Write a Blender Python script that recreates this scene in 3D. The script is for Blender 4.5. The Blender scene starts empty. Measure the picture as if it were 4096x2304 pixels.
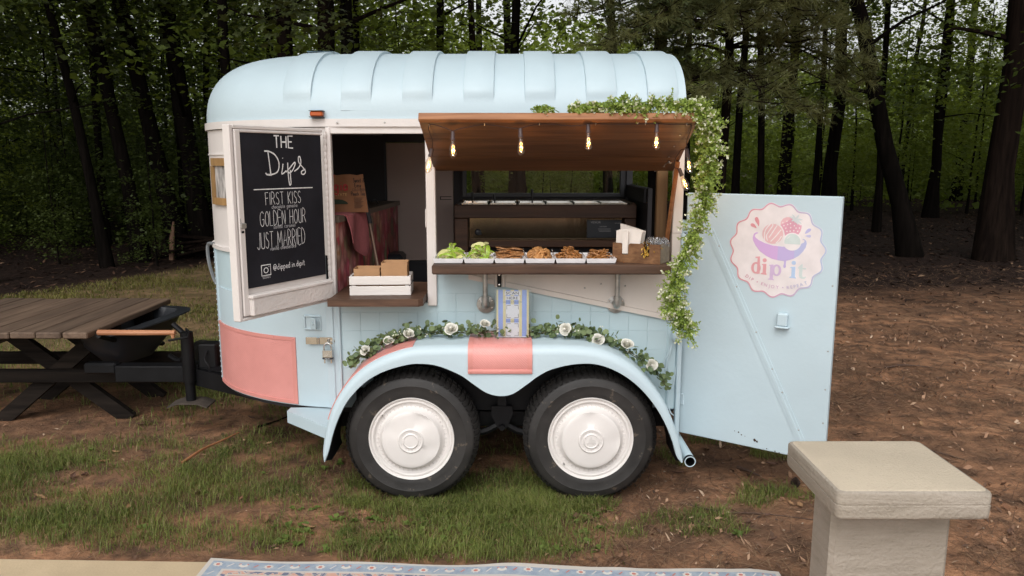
import bpy, math, random
import numpy as np
from mathutils import Vector, Matrix

R = math.radians
PI = math.pi
random.seed(11)
rng = np.random.default_rng(11)
scene = bpy.context.scene
COL = scene.collection

# ------------------------------------------------------------------ camera
cam = bpy.data.cameras.new('camera')
cam_o = bpy.data.objects.new('camera', cam)
COL.objects.link(cam_o)
cam_o.location = (0, 0, 1.66)
cam_o.rotation_euler = (R(90 - 9.5106), 0, 0)
cam.sensor_width = 36
cam.lens = 36 * 770 / 1024
cam.clip_start = 0.05
cam.clip_end = 900
scene.camera = cam_o

# ------------------------------------------------------------------ sky, sun, exposure
SUN_EL, SUN_AZ = R(50), R(194)      # azimuth from +Y clockwise: behind the camera, a little left
world = bpy.data.worlds.new('World')
scene.world = world
world.use_nodes = True
wn = world.node_tree
sky = wn.nodes.new('ShaderNodeTexSky')
sky.sky_type = 'NISHITA'
sky.sun_disc = False
sky.sun_elevation = SUN_EL
sky.sun_rotation = SUN_AZ
sky.air_density = 1.0
sky.dust_density = 4.0
sky.ozone_density = 1.0
hsv = wn.nodes.new('ShaderNodeHueSaturation')
hsv.inputs['Saturation'].default_value = 0.10      # overcast: almost no blue
wn.links.new(sky.outputs[0], hsv.inputs['Color'])
bgn = wn.nodes['Background']
bgn.inputs['Strength'].default_value = 0.15
wn.links.new(hsv.outputs[0], bgn.inputs['Color'])
sun = bpy.data.lights.new('sun', 'SUN')
sun.energy = 0.55
sun.angle = R(60)
sun.color = (1.0, 0.95, 0.88)
sun_o = bpy.data.objects.new('sun', sun)
COL.objects.link(sun_o)
sd = Vector((math.sin(SUN_AZ) * math.cos(SUN_EL), math.cos(SUN_AZ) * math.cos(SUN_EL), math.sin(SUN_EL)))
sun_o.rotation_euler = sd.to_track_quat('Z', 'Y').to_euler()
sun_o.location = (0, -5, 20)
vs = scene.view_settings
vs.view_transform = 'Standard'
vs.look = 'None'
vs.gamma = 1
vs.use_curve_mapping = False
vs.exposure = 0.50
scene.cycles.max_bounces = 7
scene.cycles.diffuse_bounces = 3
scene.cycles.glossy_bounces = 3
scene.cycles.transmission_bounces = 4
scene.cycles.transparent_max_bounces = 12
scene.cycles.caustics_reflective = False
scene.cycles.caustics_refractive = False
scene.cycles.sample_clamp_indirect = 4

# ------------------------------------------------------------------ mesh helpers
OFF = {}


class M:
    """collects geometry in world coordinates; build() links it as one object"""

    def __init__(self):
        self.v, self.f, self.mi = [], [], []

    def add(self, verts, faces, T=None, mi=0):
        o = len(self.v)
        if T is not None:
            verts = [tuple(T @ Vector(p)) for p in verts]
        self.v.extend(tuple(p) for p in verts)
        self.f.extend(tuple(i + o for i in f) for f in faces)
        self.mi.extend([mi] * len(faces))
        return self

    def box(self, x0, x1, y0, y1, z0, z1, b=0.0, T=None, mi=0):
        x0, x1 = min(x0, x1), max(x0, x1)
        y0, y1 = min(y0, y1), max(y0, y1)
        z0, z1 = min(z0, z1), max(z0, z1)
        lo, hi = (x0, y0, z0), (x1, y1, z1)
        if b <= 0:
            vs_ = [(x, y, z) for z in (z0, z1) for y in (y0, y1) for x in (x0, x1)]
            fs = [(0, 2, 3, 1), (4, 5, 7, 6), (0, 1, 5, 4), (2, 6, 7, 3), (0, 4, 6, 2), (1, 3, 7, 5)]
            return self.add(vs_, fs, T, mi)
        b = min(b, 0.45 * min(x1 - x0, y1 - y0, z1 - z0))
        idx, vs_ = {}, []
        for sx in (0, 1):
            for sy in (0, 1):
                for sz in (0, 1):
                    s = (sx, sy, sz)
                    for ax in range(3):
                        p = [(hi[k] if s[k] else lo[k]) + (0 if k == ax else (-b if s[k] else b)) for k in range(3)]
                        idx[(s, ax)] = len(vs_)
                        vs_.append(tuple(p))
        fs = []
        for ax in range(3):
            u, w = (ax + 1) % 3, (ax + 2) % 3
            for sa in (0, 1):
                q = []
                for (a, c) in ((0, 0), (1, 0), (1, 1), (0, 1)):
                    s = [0, 0, 0]
                    s[ax], s[u], s[w] = sa, a, c
                    q.append(idx[(tuple(s), ax)])
                fs.append(tuple(q))
            for a in (0, 1):
                for c in (0, 1):
                    s0, s1 = [0, 0, 0], [0, 0, 0]
                    s0[u] = s1[u] = a
                    s0[w] = s1[w] = c
                    s0[ax], s1[ax] = 0, 1
                    s0, s1 = tuple(s0), tuple(s1)
                    fs.append((idx[(s0, u)], idx[(s1, u)], idx[(s1, w)], idx[(s0, w)]))
        for sx in (0, 1):
            for sy in (0, 1):
                for sz in (0, 1):
                    s = (sx, sy, sz)
                    fs.append((idx[(s, 0)], idx[(s, 1)], idx[(s, 2)]))
        cx = [(lo[k] + hi[k]) / 2 for k in range(3)]
        out = []
        for f in fs:
            a, c, d = (Vector(vs_[f[k]]) for k in range(3))
            n = (c - a).cross(d - a)
            mid = sum((Vector(vs_[i]) for i in f), Vector()) / len(f)
            out.append(f if n.dot(mid - Vector(cx)) > 0 else tuple(reversed(f)))
        return self.add(vs_, out, T, mi)

    def tube(self, pts, r, n=8, caps=True, T=None, mi=0, closed=False):
        pts = [Vector(p) for p in pts]
        k = len(pts)
        rr = r if isinstance(r, (list, tuple)) else [r] * k
        vs_, fs = [], []
        up = None
        for i, p in enumerate(pts):
            if closed:
                d = pts[(i + 1) % k] - pts[(i - 1) % k]
            else:
                d = pts[min(i + 1, k - 1)] - pts[max(i - 1, 0)]
            d.normalize()
            if up is None:
                up = d.cross(Vector((0, 0, 1)) if abs(d.z) < 0.9 else Vector((1, 0, 0))).normalized()
            up = (up - d * up.dot(d)).normalized()
            w = d.cross(up)
            for j in range(n):
                a = 2 * PI * j / n
                vs_.append(p + (up * math.cos(a) + w * math.sin(a)) * rr[i])
        for i in range(k if closed else k - 1):
            for j in range(n):
                a, b_ = i * n + j, i * n + (j + 1) % n
                c, d_ = ((i + 1) % k) * n + (j + 1) % n, ((i + 1) % k) * n + j
                fs.append((a, b_, c, d_))
        if caps and not closed:
            fs.append(tuple(reversed(range(n))))
            fs.append(tuple(range((k - 1) * n, k * n)))
        return self.add(vs_, fs, T, mi)

    def lathe(self, prof, n=32, T=None, mi=0, close=False):
        """revolves (radius, height) pairs about local Z"""
        vs_, fs = [], []
        k = len(prof)
        for (r, h) in prof:
            for j in range(n):
                a = 2 * PI * j / n
                vs_.append((r * math.cos(a), r * math.sin(a), h))
        for i in range(k - 1):
            for j in range(n):
                fs.append((i * n + j, i * n + (j + 1) % n, (i + 1) * n + (j + 1) % n, (i + 1) * n + j))
        if close:
            fs.append(tuple(reversed(range(n))))
            fs.append(tuple(range((k - 1) * n, k * n)))
        return self.add(vs_, fs, T, mi)

    def prism(self, poly, h, T=None, mi=0, z0=0.0):
        """2-D polygon in local XY pulled up local Z by h"""
        n = len(poly)
        area = sum(poly[i][0] * poly[(i + 1) % n][1] - poly[(i + 1) % n][0] * poly[i][1] for i in range(n))
        if area < 0:
            poly = list(reversed(poly))
        vs_ = [(p[0], p[1], z0) for p in poly] + [(p[0], p[1], z0 + h) for p in poly]
        fs = [tuple(range(n, 2 * n)), tuple(reversed(range(n)))]
        for i in range(n):
            j = (i + 1) % n
            fs.append((i, j, n + j, n + i))
        return self.add(vs_, fs, T, mi)

    def grid(self, rows, T=None, mi=0, wrap=False):
        """rows: list of equal-length lists of points"""
        k, n = len(rows), len(rows[0])
        vs_ = [p for r_ in rows for p in r_]
        fs = []
        for i in range(k - 1):
            for j in range(n if wrap else n - 1):
                j2 = (j + 1) % n
                fs.append((i * n + j, i * n + j2, (i + 1) * n + j2, (i + 1) * n + j))
        return self.add(vs_, fs, T, mi)

    def slab(self, rows_out, rows_in, T=None, mi=0):
        """closed shell between two grids of equal size"""
        k, n = len(rows_out), len(rows_out[0])
        vs_ = [p for r_ in rows_out for p in r_] + [p for r_ in rows_in for p in r_]
        o = k * n
        fs = []
        for i in range(k - 1):
            for j in range(n - 1):
                q = (i * n + j, i * n + j + 1, (i + 1) * n + j + 1, (i + 1) * n + j)
                fs.append(q)
                fs.append(tuple(o + t for t in reversed(q)))
        for i in range(k - 1):
            for j in (0, n - 1):
                a, b_ = i * n + j, (i + 1) * n + j
                q = (a, b_, o + b_, o + a)
                fs.append(q if j == 0 else tuple(reversed(q)))
        for j in range(n - 1):
            for i in (0, k - 1):
                a, b_ = i * n + j, i * n + j + 1
                q = (a, o + a, o + b_, b_)
                fs.append(q if i == 0 else tuple(reversed(q)))
        return self.add(vs_, fs, T, mi)

    def mesh(self, name, off, mats, smooth=35):
        me = bpy.data.meshes.new(name)
        ox, oy, oz = off
        me.from_pydata([(x - ox, y - oy, z - oz) for x, y, z in self.v], [], self.f)
        for m_ in mats:
            me.materials.append(m_)
        if len(mats) > 1:
            me.polygons.foreach_set('material_index', self.mi)
        if smooth:
            me.polygons.foreach_set('use_smooth', [True] * len(self.f))
            me.set_sharp_from_angle(angle=R(smooth))
        me.update()
        return me


def tag(o, label=None, cat=None, group=None, kind=None):
    if label:
        o['label'] = label
    if cat:
        o['category'] = cat
    if group:
        o['group'] = group
    if kind:
        o['kind'] = kind
    return o


def thing(name, label, cat, loc, group=None):
    o = bpy.data.objects.new(name, None)
    o.empty_display_size = 0.1
    COL.objects.link(o)
    o.location = loc
    OFF[o.name] = tuple(loc)
    return tag(o, label, cat, group)


def part(name, m, mats, parent, label=None, kind=None, smooth=35):
    """a mesh in world coordinates under its thing (or under a part)"""
    off = OFF[parent.name]
    mats = mats if isinstance(mats, (list, tuple)) else [mats]
    o = bpy.data.objects.new(name, m.mesh(name, off, mats, smooth))
    COL.objects.link(o)
    o.parent = parent
    OFF[o.name] = off
    return tag(o, label, kind=kind)


def group_part(name, parent):
    o = bpy.data.objects.new(name, None)
    o.empty_display_size = 0.05
    COL.objects.link(o)
    o.parent = parent
    OFF[o.name] = OFF[parent.name]
    return o


def place(name, me, parent, mtx):
    """a part that shares mesh data, placed by a world matrix"""
    o = bpy.data.objects.new(name, me)
    COL.objects.link(o)
    o.parent = parent
    off = OFF[parent.name]
    o.matrix_local = Matrix.Translation(Vector((-off[0], -off[1], -off[2]))) @ mtx
    return o


def solo(name, m, mats, loc, label=None, cat=None, group=None, kind=None, smooth=35):
    mats = mats if isinstance(mats, (list, tuple)) else [mats]
    o = bpy.data.objects.new(name, m.mesh(name, loc, mats, smooth))
    COL.objects.link(o)
    o.location = loc
    OFF[o.name] = tuple(loc)
    return tag(o, label, cat, group, kind)


def inst(name, me, mtx, label=None, cat=None, group=None, kind=None):
    o = bpy.data.objects.new(name, me)
    COL.objects.link(o)
    o.matrix_world = mtx
    return tag(o, label, cat, group, kind)


def rot(ax, deg):
    return Matrix.Rotation(R(deg), 4, ax)


def tr(x, y, z):
    return Matrix.Translation(Vector((x, y, z)))


def frame(o, u, v, w):
    """matrix with origin o and axes u, v, w"""
    m_ = Matrix.Identity(4)
    for i, a in enumerate((u, v, w)):
        a = Vector(a)
        for k in range(3):
            m_[k][i] = a[k]
    for k in range(3):
        m_[k][3] = o[k]
    return m_


def catmull(pts, per=6):
    pts = [np.array(p, float) for p in pts]
    out = []
    for i in range(len(pts) - 1):
        p0 = pts[max(i - 1, 0)]
        p1, p2 = pts[i], pts[i + 1]
        p3 = pts[min(i + 2, len(pts) - 1)]
        for k in range(per):
            t = k / per
            out.append(0.5 * (2 * p1 + (p2 - p0) * t + (2 * p0 - 5 * p1 + 4 * p2 - p3) * t * t + (3 * p1 - p0 - 3 * p2 + p3) * t ** 3))
    out.append(pts[-1])
    return [tuple(p) for p in out]


def fast_mesh(name, V, nper, mats, smooth=False):
    """V: (N, nper, 3) separate polygons of nper corners (numpy, for leaves and blades)"""
    n = V.shape[0]
    me = bpy.data.meshes.new(name)
    me.vertices.add(n * nper)
    me.vertices.foreach_set('co', V.reshape(-1).astype(np.float32))
    me.loops.add(n * nper)
    me.loops.foreach_set('vertex_index', np.arange(n * nper, dtype=np.int32))
    me.polygons.add(n)
    me.polygons.foreach_set('loop_start', np.arange(0, n * nper, nper, dtype=np.int32))
    for m_ in mats:
        me.materials.append(m_)
    me.update(calc_edges=True)
    return me


# ------------------------------------------------------------------ value noise for layout
_tab = np.random.default_rng(5).random((257, 257))


def vnoise(x, y, s):
    x, y = np.asarray(x, float) * s + 91.7, np.asarray(y, float) * s + 43.1
    xi, yi = np.floor(x).astype(int), np.floor(y).astype(int)
    fx, fy = x - xi, y - yi
    fx, fy = fx * fx * (3 - 2 * fx), fy * fy * (3 - 2 * fy)
    a, b_ = _tab[xi % 256, yi % 256], _tab[(xi + 1) % 256, yi % 256]
    c, d_ = _tab[xi % 256, (yi + 1) % 256], _tab[(xi + 1) % 256, (yi + 1) % 256]
    return (a * (1 - fx) + b_ * fx) * (1 - fy) + (c * (1 - fx) + d_ * fx) * fy


def fnoise(x, y, s, o=4):
    t, a, n = 0, 0.5, 0
    for i in range(o):
        t = t + a * vnoise(np.asarray(x) + 17.3 * i, np.asarray(y) - 9.1 * i, s * 2 ** i)
        n += a
        a *= 0.5
    return t / n


def sstep(a, b_, x):
    t = np.clip((np.asarray(x, float) - a) / (b_ - a), 0, 1)
    return t * t * (3 - 2 * t)


# ------------------------------------------------------------------ materials
def new_mat(name):
    m_ = bpy.data.materials.new(name)
    m_.use_nodes = True
    nt = m_.node_tree
    return m_, nt, nt.nodes['Principled BSDF']


def coords(nt, stretch=(1, 1, 1), rotate=(0, 0, 0), kind='Object'):
    tc = nt.nodes.new('ShaderNodeTexCoord')
    mp = nt.nodes.new('ShaderNodeMapping')
    mp.inputs['Scale'].default_value = stretch
    mp.inputs['Rotation'].default_value = rotate
    nt.links.new(tc.outputs[kind], mp.inputs[0])
    return mp.outputs[0]


def noise(nt, vec, scale, detail=4, rough=0.55, dist=0.0):
    n = nt.nodes.new('ShaderNodeTexNoise')
    n.inputs['Scale'].default_value = scale
    n.inputs['Detail'].default_value = detail
    n.inputs['Roughness'].default_value = rough
    n.inputs['Distortion'].default_value = dist
    nt.links.new(vec, n.inputs['Vector'])
    return n.outputs['Fac']


def ramp(nt, fac, stops, const=False):
    r_ = nt.nodes.new('ShaderNodeValToRGB')
    e = r_.color_ramp.elements
    if const:
        r_.color_ramp.interpolation = 'CONSTANT'
    e[0].position, e[0].color = stops[0][0], (*stops[0][1], 1)
    e[1].position, e[1].color = stops[-1][0], (*stops[-1][1], 1)
    for p, c in stops[1:-1]:
        x = e.new(p)
        x.color = (*c, 1)
    nt.links.new(fac, r_.inputs[0])
    return r_.outputs[0]


def bump(nt, bsdf, fac, strength, dist=0.01, prev=None):
    b_ = nt.nodes.new('ShaderNodeBump')
    b_.inputs['Strength'].default_value = strength
    b_.inputs['Distance'].default_value = dist
    nt.links.new(fac, b_.inputs['Height'])
    if prev is not None:
        nt.links.new(prev, b_.inputs['Normal'])
    nt.links.new(b_.outputs[0], bsdf.inputs['Normal'])
    return b_.outputs[0]


def mixc(nt, fac, a, b_, mode='MIX'):
    m_ = nt.nodes.new('ShaderNodeMix')
    m_.data_type = 'RGBA'
    m_.blend_type = mode
    for s, val in ((m_.inputs[0], fac), (m_.inputs[6], a), (m_.inputs[7], b_)):
        if isinstance(val, (int, float)):
            s.default_value = val
        elif isinstance(val, tuple):
            s.default_value = (*val, 1)
        else:
            nt.links.new(val, s)
    return m_.outputs[2]


def mul(c, k):
    return tuple(min(1, a * k) for a in c)


def paint(name, col, rough=0.42, var=0.05, vscale=5, bstr=0.12, bscale=60, dirt=None, metal=0.0, stretch=(1, 1, 1), spec=0.5, dents=0.0):
    """painted or plain surface: slight mottling, fine relief, optional specks of wear"""
    m_, nt, b_ = new_mat(name)
    v = coords(nt, stretch)
    c = ramp(nt, noise(nt, v, vscale, 5), [(0.3, mul(col, 1 - var)), (0.7, mul(col, 1 + var))])
    if dirt:
        f = ramp(nt, noise(nt, v, dirt[1], 8, 0.7), [(dirt[2], (0, 0, 0)), (dirt[2] + 0.03, (1, 1, 1))])
        c = mixc(nt, f, c, dirt[0])
    nt.links.new(c, b_.inputs['Base Color'])
    b_.inputs['Roughness'].default_value = rough
    b_.inputs['Metallic'].default_value = metal
    b_.inputs['Specular IOR Level'].default_value = spec
    if bstr:
        p_ = bump(nt, b_, noise(nt, v, bscale, 5), bstr, 0.004)
        if dents:
            bump(nt, b_, noise(nt, v, 2.6, 2), dents, 0.05, p_)
    return m_


def wood(name, c1, c2, axis=0, rough=0.6, scale=1.0, bstr=0.25, c3=None, spec=0.4):
    """grain runs along axis"""
    m_, nt, b_ = new_mat(name)
    st = [26 * scale] * 3
    st[axis] = 1.6 * scale
    v = coords(nt, tuple(st))
    n1 = noise(nt, v, 1.3, 6, 0.6, 0.6)
    st2 = [7 * scale] * 3
    st2[axis] = 0.8 * scale
    n2 = noise(nt, coords(nt, tuple(st2)), 1.0, 3, 0.5, 1.5)
    c = ramp(nt, n1, [(0.32, c1), (0.5, tuple((a + d) / 2 for a, d in zip(c1, c2))), (0.68, c2)])
    c = mixc(nt, ramp(nt, n2, [(0.35, (0, 0, 0)), (0.7, (0.65, 0.65, 0.65))]), c, c3 or mul(c1, 0.75))
    oi = nt.nodes.new('ShaderNodeObjectInfo')
    k = ramp(nt, oi.outputs['Random'], [(0, (0.82, 0.82, 0.82)), (1, (1.1, 1.08, 1.05))])
    c = mixc(nt, 1.0, c, k, 'MULTIPLY')
    nt.links.new(c, b_.inputs['Base Color'])
    b_.inputs['Roughness'].default_value = rough
    b_.inputs['Specular IOR Level'].default_value = spec
    bump(nt, b_, n1, bstr, 0.003)
    return m_


def plain(name, col, rough=0.5, metal=0.0, spec=0.5):
    m_, nt, b_ = new_mat(name)
    v = coords(nt)
    c = ramp(nt, noise(nt, v, 14, 3), [(0.3, mul(col, 0.93)), (0.7, mul(col, 1.07))])
    nt.links.new(c, b_.inputs['Base Color'])
    b_.inputs['Roughness'].default_value = rough
    b_.inputs['Metallic'].default_value = metal
    b_.inputs['Specular IOR Level'].default_value = spec
    return m_


def leafmat(name, dark, light, transl=0.35, nscale=0.9, rough=0.5, obvar=0.25, straw=None):
    m_, nt, b_ = new_mat(name)
    v = coords(nt)
    n1 = noise(nt, v, nscale, 3)
    n2 = noise(nt, v, nscale * 22, 2)
    c = ramp(nt, n1, [(0.35, dark), (0.68, light)])
    c = mixc(nt, ramp(nt, n2, [(0.35, (0, 0, 0)), (0.7, (0.7, 0.7, 0.7))]), c, mul(light, 1.15))
    oi = nt.nodes.new('ShaderNodeObjectInfo')
    k = ramp(nt, oi.outputs['Random'], [(0, (1 - obvar, 1 - obvar * 0.9, 1 - obvar)), (1, (1 + obvar * 0.6, 1 + obvar * 0.4, 1))])
    c = mixc(nt, 1.0, c, k, 'MULTIPLY')
    if straw:
        gi_ = nt.nodes.new('ShaderNodeNewGeometry')
        c = mixc(nt, ramp(nt, gi_.outputs['Random Per Island'], [(0.0, (1, 1, 1)), (straw[1], (0, 0, 0)), (1, (0, 0, 0))], True), c, straw[0])
        c = mixc(nt, 1.0, c, ramp(nt, gi_.outputs['Random Per Island'], [(0, (1, 1, 1)), (0.5, (0.75, 0.8, 0.8)), (1, (1.25, 1.15, 1.0))]), 'MULTIPLY')
    nt.links.new(c, b_.inputs['Base Color'])
    b_.inputs['Roughness'].default_value = rough
    b_.inputs['Specular IOR Level'].default_value = 0.3
    t_ = nt.nodes.new('ShaderNodeBsdfTranslucent')
    nt.links.new(mixc(nt, 1.0, c, (1.0, 1.0, 0.55), 'MULTIPLY'), t_.inputs[0])
    mx = nt.nodes.new('ShaderNodeMixShader')
    mx.inputs[0].default_value = transl
    nt.links.new(b_.outputs[0], mx.inputs[1])
    nt.links.new(t_.outputs[0], mx.inputs[2])
    nt.links.new(mx.outputs[0], nt.nodes['Material Output'].inputs['Surface'])
    return m_


def glassmat(name, tint=(1, 1, 1), gloss=0.12, rough=0.02):
    m_ = bpy.data.materials.new(name)
    m_.use_nodes = True
    nt = m_.node_tree
    nt.nodes.remove(nt.nodes['Principled BSDF'])
    t_ = nt.nodes.new('ShaderNodeBsdfTransparent')
    t_.inputs[0].default_value = (*tint, 1)
    g = nt.nodes.new('ShaderNodeBsdfGlossy')
    g.inputs['Roughness'].default_value = rough
    lw = nt.nodes.new('ShaderNodeLayerWeight')
    lw.inputs['Blend'].default_value = 0.25
    mth = nt.nodes.new('ShaderNodeMath')
    mth.operation = 'MULTIPLY_ADD'
    nt.links.new(lw.outputs['Facing'], mth.inputs[0])
    mth.inputs[1].default_value = 0.5
    mth.inputs[2].default_value = gloss
    mx = nt.nodes.new('ShaderNodeMixShader')
    nt.links.new(mth.outputs[0], mx.inputs[0])
    nt.links.new(t_.outputs[0], mx.inputs[1])
    nt.links.new(g.outputs[0], mx.inputs[2])
    nt.links.new(mx.outputs[0], nt.nodes['Material Output'].inputs['Surface'])
    return m_


BLUE = paint('light_blue_paint', (0.465, 0.57, 0.62), 0.5, 0.035, 2.2, 0.22, 45, ((0.36, 0.42, 0.42), 38, 0.775), dents=0.16)
BLUE_WALL = paint('light_blue_wall_paint', (0.465, 0.59, 0.635), 0.42, 0.04, 4, 0.10, 40, ((0.25, 0.28, 0.28), 30, 0.74))
WHITE = paint('white_trim_paint', (0.66, 0.615, 0.59), 0.45, 0.04, 6, 0.25, 50, ((0.25, 0.2, 0.17), 45, 0.73))
CREAM = paint('cream_wall_paint', (0.66, 0.60, 0.55), 0.5, 0.05, 5, 0.15, 40)
WHITE_ROUGH = paint('thick_white_paint', (0.66, 0.615, 0.59), 0.55, 0.05, 8, 1.0, 70, ((0.2, 0.17, 0.15), 60, 0.70))
HUB = paint('white_hub_paint', (0.70, 0.665, 0.64), 0.32, 0.03, 8, 0.10, 40, ((0.35, 0.28, 0.22), 40, 0.76))
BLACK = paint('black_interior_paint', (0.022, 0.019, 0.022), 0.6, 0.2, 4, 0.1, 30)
BLACK_METAL = paint('black_metal_paint', (0.006, 0.006, 0.007), 0.5, 0.3, 9, 0.3, 30, ((0.10, 0.085, 0.075), 40, 0.75), spec=0.22)
DARKGREY = paint('dark_grey_frame', (0.035, 0.036, 0.042), 0.4, 0.1, 5, 0.05, 30)
TAUPE = paint('taupe_panel', (0.56, 0.43, 0.375), 0.6, 0.06, 3, 0.08, 30)
CHALKBOARD = paint('chalkboard_face', (0.017, 0.017, 0.022), 0.6, 0.25, 5, 0.08, 90, spec=0.12)
CHALK = paint('chalk_marks', (0.72, 0.72, 0.73), 0.9, 0.2, 90, 0.0)
CHALK_FAINT = paint('thin_chalk_marks', (0.42, 0.42, 0.44), 0.9, 0.25, 90, 0.0)
RUBBER = paint('tyre_rubber', (0.021, 0.019, 0.018), 0.58, 0.45, 6, 0.35, 30, ((0.085, 0.068, 0.052), 13, 0.60))
STEEL = paint('galvanised_steel', (0.42, 0.41, 0.39), 0.42, 0.22, 30, 0.15, 60, None, 0.8)
CHROME = paint('bright_steel', (0.62, 0.60, 0.57), 0.22, 0.08, 20, 0.05, 60, None, 1.0)
STAINLESS_REFL = paint('stainless_gold_reflection', (0.46, 0.34, 0.22), 0.14, 0.05, 3, 1.0, 7, None, 1.0, (1.6, 1, 0.22))  # golden reflections of the bulbs are put into this warm colour
CEDAR = wood('cedar_stain', (0.072, 0.033, 0.016), (0.165, 0.081, 0.038), 0, 0.5, 1.0, 0.2)
CEDAR_EDGE = wood('cedar_edge', (0.20, 0.075, 0.026), (0.36, 0.16, 0.065), 0, 0.55, 1.2, 0.3)
POST_WOOD = wood('post_wood', (0.16, 0.085, 0.035), (0.30, 0.18, 0.08), 2, 0.6, 1.0, 0.25)
SHELF_WOOD = wood('dark_shelf_wood', (0.045, 0.022, 0.013), (0.13, 0.07, 0.043), 0, 0.55, 1.1, 0.5)
INNER_WOOD = wood('counter_wood', (0.05, 0.022, 0.012), (0.12, 0.055, 0.028), 0, 0.5, 0.8, 0.25)
CADDY_WOOD = wood('acacia_wood', (0.14, 0.06, 0.024), (0.32, 0.165, 0.075), 0, 0.5, 1.6, 0.15)
CADDY_SIDE = wood('acacia_end_grain', (0.20, 0.15, 0.095), (0.32, 0.255, 0.17), 1, 0.55, 1.6, 0.15)
TABLE_WOOD = wood('weathered_table_wood', (0.085, 0.053, 0.036), (0.195, 0.132, 0.092), 1, 0.7, 0.9, 0.5)
LEG_WOOD = wood('dark_leg_wood', (0.010, 0.008, 0.007), (0.034, 0.026, 0.021), 0, 0.8, 0.9, 0.5, None, 0.1)
HANDLE_WOOD = wood('orange_handle_wood', (0.42, 0.17, 0.08), (0.58, 0.29, 0.16), 0, 0.4, 1.0, 0.1)
TRIM_WOOD = wood('window_trim_wood', (0.26, 0.14, 0.05), (0.42, 0.26, 0.11), 2, 0.6, 1.2, 0.2)
KRAFT = paint('kraft_paper', (0.40, 0.23, 0.115), 0.75, 0.05, 30, 0.1, 80)
KRAFT_EDGE = paint('kraft_paper_inside', (0.46, 0.28, 0.15), 0.75, 0.05, 30, 0.1, 80)
PLASTIC_BLACK = paint('black_plastic', (0.020, 0.022, 0.027), 0.36, 0.3, 4, 0.25, 30)
WHITE_TRAY = plain('white_melamine', (0.86, 0.85, 0.87), 0.25)
PANSTEEL = paint('pan_steel', (0.50, 0.48, 0.45), 0.18, 0.08, 20, 0.05, 60, None, 1.0)
AMBER = plain('amber_lens', (0.42, 0.085, 0.015), 0.2)
PAPER = paint('white_paper', (0.76, 0.71, 0.66), 0.85, 0.03, 20, 0.3, 120)
GLASS = glassmat('window_glass', (0.94, 0.95, 0.93), 0.02)
BULB_GLASS = glassmat('bulb_glass', (1.0, 0.93, 0.82), 0.05)
ACRYLIC = glassmat('clear_acrylic', (0.95, 0.97, 0.97), 0.05)


def diamond_pink():
    m_, nt, b_ = new_mat('pink_diamond_plate')
    v = coords(nt)
    b_.inputs['Roughness'].default_value = 0.4
    c = ramp(nt, noise(nt, v, 6, 6), [(0.3, (0.61, 0.255, 0.23)), (0.7, (0.70, 0.30, 0.275))])
    nt.links.new(c, b_.inputs['Base Color'])
    fac = None
    for a in (45, -45):
        w = nt.nodes.new('ShaderNodeTexWave')
        w.wave_type = 'BANDS'
        w.bands_direction = 'X'
        w.inputs['Scale'].default_value = 38
        nt.links.new(coords(nt, (1, 1, 1), (0, R(a), 0)), w.inputs['Vector'])
        if fac is None:
            fac = w.outputs['Fac']
        else:
            mm = nt.nodes.new('ShaderNodeMath')
            mm.operation = 'MULTIPLY'
            nt.links.new(fac, mm.inputs[0])
            nt.links.new(w.outputs['Fac'], mm.inputs[1])
            fac = mm.outputs[0]
    bump(nt, b_, fac, 0.35, 0.003)
    return m_


PINK = diamond_pink()
PINK_EDGE = paint('pink_trim_paint', (0.63, 0.26, 0.23), 0.4, 0.04, 8, 0.2, 40)


def glow(name, col, strength):
    m_, nt, b_ = new_mat(name)
    b_.inputs['Base Color'].default_value = (*col, 1)
    b_.inputs['Emission Color'].default_value = (*col, 1)
    b_.inputs['Emission Strength'].default_value = strength
    return m_


FILAMENT = glow('hot_filament', (1.0, 0.58, 0.20), 3.2)


# ------------------------------------------------------------------ lettering
_txt = {}


def text_mesh(s):
    """a word in the built-in face as 2-D polygons: (verts, faces, width)"""
    if s not in _txt:
        cu = bpy.data.curves.new('word', 'FONT')
        cu.body = s
        cu.resolution_u = 3
        o = bpy.data.objects.new('word', cu)
        COL.objects.link(o)
        dg = bpy.context.evaluated_depsgraph_get()
        me = bpy.data.meshes.new_from_object(o.evaluated_get(dg))
        v = [tuple(p.co) for p in me.vertices]
        f = [tuple(p.vertices) for p in me.polygons]
        bpy.data.objects.remove(o)
        bpy.data.meshes.remove(me)
        bpy.data.curves.remove(cu)
        xs = [p[0] for p in v] or [0]
        _txt[s] = (v, f, min(xs), max(xs))
    return _txt[s]


def put_text(m, s, T, h, width=None, align='c', lift=0.0, mi=0):
    """T: frame whose local XY is the print plane; h: cap height; width: squeeze to this width"""
    v, f, x0, x1 = text_mesh(s)
    k = h / 0.70
    kx = k if width is None else width / (x1 - x0)
    ox = {'c': (x0 + x1) / 2, 'l': x0, 'r': x1}[align]
    m.add([((p[0] - ox) * kx, p[1] * k, lift) for p in v], f, T, mi)


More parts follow.
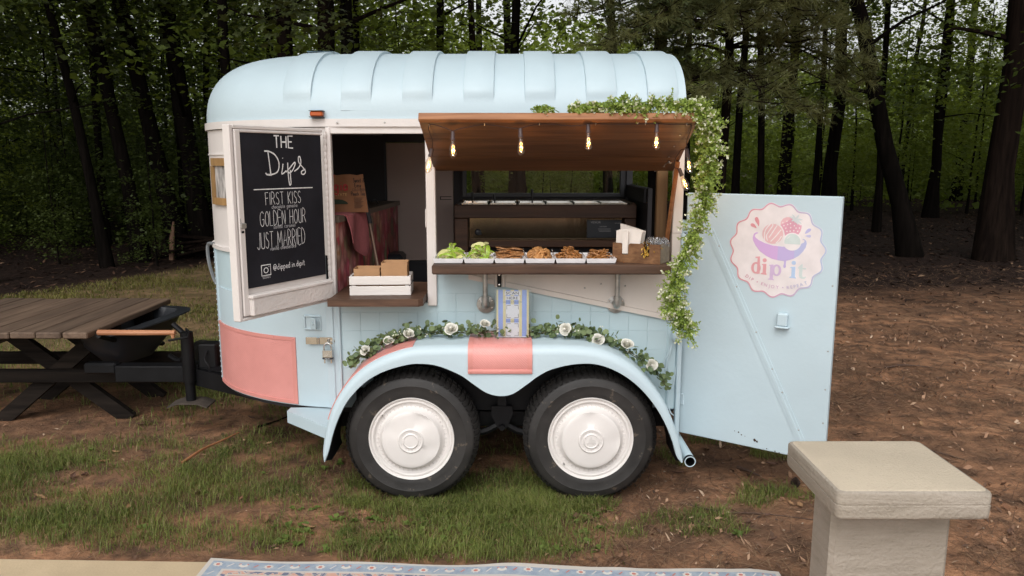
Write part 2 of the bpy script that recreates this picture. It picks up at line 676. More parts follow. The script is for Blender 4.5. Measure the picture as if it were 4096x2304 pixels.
# single-stroke letters on a 0..1 high grid, for chalk
STROKES = {
    'A': (.7, [[(0, 0), (.33, 1), (.66, 0)], [(.12, .36), (.55, .36)]]),
    'B': (.6, [[(0, 0), (0, 1), (.4, .95), (.5, .78), (.4, .58), (0, .52)], [(.4, .54), (.56, .3), (.42, .05), (0, 0)]]),
    'C': (.6, [[(.55, .85), (.35, 1), (.1, .85), (0, .5), (.1, .15), (.35, 0), (.55, .15)]]),
    'D': (.6, [[(0, 0), (0, 1), (.35, .9), (.52, .6), (.5, .3), (.3, .05), (0, 0)]]),
    'E': (.5, [[(.45, 1), (0, 1), (0, 0), (.45, 0)], [(0, .52), (.36, .52)]]),
    'F': (.5, [[(.45, 1), (0, 1), (0, 0)], [(0, .55), (.36, .55)]]),
    'G': (.65, [[(.55, .85), (.35, 1), (.1, .85), (0, .5), (.1, .12), (.35, 0), (.56, .15), (.56, .45), (.34, .45)]]),
    'H': (.58, [[(0, 0), (0, 1)], [(.5, 0), (.5, 1)], [(0, .5), (.5, .5)]]),
    'I': (.14, [[(.04, 0), (.04, 1)]]),
    'J': (.5, [[(.42, 1), (.42, .2), (.3, 0), (.12, 0), (0, .15)]]),
    'K': (.55, [[(0, 0), (0, 1)], [(.46, 1), (0, .48), (.5, 0)]]),
    'L': (.45, [[(0, 1), (0, 0), (.4, 0)]]),
    'M': (.75, [[(0, 0), (.06, 1), (.34, .25), (.6, 1), (.68, 0)]]),
    'N': (.6, [[(0, 0), (0, 1), (.5, 0), (.5, 1)]]),
    'O': (.62, [[(.28, 1), (.06, .8), (0, .45), (.1, .1), (.28, 0), (.46, .12), (.55, .5), (.47, .85), (.28, 1)]]),
    'P': (.55, [[(0, 0), (0, 1), (.38, .95), (.48, .75), (.38, .55), (0, .48)]]),
    'R': (.56, [[(0, 0), (0, 1), (.36, .95), (.45, .76), (.36, .56), (0, .5)], [(.2, .5), (.5, 0)]]),
    'S': (.5, [[(.44, .86), (.25, 1), (.05, .85), (.08, .62), (.38, .4), (.42, .15), (.22, 0), (0, .12)]]),
    'T': (.55, [[(0, 1), (.52, 1)], [(.26, 1), (.26, 0)]]),
    'U': (.56, [[(0, 1), (0, .25), (.12, .03), (.3, 0), (.46, .15), (.5, 1)]]),
    'V': (.55, [[(0, 1), (.24, 0), (.48, 1)]]),
    'W': (.75, [[(0, 1), (.16, 0), (.34, .7), (.5, 0), (.68, 1)]]),
    'Y': (.5, [[(0, 1), (.23, .5), (.46, 1)], [(.23, .5), (.2, 0)]]),
    'a': (.5, [[(.38, .5), (.2, .56), (.03, .4), (.03, .12), (.2, 0), (.38, .15), (.38, .54), (.42, 0)]]),
    'c': (.45, [[(.36, .46), (.2, .56), (.03, .4), (.03, .14), (.18, 0), (.38, .1)]]),
    'd': (.5, [[(.38, .45), (.2, .54), (.03, .4), (.03, .12), (.2, 0), (.38, .15)], [(.38, 1), (.38, 0)]]),
    'e': (.45, [[(.03, .28), (.36, .3), (.3, .52), (.15, .54), (.03, .35), (.05, .1), (.2, 0), (.38, .1)]]),
    'g': (.5, [[(.38, .48), (.2, .56), (.03, .4), (.05, .14), (.2, .04), (.38, .2), (.38, .54), (.36, -.3), (.18, -.4), (.02, -.28)]]),
    'h': (.48, [[(0, 1), (0, 0)], [(0, .35), (.18, .54), (.34, .45), (.36, 0)]]),
    'i': (.16, [[(.05, .54), (.05, 0)], [(.05, .74), (.05, .8)]]),
    'k': (.45, [[(0, 1), (0, 0)], [(.32, .54), (0, .22), (.36, 0)]]),
    'l': (.16, [[(.05, 1), (.05, 0)]]),
    'm': (.7, [[(0, .54), (0, 0)], [(0, .36), (.14, .54), (.28, .44), (.29, 0)], [(.29, .36), (.44, .54), (.57, .44), (.58, 0)]]),
    'n': (.48, [[(0, .54), (0, 0)], [(0, .36), (.18, .54), (.34, .45), (.36, 0)]]),
    'o': (.5, [[(.2, .54), (.03, .4), (.03, .14), (.2, 0), (.37, .14), (.37, .4), (.2, .54)]]),
    'p': (.5, [[(0, .54), (0, -.4)], [(0, .36), (.18, .54), (.36, .42), (.36, .14), (.18, 0), (0, .14)]]),
    'r': (.36, [[(0, .54), (0, 0)], [(0, .34), (.14, .52), (.3, .5)]]),
    's': (.42, [[(.32, .46), (.16, .55), (.04, .44), (.3, .2), (.26, .03), (.12, 0), (0, .08)]]),
    't': (.4, [[(.16, .9), (.16, .1), (.24, 0), (.34, .05)], [(0, .56), (.34, .56)]]),
    'v': (.42, [[(0, .54), (.17, 0), (.34, .54)]]),
    'w': (.6, [[(0, .54), (.12, 0), (.27, .45), (.42, 0), (.55, .54)]]),
    'y': (.45, [[(0, .54), (.16, .05)], [(.36, .54), (.14, -.15), (.02, -.38)]]),
    '.': (.2, [[(.06, 0), (.08, .05)]]),
    '@': (.9, [[(.5, .6), (.3, .62), (.24, .35), (.36, .2), (.52, .34), (.54, .62), (.56, .22), (.7, .25), (.75, .6), (.55, .92), (.25, .9), (.03, .6), (.06, .2), (.3, -.05), (.6, -.02)]]),
    '&': (.7, [[(.6, 0), (.12, .7), (.2, .95), (.38, .9), (.36, .7), (.08, .4), (.05, .12), (.25, 0), (.5, .15), (.6, .4)]]),
    ' ': (.4, []),
}


def ribbon(m, pts, w, T, lift=0.0012, mi=0):
    """flat stroke of width w along 2-D points"""
    P = [Vector((p[0], p[1])) for p in pts]
    L, Rr = [], []
    for i, p in enumerate(P):
        d = P[min(i + 1, len(P) - 1)] - P[max(i - 1, 0)]
        if d.length < 1e-9:
            d = Vector((1, 0))
        d.normalize()
        n = Vector((-d.y, d.x)) * (w / 2) * (0.85 + 0.3 * random.random())
        L.append((p.x + n.x, p.y + n.y, lift))
        Rr.append((p.x - n.x, p.y - n.y, lift))
    k = len(P)
    m.add(L + Rr, [(i + k, i + k + 1, i + 1, i) for i in range(k - 1)], T, mi)


def stroke_width(s, sp=0.14):
    return sum(STROKES[c][0] + sp for c in s) - sp


def put_strokes(m, s, T, x0, x1, y, h, w, slope=0.0, sp=0.14, mi=0, smooth=True, lift=0.0012):
    """chalk word from x0 to x1 on a baseline y (rising by slope)"""
    k = (x1 - x0) / stroke_width(s, sp)
    x = x0
    for c in s:
        adv, st = STROKES[c]
        for line in st:
            pts = [(x + p[0] * k + 0.02 * h * random.uniform(-1, 1), y + slope * (x + p[0] * k - x0) + p[1] * h + 0.012 * h * random.uniform(-1, 1)) for p in line]
            if smooth and len(pts) > 3:
                pts = catmull(pts, 3)
            ribbon(m, pts, w, T, lift, mi)
        x += (adv + sp) * k
# ================================================================== GROUND
def forest_edge(x, y):
    """positive beyond the edge of the wood"""
    left = y - (12.5 + 2.17 * (x + 4.87))
    right = y - (9.3 + 0.05 * x + 1.2 * (vnoise(x, y, 0.4) - 0.5))
    return np.where(x < 0, np.where(x < -2.5, left, np.maximum(left, y - 13)), right)


def gz(x, y):
    x, y = np.asarray(x, float), np.asarray(y, float)
    bumpy = sstep(3.0, 3.3, y) * (0.022 * (fnoise(x, y, 2.2, 4) - 0.5) + 0.012 * (fnoise(x, y, 9, 3) - 0.5))
    wide = 0.25 * (fnoise(x, y, 0.12, 2) - 0.5) * sstep(6, 16, np.hypot(x, y - 3.5))
    return bumpy + wide - 0.004


def grass_w(x, y):
    x, y = np.asarray(x, float), np.asarray(y, float)
    n1 = fnoise(x, y, 1.25, 4)
    n2 = fnoise(x + 40, y, 3.6, 3)
    n3 = fnoise(x - 8, y + 3, 9.0, 2)
    base = sstep(0.36, 0.66, 0.42 * n1 + 0.36 * n2 + 0.22 * n3 + 0.045)
    # thick green strip in front of and under the wheels
    strip = sstep(3.02, 3.2, y) * (1 - sstep(3.75, 4.1, y)) * sstep(-1.05, -0.75, x) * (1 - sstep(0.10, 0.5, x + 0.35 * (n2 - 0.5)))
    base = np.maximum(base, 0.95 * strip * sstep(0.33, 0.5, 0.5 * n2 + 0.5 * fnoise(x + 5, y, 5.5, 2)))
    # bare clay between the picnic table and the slab
    clay = np.exp(-(((x + 1.25) / 0.42) ** 2 + ((y - 3.42) / 0.20) ** 2)) + 0.8 * np.exp(-(((x + 2.15) / 0.35) ** 2 + ((y - 3.75) / 0.12) ** 2)) + 0.8 * np.exp(-(((x + 1.7) / 0.5) ** 2 + ((y - 4.75) / 0.16) ** 2))
    base = np.maximum(base, 0.26 * sstep(0.30, 0.5, n2))
    base = base * (1 - np.clip(clay, 0, 1))
    base = base * sstep(3.0, 3.22 , y + 0.10 * (n1 - 0.5) + 0.12 * sstep(-0.9, -0.4, x))
    base = base * (1 - 0.15 * (1 - sstep(-1.3, -0.8, x)) * (1 - sstep(5.0, 6.0, y)))
    # right side: earth, a few tufts
    right = sstep(0.18, 0.62, x + 0.5 * (n1 - 0.5))
    tufts = sstep(0.66, 0.74, n2) * (1 - sstep(4.2, 5.0, y)) * 0.6
    base = base * (1 - right) + right * tufts
    # deep shade under the body and the table
    under = sstep(-1.2, -0.9, x) * (1 - sstep(0.7, 0.9, x)) * sstep(3.75, 4.0, y) * (1 - sstep(5.3, 5.6, y))
    base = base * (1 - 0.8 * under)
    tbl = sstep(-4.4, -3.9, x) * (1 - sstep(-2.45, -2.2, x)) * sstep(4.35, 4.6, y) * (1 - sstep(5.3, 5.8, y))
    base = base * (1 - 0.75 * tbl)
    # the lawn further back is fuller, with pale worn patches
    lawn = sstep(5.6, 6.6, y) * (1 - sstep(-1.2, -0.2, x))
    worn = sstep(0.42, 0.56, 0.6 * fnoise(x * 0.55, y * 1.3 + 9, 0.8, 3) + 0.4 * n2)
    base = base * (1 - lawn) + lawn * (0.25 + 0.75 * worn)
    fe = forest_edge(x, y)
    base = base * (1 - sstep(-0.9, 0.2, fe + 1.2 * (n1 - 0.5)))
    return np.clip(base, 0, 1)


def litter_w(x, y):
    fe = forest_edge(np.asarray(x, float), np.asarray(y, float))
    return np.clip(sstep(-1.5, 0.6, fe + 1.6 * (fnoise(x, y, 0.9, 3) - 0.5)), 0, 1)


def axis_pts(lo, hi, step, far, n):
    a = np.arange(lo, hi + 1e-6, step)
    g = (np.linspace(0, 1, n + 1)[1:] ** 2.2)
    return np.concatenate([lo - g[::-1] * (far + lo), a, hi + g * (far - hi)])


gx, gy = axis_pts(-7.5, 9.0, 0.085, 320, 16), axis_pts(2.0, 14.5, 0.085, 320, 16)
XX, YY = np.meshgrid(gx, gy)
ZZ = gz(XX, YY)
# the soil sinks under the slab
m = M()
ny, nx = XX.shape
me = bpy.data.meshes.new('ground')
me.vertices.add(nx * ny)
me.vertices.foreach_set('co', np.stack([XX, YY, ZZ], -1).reshape(-1).astype(np.float32))
ii, jj = np.meshgrid(np.arange(nx - 1), np.arange(ny - 1))
q = np.stack([jj * nx + ii, jj * nx + ii + 1, (jj + 1) * nx + ii + 1, (jj + 1) * nx + ii], -1).reshape(-1, 4)
me.loops.add(q.size)
me.loops.foreach_set('vertex_index', q.reshape(-1).astype(np.int32))
me.polygons.add(len(q))
me.polygons.foreach_set('loop_start', np.arange(0, q.size, 4, dtype=np.int32))
me.update(calc_edges=True)
me.polygons.foreach_set('use_smooth', [True] * len(q))
ca = me.color_attributes.new('cover', 'FLOAT_COLOR', 'POINT')
lawn_far = sstep(5.6, 7.0, YY) * (1 - sstep(-1.5, -0.2, XX))
col4 = np.stack([grass_w(XX, YY), litter_w(XX, YY), lawn_far, np.ones_like(XX)], -1)
ca.data.foreach_set('color', col4.reshape(-1).astype(np.float32))

SOIL, nt, b_ = new_mat('clay_soil')
v = coords(nt)
att = nt.nodes.new('ShaderNodeAttribute')
att.attribute_name = 'cover'
sp = nt.nodes.new('ShaderNodeSeparateColor')
nt.links.new(att.outputs['Color'], sp.inputs[0])
nbig, nmid, nfine = noise(nt, coords(nt, (0.75, 1.3, 1)), 0.9, 6, 0.62), noise(nt, v, 6, 6, 0.65), noise(nt, v, 55, 5, 0.7)
soil = ramp(nt, nbig, [(0.30, (0.14, 0.076, 0.047)), (0.44, (0.27, 0.145, 0.084)), (0.56, (0.42, 0.215, 0.118)), (0.72, (0.50, 0.305, 0.185))])
soil = mixc(nt, ramp(nt, nmid, [(0.36, (1, 1, 1)), (0.62, (0, 0, 0))]), soil, (0.11, 0.064, 0.042))
soil = mixc(nt, ramp(nt, nfine, [(0.55, (0, 0, 0)), (0.75, (0.55, 0.55, 0.55))]), soil, (0.27, 0.185, 0.12))
dead = ramp(nt, nmid, [(0.35, (0.05, 0.042, 0.02)), (0.65, (0.10, 0.085, 0.04))])
palelawn = ramp(nt, nmid, [(0.35, (0.14, 0.115, 0.05)), (0.65, (0.26, 0.19, 0.10))])
gfac = nt.nodes.new('ShaderNodeMath')
gfac.operation = 'MULTIPLY'
gfac.inputs[1].default_value = 0.75
nt.links.new(sp.outputs[0], gfac.inputs[0])
c = mixc(nt, gfac.outputs[0], soil, dead)
lw_ = nt.nodes.new('ShaderNodeMath')
lw_.operation = 'MULTIPLY'
lw_.inputs[1].default_value = 0.6
nt.links.new(sp.outputs[2], lw_.inputs[0])
c = mixc(nt, lw_.outputs[0], c, palelawn)
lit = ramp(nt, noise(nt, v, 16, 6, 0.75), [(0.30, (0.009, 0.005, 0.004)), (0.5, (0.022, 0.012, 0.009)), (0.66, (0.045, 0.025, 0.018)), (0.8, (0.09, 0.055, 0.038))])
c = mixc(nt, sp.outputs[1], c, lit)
nt.links.new(c, b_.inputs['Base Color'])
b_.inputs['Roughness'].default_value = 0.95
b_.inputs['Specular IOR Level'].default_value = 0.15
p_ = bump(nt, b_, nmid, 0.9, 0.05)
bump(nt, b_, nfine, 0.9, 0.014, p_)
me.materials.append(SOIL)
ground = bpy.data.objects.new('ground', me)
COL.objects.link(ground)
tag(ground, kind='structure')

# ------------------------------------------------------------------ grass blades


def blades(n, xr, yr, h0, h1, w0, w1, dens, clump=0.0):
    x, y = rng.uniform(*xr, n), rng.uniform(*yr, n)
    if clump:
        cx, cy = rng.uniform(*xr, n // 14), rng.uniform(*yr, n // 14)
        k = rng.integers(0, n // 14, n)
        use = rng.random(n) < clump
        x = np.where(use, cx[k] + rng.normal(0, 0.022, n), x)
        y = np.where(use, cy[k] + rng.normal(0, 0.022, n), y)
    keep = rng.random(n) < grass_w(x, y) ** 1.3 * dens
    # stay inside what the lens and a step to the side can see
    keep &= (np.abs(x) < 0.80 * y + 0.4)
    x, y = x[keep], y[keep]
    n = len(x)
    z = gz(x, y)
    # not inside tyres
    for wx in (-0.487, 0.381):
        ins = (np.abs(x - wx) < 0.16) & (y > 3.56) & (y < 3.76)
        z = np.where(ins, -0.2, z)
    a = rng.uniform(0, 2 * np.pi, n)
    h = rng.uniform(h0, h1, n) * (0.55 + 0.9 * fnoise(x, y, 2.6, 2))
    w = rng.uniform(w0, w1, n)
    lean = rng.uniform(0.2, 1.4, n) * h
    dx, dy = np.cos(a), np.sin(a)
    px, py = -dy, dx
    P = lambda s, t, zz: np.stack([x + dx * lean * t + px * w * s, y + dy * lean * t + py * w * s, z + zz * h], -1)
    quad = np.stack([P(-.5, 0, -.1), P(.5, 0, -.1), P(.42, .35, .62), P(-.42, .35, .62)], 1)
    tri = np.stack([P(-.42, .35, .62), P(.42, .35, .62), P(0.05, 1, .96), P(-0.05, 1, .96)], 1)
    return np.concatenate([quad, tri], 0)


GRASS = leafmat('grass_blades', (0.078, 0.104, 0.024), (0.225, 0.262, 0.075), 0.38, 2.2, 0.6, 0.0, ((0.32, 0.26, 0.13), 0.08))
LAWN = leafmat('lawn_blades', (0.10, 0.112, 0.028), (0.22, 0.205, 0.062), 0.35, 1.2, 0.6, 0.0, ((0.30, 0.22, 0.11), 0.2))
g0 = np.concatenate([blades(9000, (wx_ - 0.36, wx_ + 0.36), (3.42, 3.62), 0.025, 0.060, 0.0020, 0.0036, 0.8, 0.6) for wx_ in (-0.487, 0.20)], 0)
g1 = np.concatenate([blades(150000, (-3.9, 1.6), (2.98, 4.4), 0.018, 0.052, 0.0018, 0.0038, 1.0, 0.55), blades(12000, (-3.9, 1.6), (2.98, 4.2), 0.04, 0.075, 0.0020, 0.0036, 0.9, 0.85)], 0)
g2 = blades(90000, (-5.2, 1.8), (4.4, 7.0), 0.025, 0.055, 0.003, 0.006, 0.9, 0.4)
g3 = blades(120000, (-9.5, 2.5), (7.0, 15.0), 0.03, 0.055, 0.007, 0.013, 0.9, 0.2)
o = bpy.data.objects.new('grass', fast_mesh('grass', np.concatenate([g0, g1, g2], 0), 4, [GRASS]))
COL.objects.link(o)
tag(o, 'short green grass growing in patches round the trailer wheels', 'grass', kind='stuff')
o = bpy.data.objects.new('lawn_grass', fast_mesh('lawn_grass', g3, 4, [LAWN]))
COL.objects.link(o)
tag(o, 'pale worn lawn grass between the picnic table and the wood', 'grass', kind='stuff')

# broad-leaved weeds
WEED = leafmat('weed_leaves', (0.075, 0.115, 0.024), (0.155, 0.22, 0.05), 0.3, 3, 0.5, 0.0)
cand = []
tries = 0
while len(cand) < 120 and tries < 6000:
    tries += 1
    if random.random() < 0.75:
        x, y = random.uniform(-1.1, 0.45), random.uniform(3.05, 3.5)
    else:
        x, y = random.uniform(-2.6, 1.3), random.uniform(3.1, 4.3)
    if y < 3.07 or random.random() > 0.12 + float(grass_w(x, y)):
        continue
    cand.append((x, y))
L = []
for (x, y) in cand:
    z = float(gz(x, y))
    for k in range(random.randint(5, 9)):
        a = random.uniform(0, 2 * PI)
        ln = random.uniform(0.018, 0.042)
        w = ln * random.uniform(0.28, 0.42)
        el = random.uniform(0.15, 0.9)
        d = Vector((math.cos(a) * math.cos(el), math.sin(a) * math.cos(el), math.sin(el)))
        s = Vector((-math.sin(a), math.cos(a), 0))
        b0 = Vector((x, y, z + 0.004)) + Vector((random.gauss(0, 0.006), random.gauss(0, 0.006), 0))
        mid = b0 + d * ln * 0.55
        tip = b0 + d * ln - Vector((0, 0, 0.25 * ln))
        L.append([b0, mid - s * w, tip, mid + s * w])
o = bpy.data.objects.new('weeds', fast_mesh('weeds', np.array([[tuple(p) for p in q_] for q_ in L]), 4, [WEED]))
COL.objects.link(o)
tag(o, 'light green broad leaved weeds scattered through the grass near the rug', 'weeds', kind='stuff')

# ------------------------------------------------------------------ leaf litter, straw, pebbles


def flat_leaves(x, y, s0, s1, tilt, lift=0.006):
    n = len(x)
    z = gz(x, y) + lift + rng.uniform(0, 0.008, n)
    a = rng.uniform(0, 2 * np.pi, n)
    s = rng.uniform(s0, s1, n)
    w = s * rng.uniform(0.22, 0.5, n)
    tx, ty = rng.normal(0, tilt, n), rng.normal(0, tilt, n)
    out = []
    for (u, v_) in ((-.5, 0), (-.05, -.5), (.5, 0.04), (0.05, .5)):
        lx, ly = u * s, v_ * w
        X = x + lx * np.cos(a) - ly * np.sin(a)
        Y = y + lx * np.sin(a) + ly * np.cos(a)
        Z = z + tx * lx + ty * ly + np.abs(v_) * w * 0.35
        out.append(np.stack([X, Y, Z], -1))
    return np.stack(out, 1)


def scatter(n, xr, yr, wfun):
    x, y = rng.uniform(*xr, n), rng.uniform(*yr, n)
    k = rng.random(n) < wfun(x, y)
    k &= np.abs(x) < 0.8 * y + 0.5
    return x[k], y[k]


LITTER, nt, b_ = new_mat('dead_leaves')
gi = nt.nodes.new('ShaderNodeNewGeometry')
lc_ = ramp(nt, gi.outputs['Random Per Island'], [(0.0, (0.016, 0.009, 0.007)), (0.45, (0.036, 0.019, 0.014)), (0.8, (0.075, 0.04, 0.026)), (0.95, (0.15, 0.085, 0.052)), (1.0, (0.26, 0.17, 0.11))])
nt.links.new(lc_, b_.inputs['Base Color'])
b_.inputs['Roughness'].default_value = 0.8
b_.inputs['Specular IOR Level'].default_value = 0.2
x1, y1 = scatter(42000, (-16, 22), (5, 24), lambda x, y: 0.85 * litter_w(x, y))
x2, y2 = scatter(34000, (0.3, 9), (2.9, 11), lambda x, y: 0.6 * (1 - litter_w(x, y)) * (0.25 + 0.75 * sstep(0.42, 0.62, fnoise(x, y, 1.4, 3))))
x4, y4 = scatter(5200, (0.6, 9), (3.3, 11.5), lambda x, y: 0.8 * (1 - litter_w(x, y)) * (0.15 + 0.85 * sstep(0.44, 0.6, fnoise(x + 3, y, 1.1, 3))))
x3, y3 = scatter(4200, (-4, 1.2), (3.0, 7), lambda x, y: 0.45 * (1 - 0.6 * grass_w(x, y)))
V = flat_leaves(x1, y1, 0.05, 0.13, 0.25)
V2 = np.concatenate([flat_leaves(x2, y2, 0.008, 0.05, 0.55), flat_leaves(x4, y4, 0.02, 0.06, 0.35), flat_leaves(x3, y3, 0.008, 0.035, 0.25)], 0)
o = bpy.data.objects.new('leaf_litter', fast_mesh('leaf_litter', V, 4, [LITTER]))
COL.objects.link(o)
tag(o, 'dark brown fallen leaves covering the floor of the wood', 'leaf litter', kind='stuff')
BITS, nt, b_ = new_mat('bark_bits')
gi = nt.nodes.new('ShaderNodeNewGeometry')
nt.links.new(ramp(nt, gi.outputs['Random Per Island'], [(0.0, (0.06, 0.033, 0.021)), (0.3, (0.16, 0.085, 0.05)), (0.7, (0.30, 0.165, 0.098)), (0.93, (0.40, 0.25, 0.155)), (1.0, (0.52, 0.38, 0.27))]), b_.inputs['Base Color'])
b_.inputs['Roughness'].default_value = 0.85
o = bpy.data.objects.new('bark_litter', fast_mesh('bark_litter', V2, 4, [BITS]))
COL.objects.link(o)
tag(o, 'small brown leaf and bark bits strewn over the bare earth', 'leaf litter', kind='stuff')


def straw(n, xr, yr, wfun, l0, l1, wd):
    x, y = scatter(n, xr, yr, wfun)
    n = len(x)
    a, l_ = rng.uniform(0, np.pi, n), rng.uniform(l0, l1, n)
    z = gz(x, y) + 0.005 + rng.uniform(0, 0.008, n)
    c_, s_ = np.cos(a), np.sin(a)
    q_ = []
    for (u, v_) in ((-.5, -.5), (.5, -.5), (.5, .5), (-.5, .5)):
        q_.append(np.stack([x + u * l_ * c_ - v_ * wd * s_, y + u * l_ * s_ + v_ * wd * c_, z + u * 0.01], -1))
    return np.stack(q_, 1)


STRAW, nt, b_ = new_mat('pine_straw')
gi = nt.nodes.new('ShaderNodeNewGeometry')
nt.links.new(ramp(nt, gi.outputs['Random Per Island'], [(0, (0.06, 0.03, 0.018)), (0.6, (0.15, 0.078, 0.042)), (1, (0.26, 0.16, 0.09))]), b_.inputs['Base Color'])
b_.inputs['Roughness'].default_value = 0.85
V = np.concatenate([straw(16000, (0.2, 3.6), (2.9, 6.0), lambda x, y: 0.30 + 0.7 * sstep(0.45, 0.6, fnoise(x + 7, y, 2.0, 3)), 0.04, 0.14, 0.0022),
                    straw(12000, (-4, 0.6), (3.0, 6.0), lambda x, y: 0.4 * (1 - 0.6 * grass_w(x, y)), 0.03, 0.10, 0.002),
                    straw(12000, (0.8, 9), (5.0, 12.0), lambda x, y: 0.6 + 0 * x, 0.08, 0.2, 0.005)], 0)
o = bpy.data.objects.new('pine_straw', fast_mesh('pine_straw', V, 4, [STRAW]))
COL.objects.link(o)
tag(o, 'thin brown pine needles strewn over the earth', 'pine straw', kind='stuff')

PEB, nt, b_ = new_mat('grit')
gi = nt.nodes.new('ShaderNodeNewGeometry')
nt.links.new(ramp(nt, gi.outputs['Random Per Island'], [(0, (0.10, 0.055, 0.035)), (0.6, (0.22, 0.14, 0.09)), (1, (0.36, 0.29, 0.22))]), b_.inputs['Base Color'])
b_.inputs['Roughness'].default_value = 0.9
m = M()
px_, py_ = scatter(5200, (-1.0, 2.2), (2.95, 4.4), lambda x, y: 0.5 * (1 - grass_w(x, y)) * (0.2 + 0.8 * sstep(0.45, 0.62, fnoise(x, y, 2.2, 3))))
for x, y in zip(px_, py_):
    s = 0.0022 * (1 + 2.2 * random.random() ** 5)
    z = float(gz(x, y))
    o8 = len(m.v)
    for (u, v_, w) in ((1, 0, 0), (0, 1, 0), (-1, 0, 0), (0, -1, 0), (0, 0, 1)):
        m.v.append((x + u * s * random.uniform(.7, 1.3), y + v_ * s * random.uniform(.7, 1.3), z + 0.003 + w * s * 0.8))
    for t in ((0, 1, 4), (1, 2, 4), (2, 3, 4), (3, 0, 4)):
        m.f.append(tuple(o8 + k for k in t))
        m.mi.append(0)
solo('grit', m, PEB, (0, 0, 0), 'loose sandy grit on the bare earth by the rug', 'grit', kind='stuff', smooth=0)

# ------------------------------------------------------------------ patio slab
CONC = paint('concrete', (0.47, 0.365, 0.235), 0.85, 0.08, 5, 0.5, 90, ((0.20, 0.165, 0.125), 60, 0.68))
m = M()
m.prism([(-14, 3.29), (0.98, 2.875), (0.98, -9), (-14, -9)], 0.10, tr(0, 0, -0.075))
slab = solo('patio', m, CONC, (-3, 0, 0), kind='structure')

# ================================================================== THE WOOD
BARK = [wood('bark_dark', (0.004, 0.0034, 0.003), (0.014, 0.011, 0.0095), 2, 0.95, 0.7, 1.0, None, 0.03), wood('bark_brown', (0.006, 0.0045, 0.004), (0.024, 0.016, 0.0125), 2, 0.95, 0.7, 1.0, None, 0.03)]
LEAF_A = leafmat('oak_leaves', (0.036, 0.056, 0.014), (0.10, 0.135, 0.036), 0.42, 0.7, 0.5)
LEAF_B = leafmat('beech_leaves', (0.045, 0.072, 0.012), (0.125, 0.17, 0.034), 0.45, 0.7, 0.5)
LEAF_C = leafmat('maple_leaves', (0.042, 0.058, 0.024), (0.11, 0.135, 0.055), 0.35, 0.8, 0.4)
LEAF_FAR_LIT = leafmat('far_leaves_lit', (0.115, 0.16, 0.030), (0.26, 0.32, 0.075), 0.6, 0.25, 0.6)  # light from beyond the wood is put into this brighter leaf colour
high = []


def leaves_at(P, size, flat=0.55, droop=0.15):
    """folded diamond leaves round the points P (N,3)"""
    n = len(P)
    a = rng.uniform(0, 2 * np.pi, n)
    el = rng.normal(-droop, flat * 0.6, n)
    s = size * rng.uniform(0.6, 1.25, n)
    d = np.stack([np.cos(a) * np.cos(el), np.sin(a) * np.cos(el), np.sin(el)], -1)
    ro = rng.normal(0, flat, n)
    s0 = np.stack([-np.sin(a), np.cos(a), np.zeros(n)], -1)
    up = np.cross(d, s0)
    sd_ = s0 * np.cos(ro)[:, None] + up * np.sin(ro)[:, None]
    nn = np.cross(d, sd_)
    w = (s * rng.uniform(0.28, 0.42, n))[:, None]
    s = s[:, None]
    return np.stack([P - d * s * .5, P + sd_ * w - d * s * 0.05 + nn * w * .25, P + d * s * .5, P - sd_ * w - d * s * 0.05 + nn * w * .25], 1)


def sprays(n_sp, per, box_r, z0, z1, spray_r, size, shape=1.0, hollow=0.35):
    """leaf sprays: flattened pads of leaves set along the crown"""
    out = []
    for i in range(n_sp):
        t = random.random()
        z = z0 + (z1 - z0) * t
        rad = box_r * (0.55 + 0.45 * math.sin(PI * min(1, t * shape + 0.15)))
        a = random.uniform(0, 2 * PI)
        r_ = rad * (hollow + (1 - hollow) * math.sqrt(random.random()))
        c_ = np.array([r_ * math.cos(a), r_ * math.sin(a), z])
        k = int(per * random.uniform(0.5, 1.4))
        sr = spray_r * random.uniform(0.6, 1.3)
        loc = rng.normal(0, 1, (k, 3)) * np.array([sr, sr, sr * 0.28])
        loc[:, 2] -= 0.25 * (loc[:, 0] ** 2 + loc[:, 1] ** 2) / max(sr, 0.01) * 0.6
        out.append(c_ + loc)
    return np.concatenate(out, 0)


def crown_mesh(name, mats, P, size):
    return fast_mesh(name, leaves_at(P, size), 4, mats)


tall, thin = [], []
for k, mat_ in enumerate((LEAF_A, LEAF_C)):
    high.append(crown_mesh('crown', [mat_], np.concatenate([sprays(16, 60, 1.8, 3.6, 6.0, 0.36, 0.1), sprays(70, 60, 3.2, 6.5, 14.5, 0.7, 0.2, 1.0)], 0), 0.12))
for k, mat_ in enumerate((LEAF_A, LEAF_B, LEAF_A, LEAF_C)):
    P = np.concatenate([sprays(60, 85, 2.5, 3.0, 8.0, 0.40, 0.1, 0.8), sprays(55, 60, 3.3, 8.0, 14.5, 0.75, 0.2, 1.0)], 0)
    tall.append(crown_mesh('crown', [mat_], P, 0.115))
for k, mat_ in enumerate((LEAF_B, LEAF_FAR_LIT, LEAF_B)):
    thin.append(crown_mesh('crown', [mat_], sprays(30, 80, 2.4, 2.4, 7.0, 0.5, 0.1, 0.8), 0.12))
light = crown_mesh('crown', [LEAF_B], sprays(18, 70, 2.2, 3.0, 8.0, 0.5, 0.1, 0.8), 0.12)
mids = []
for k, mat_ in enumerate((LEAF_B, LEAF_A, LEAF_FAR_LIT)):
    mids.append(crown_mesh('crown', [mat_], sprays(75, 70, 1.6, 0.9, 6.0, 0.33, 0.1, 0.9, 0.1), 0.095))
saps = []
for k, mat_ in enumerate((LEAF_B, LEAF_A, LEAF_FAR_LIT)):
    saps.append(crown_mesh('crown', [mat_], sprays(45, 50, 0.75, 0.25, 2.6, 0.22, 0.08, 0.9, 0.05), 0.075))
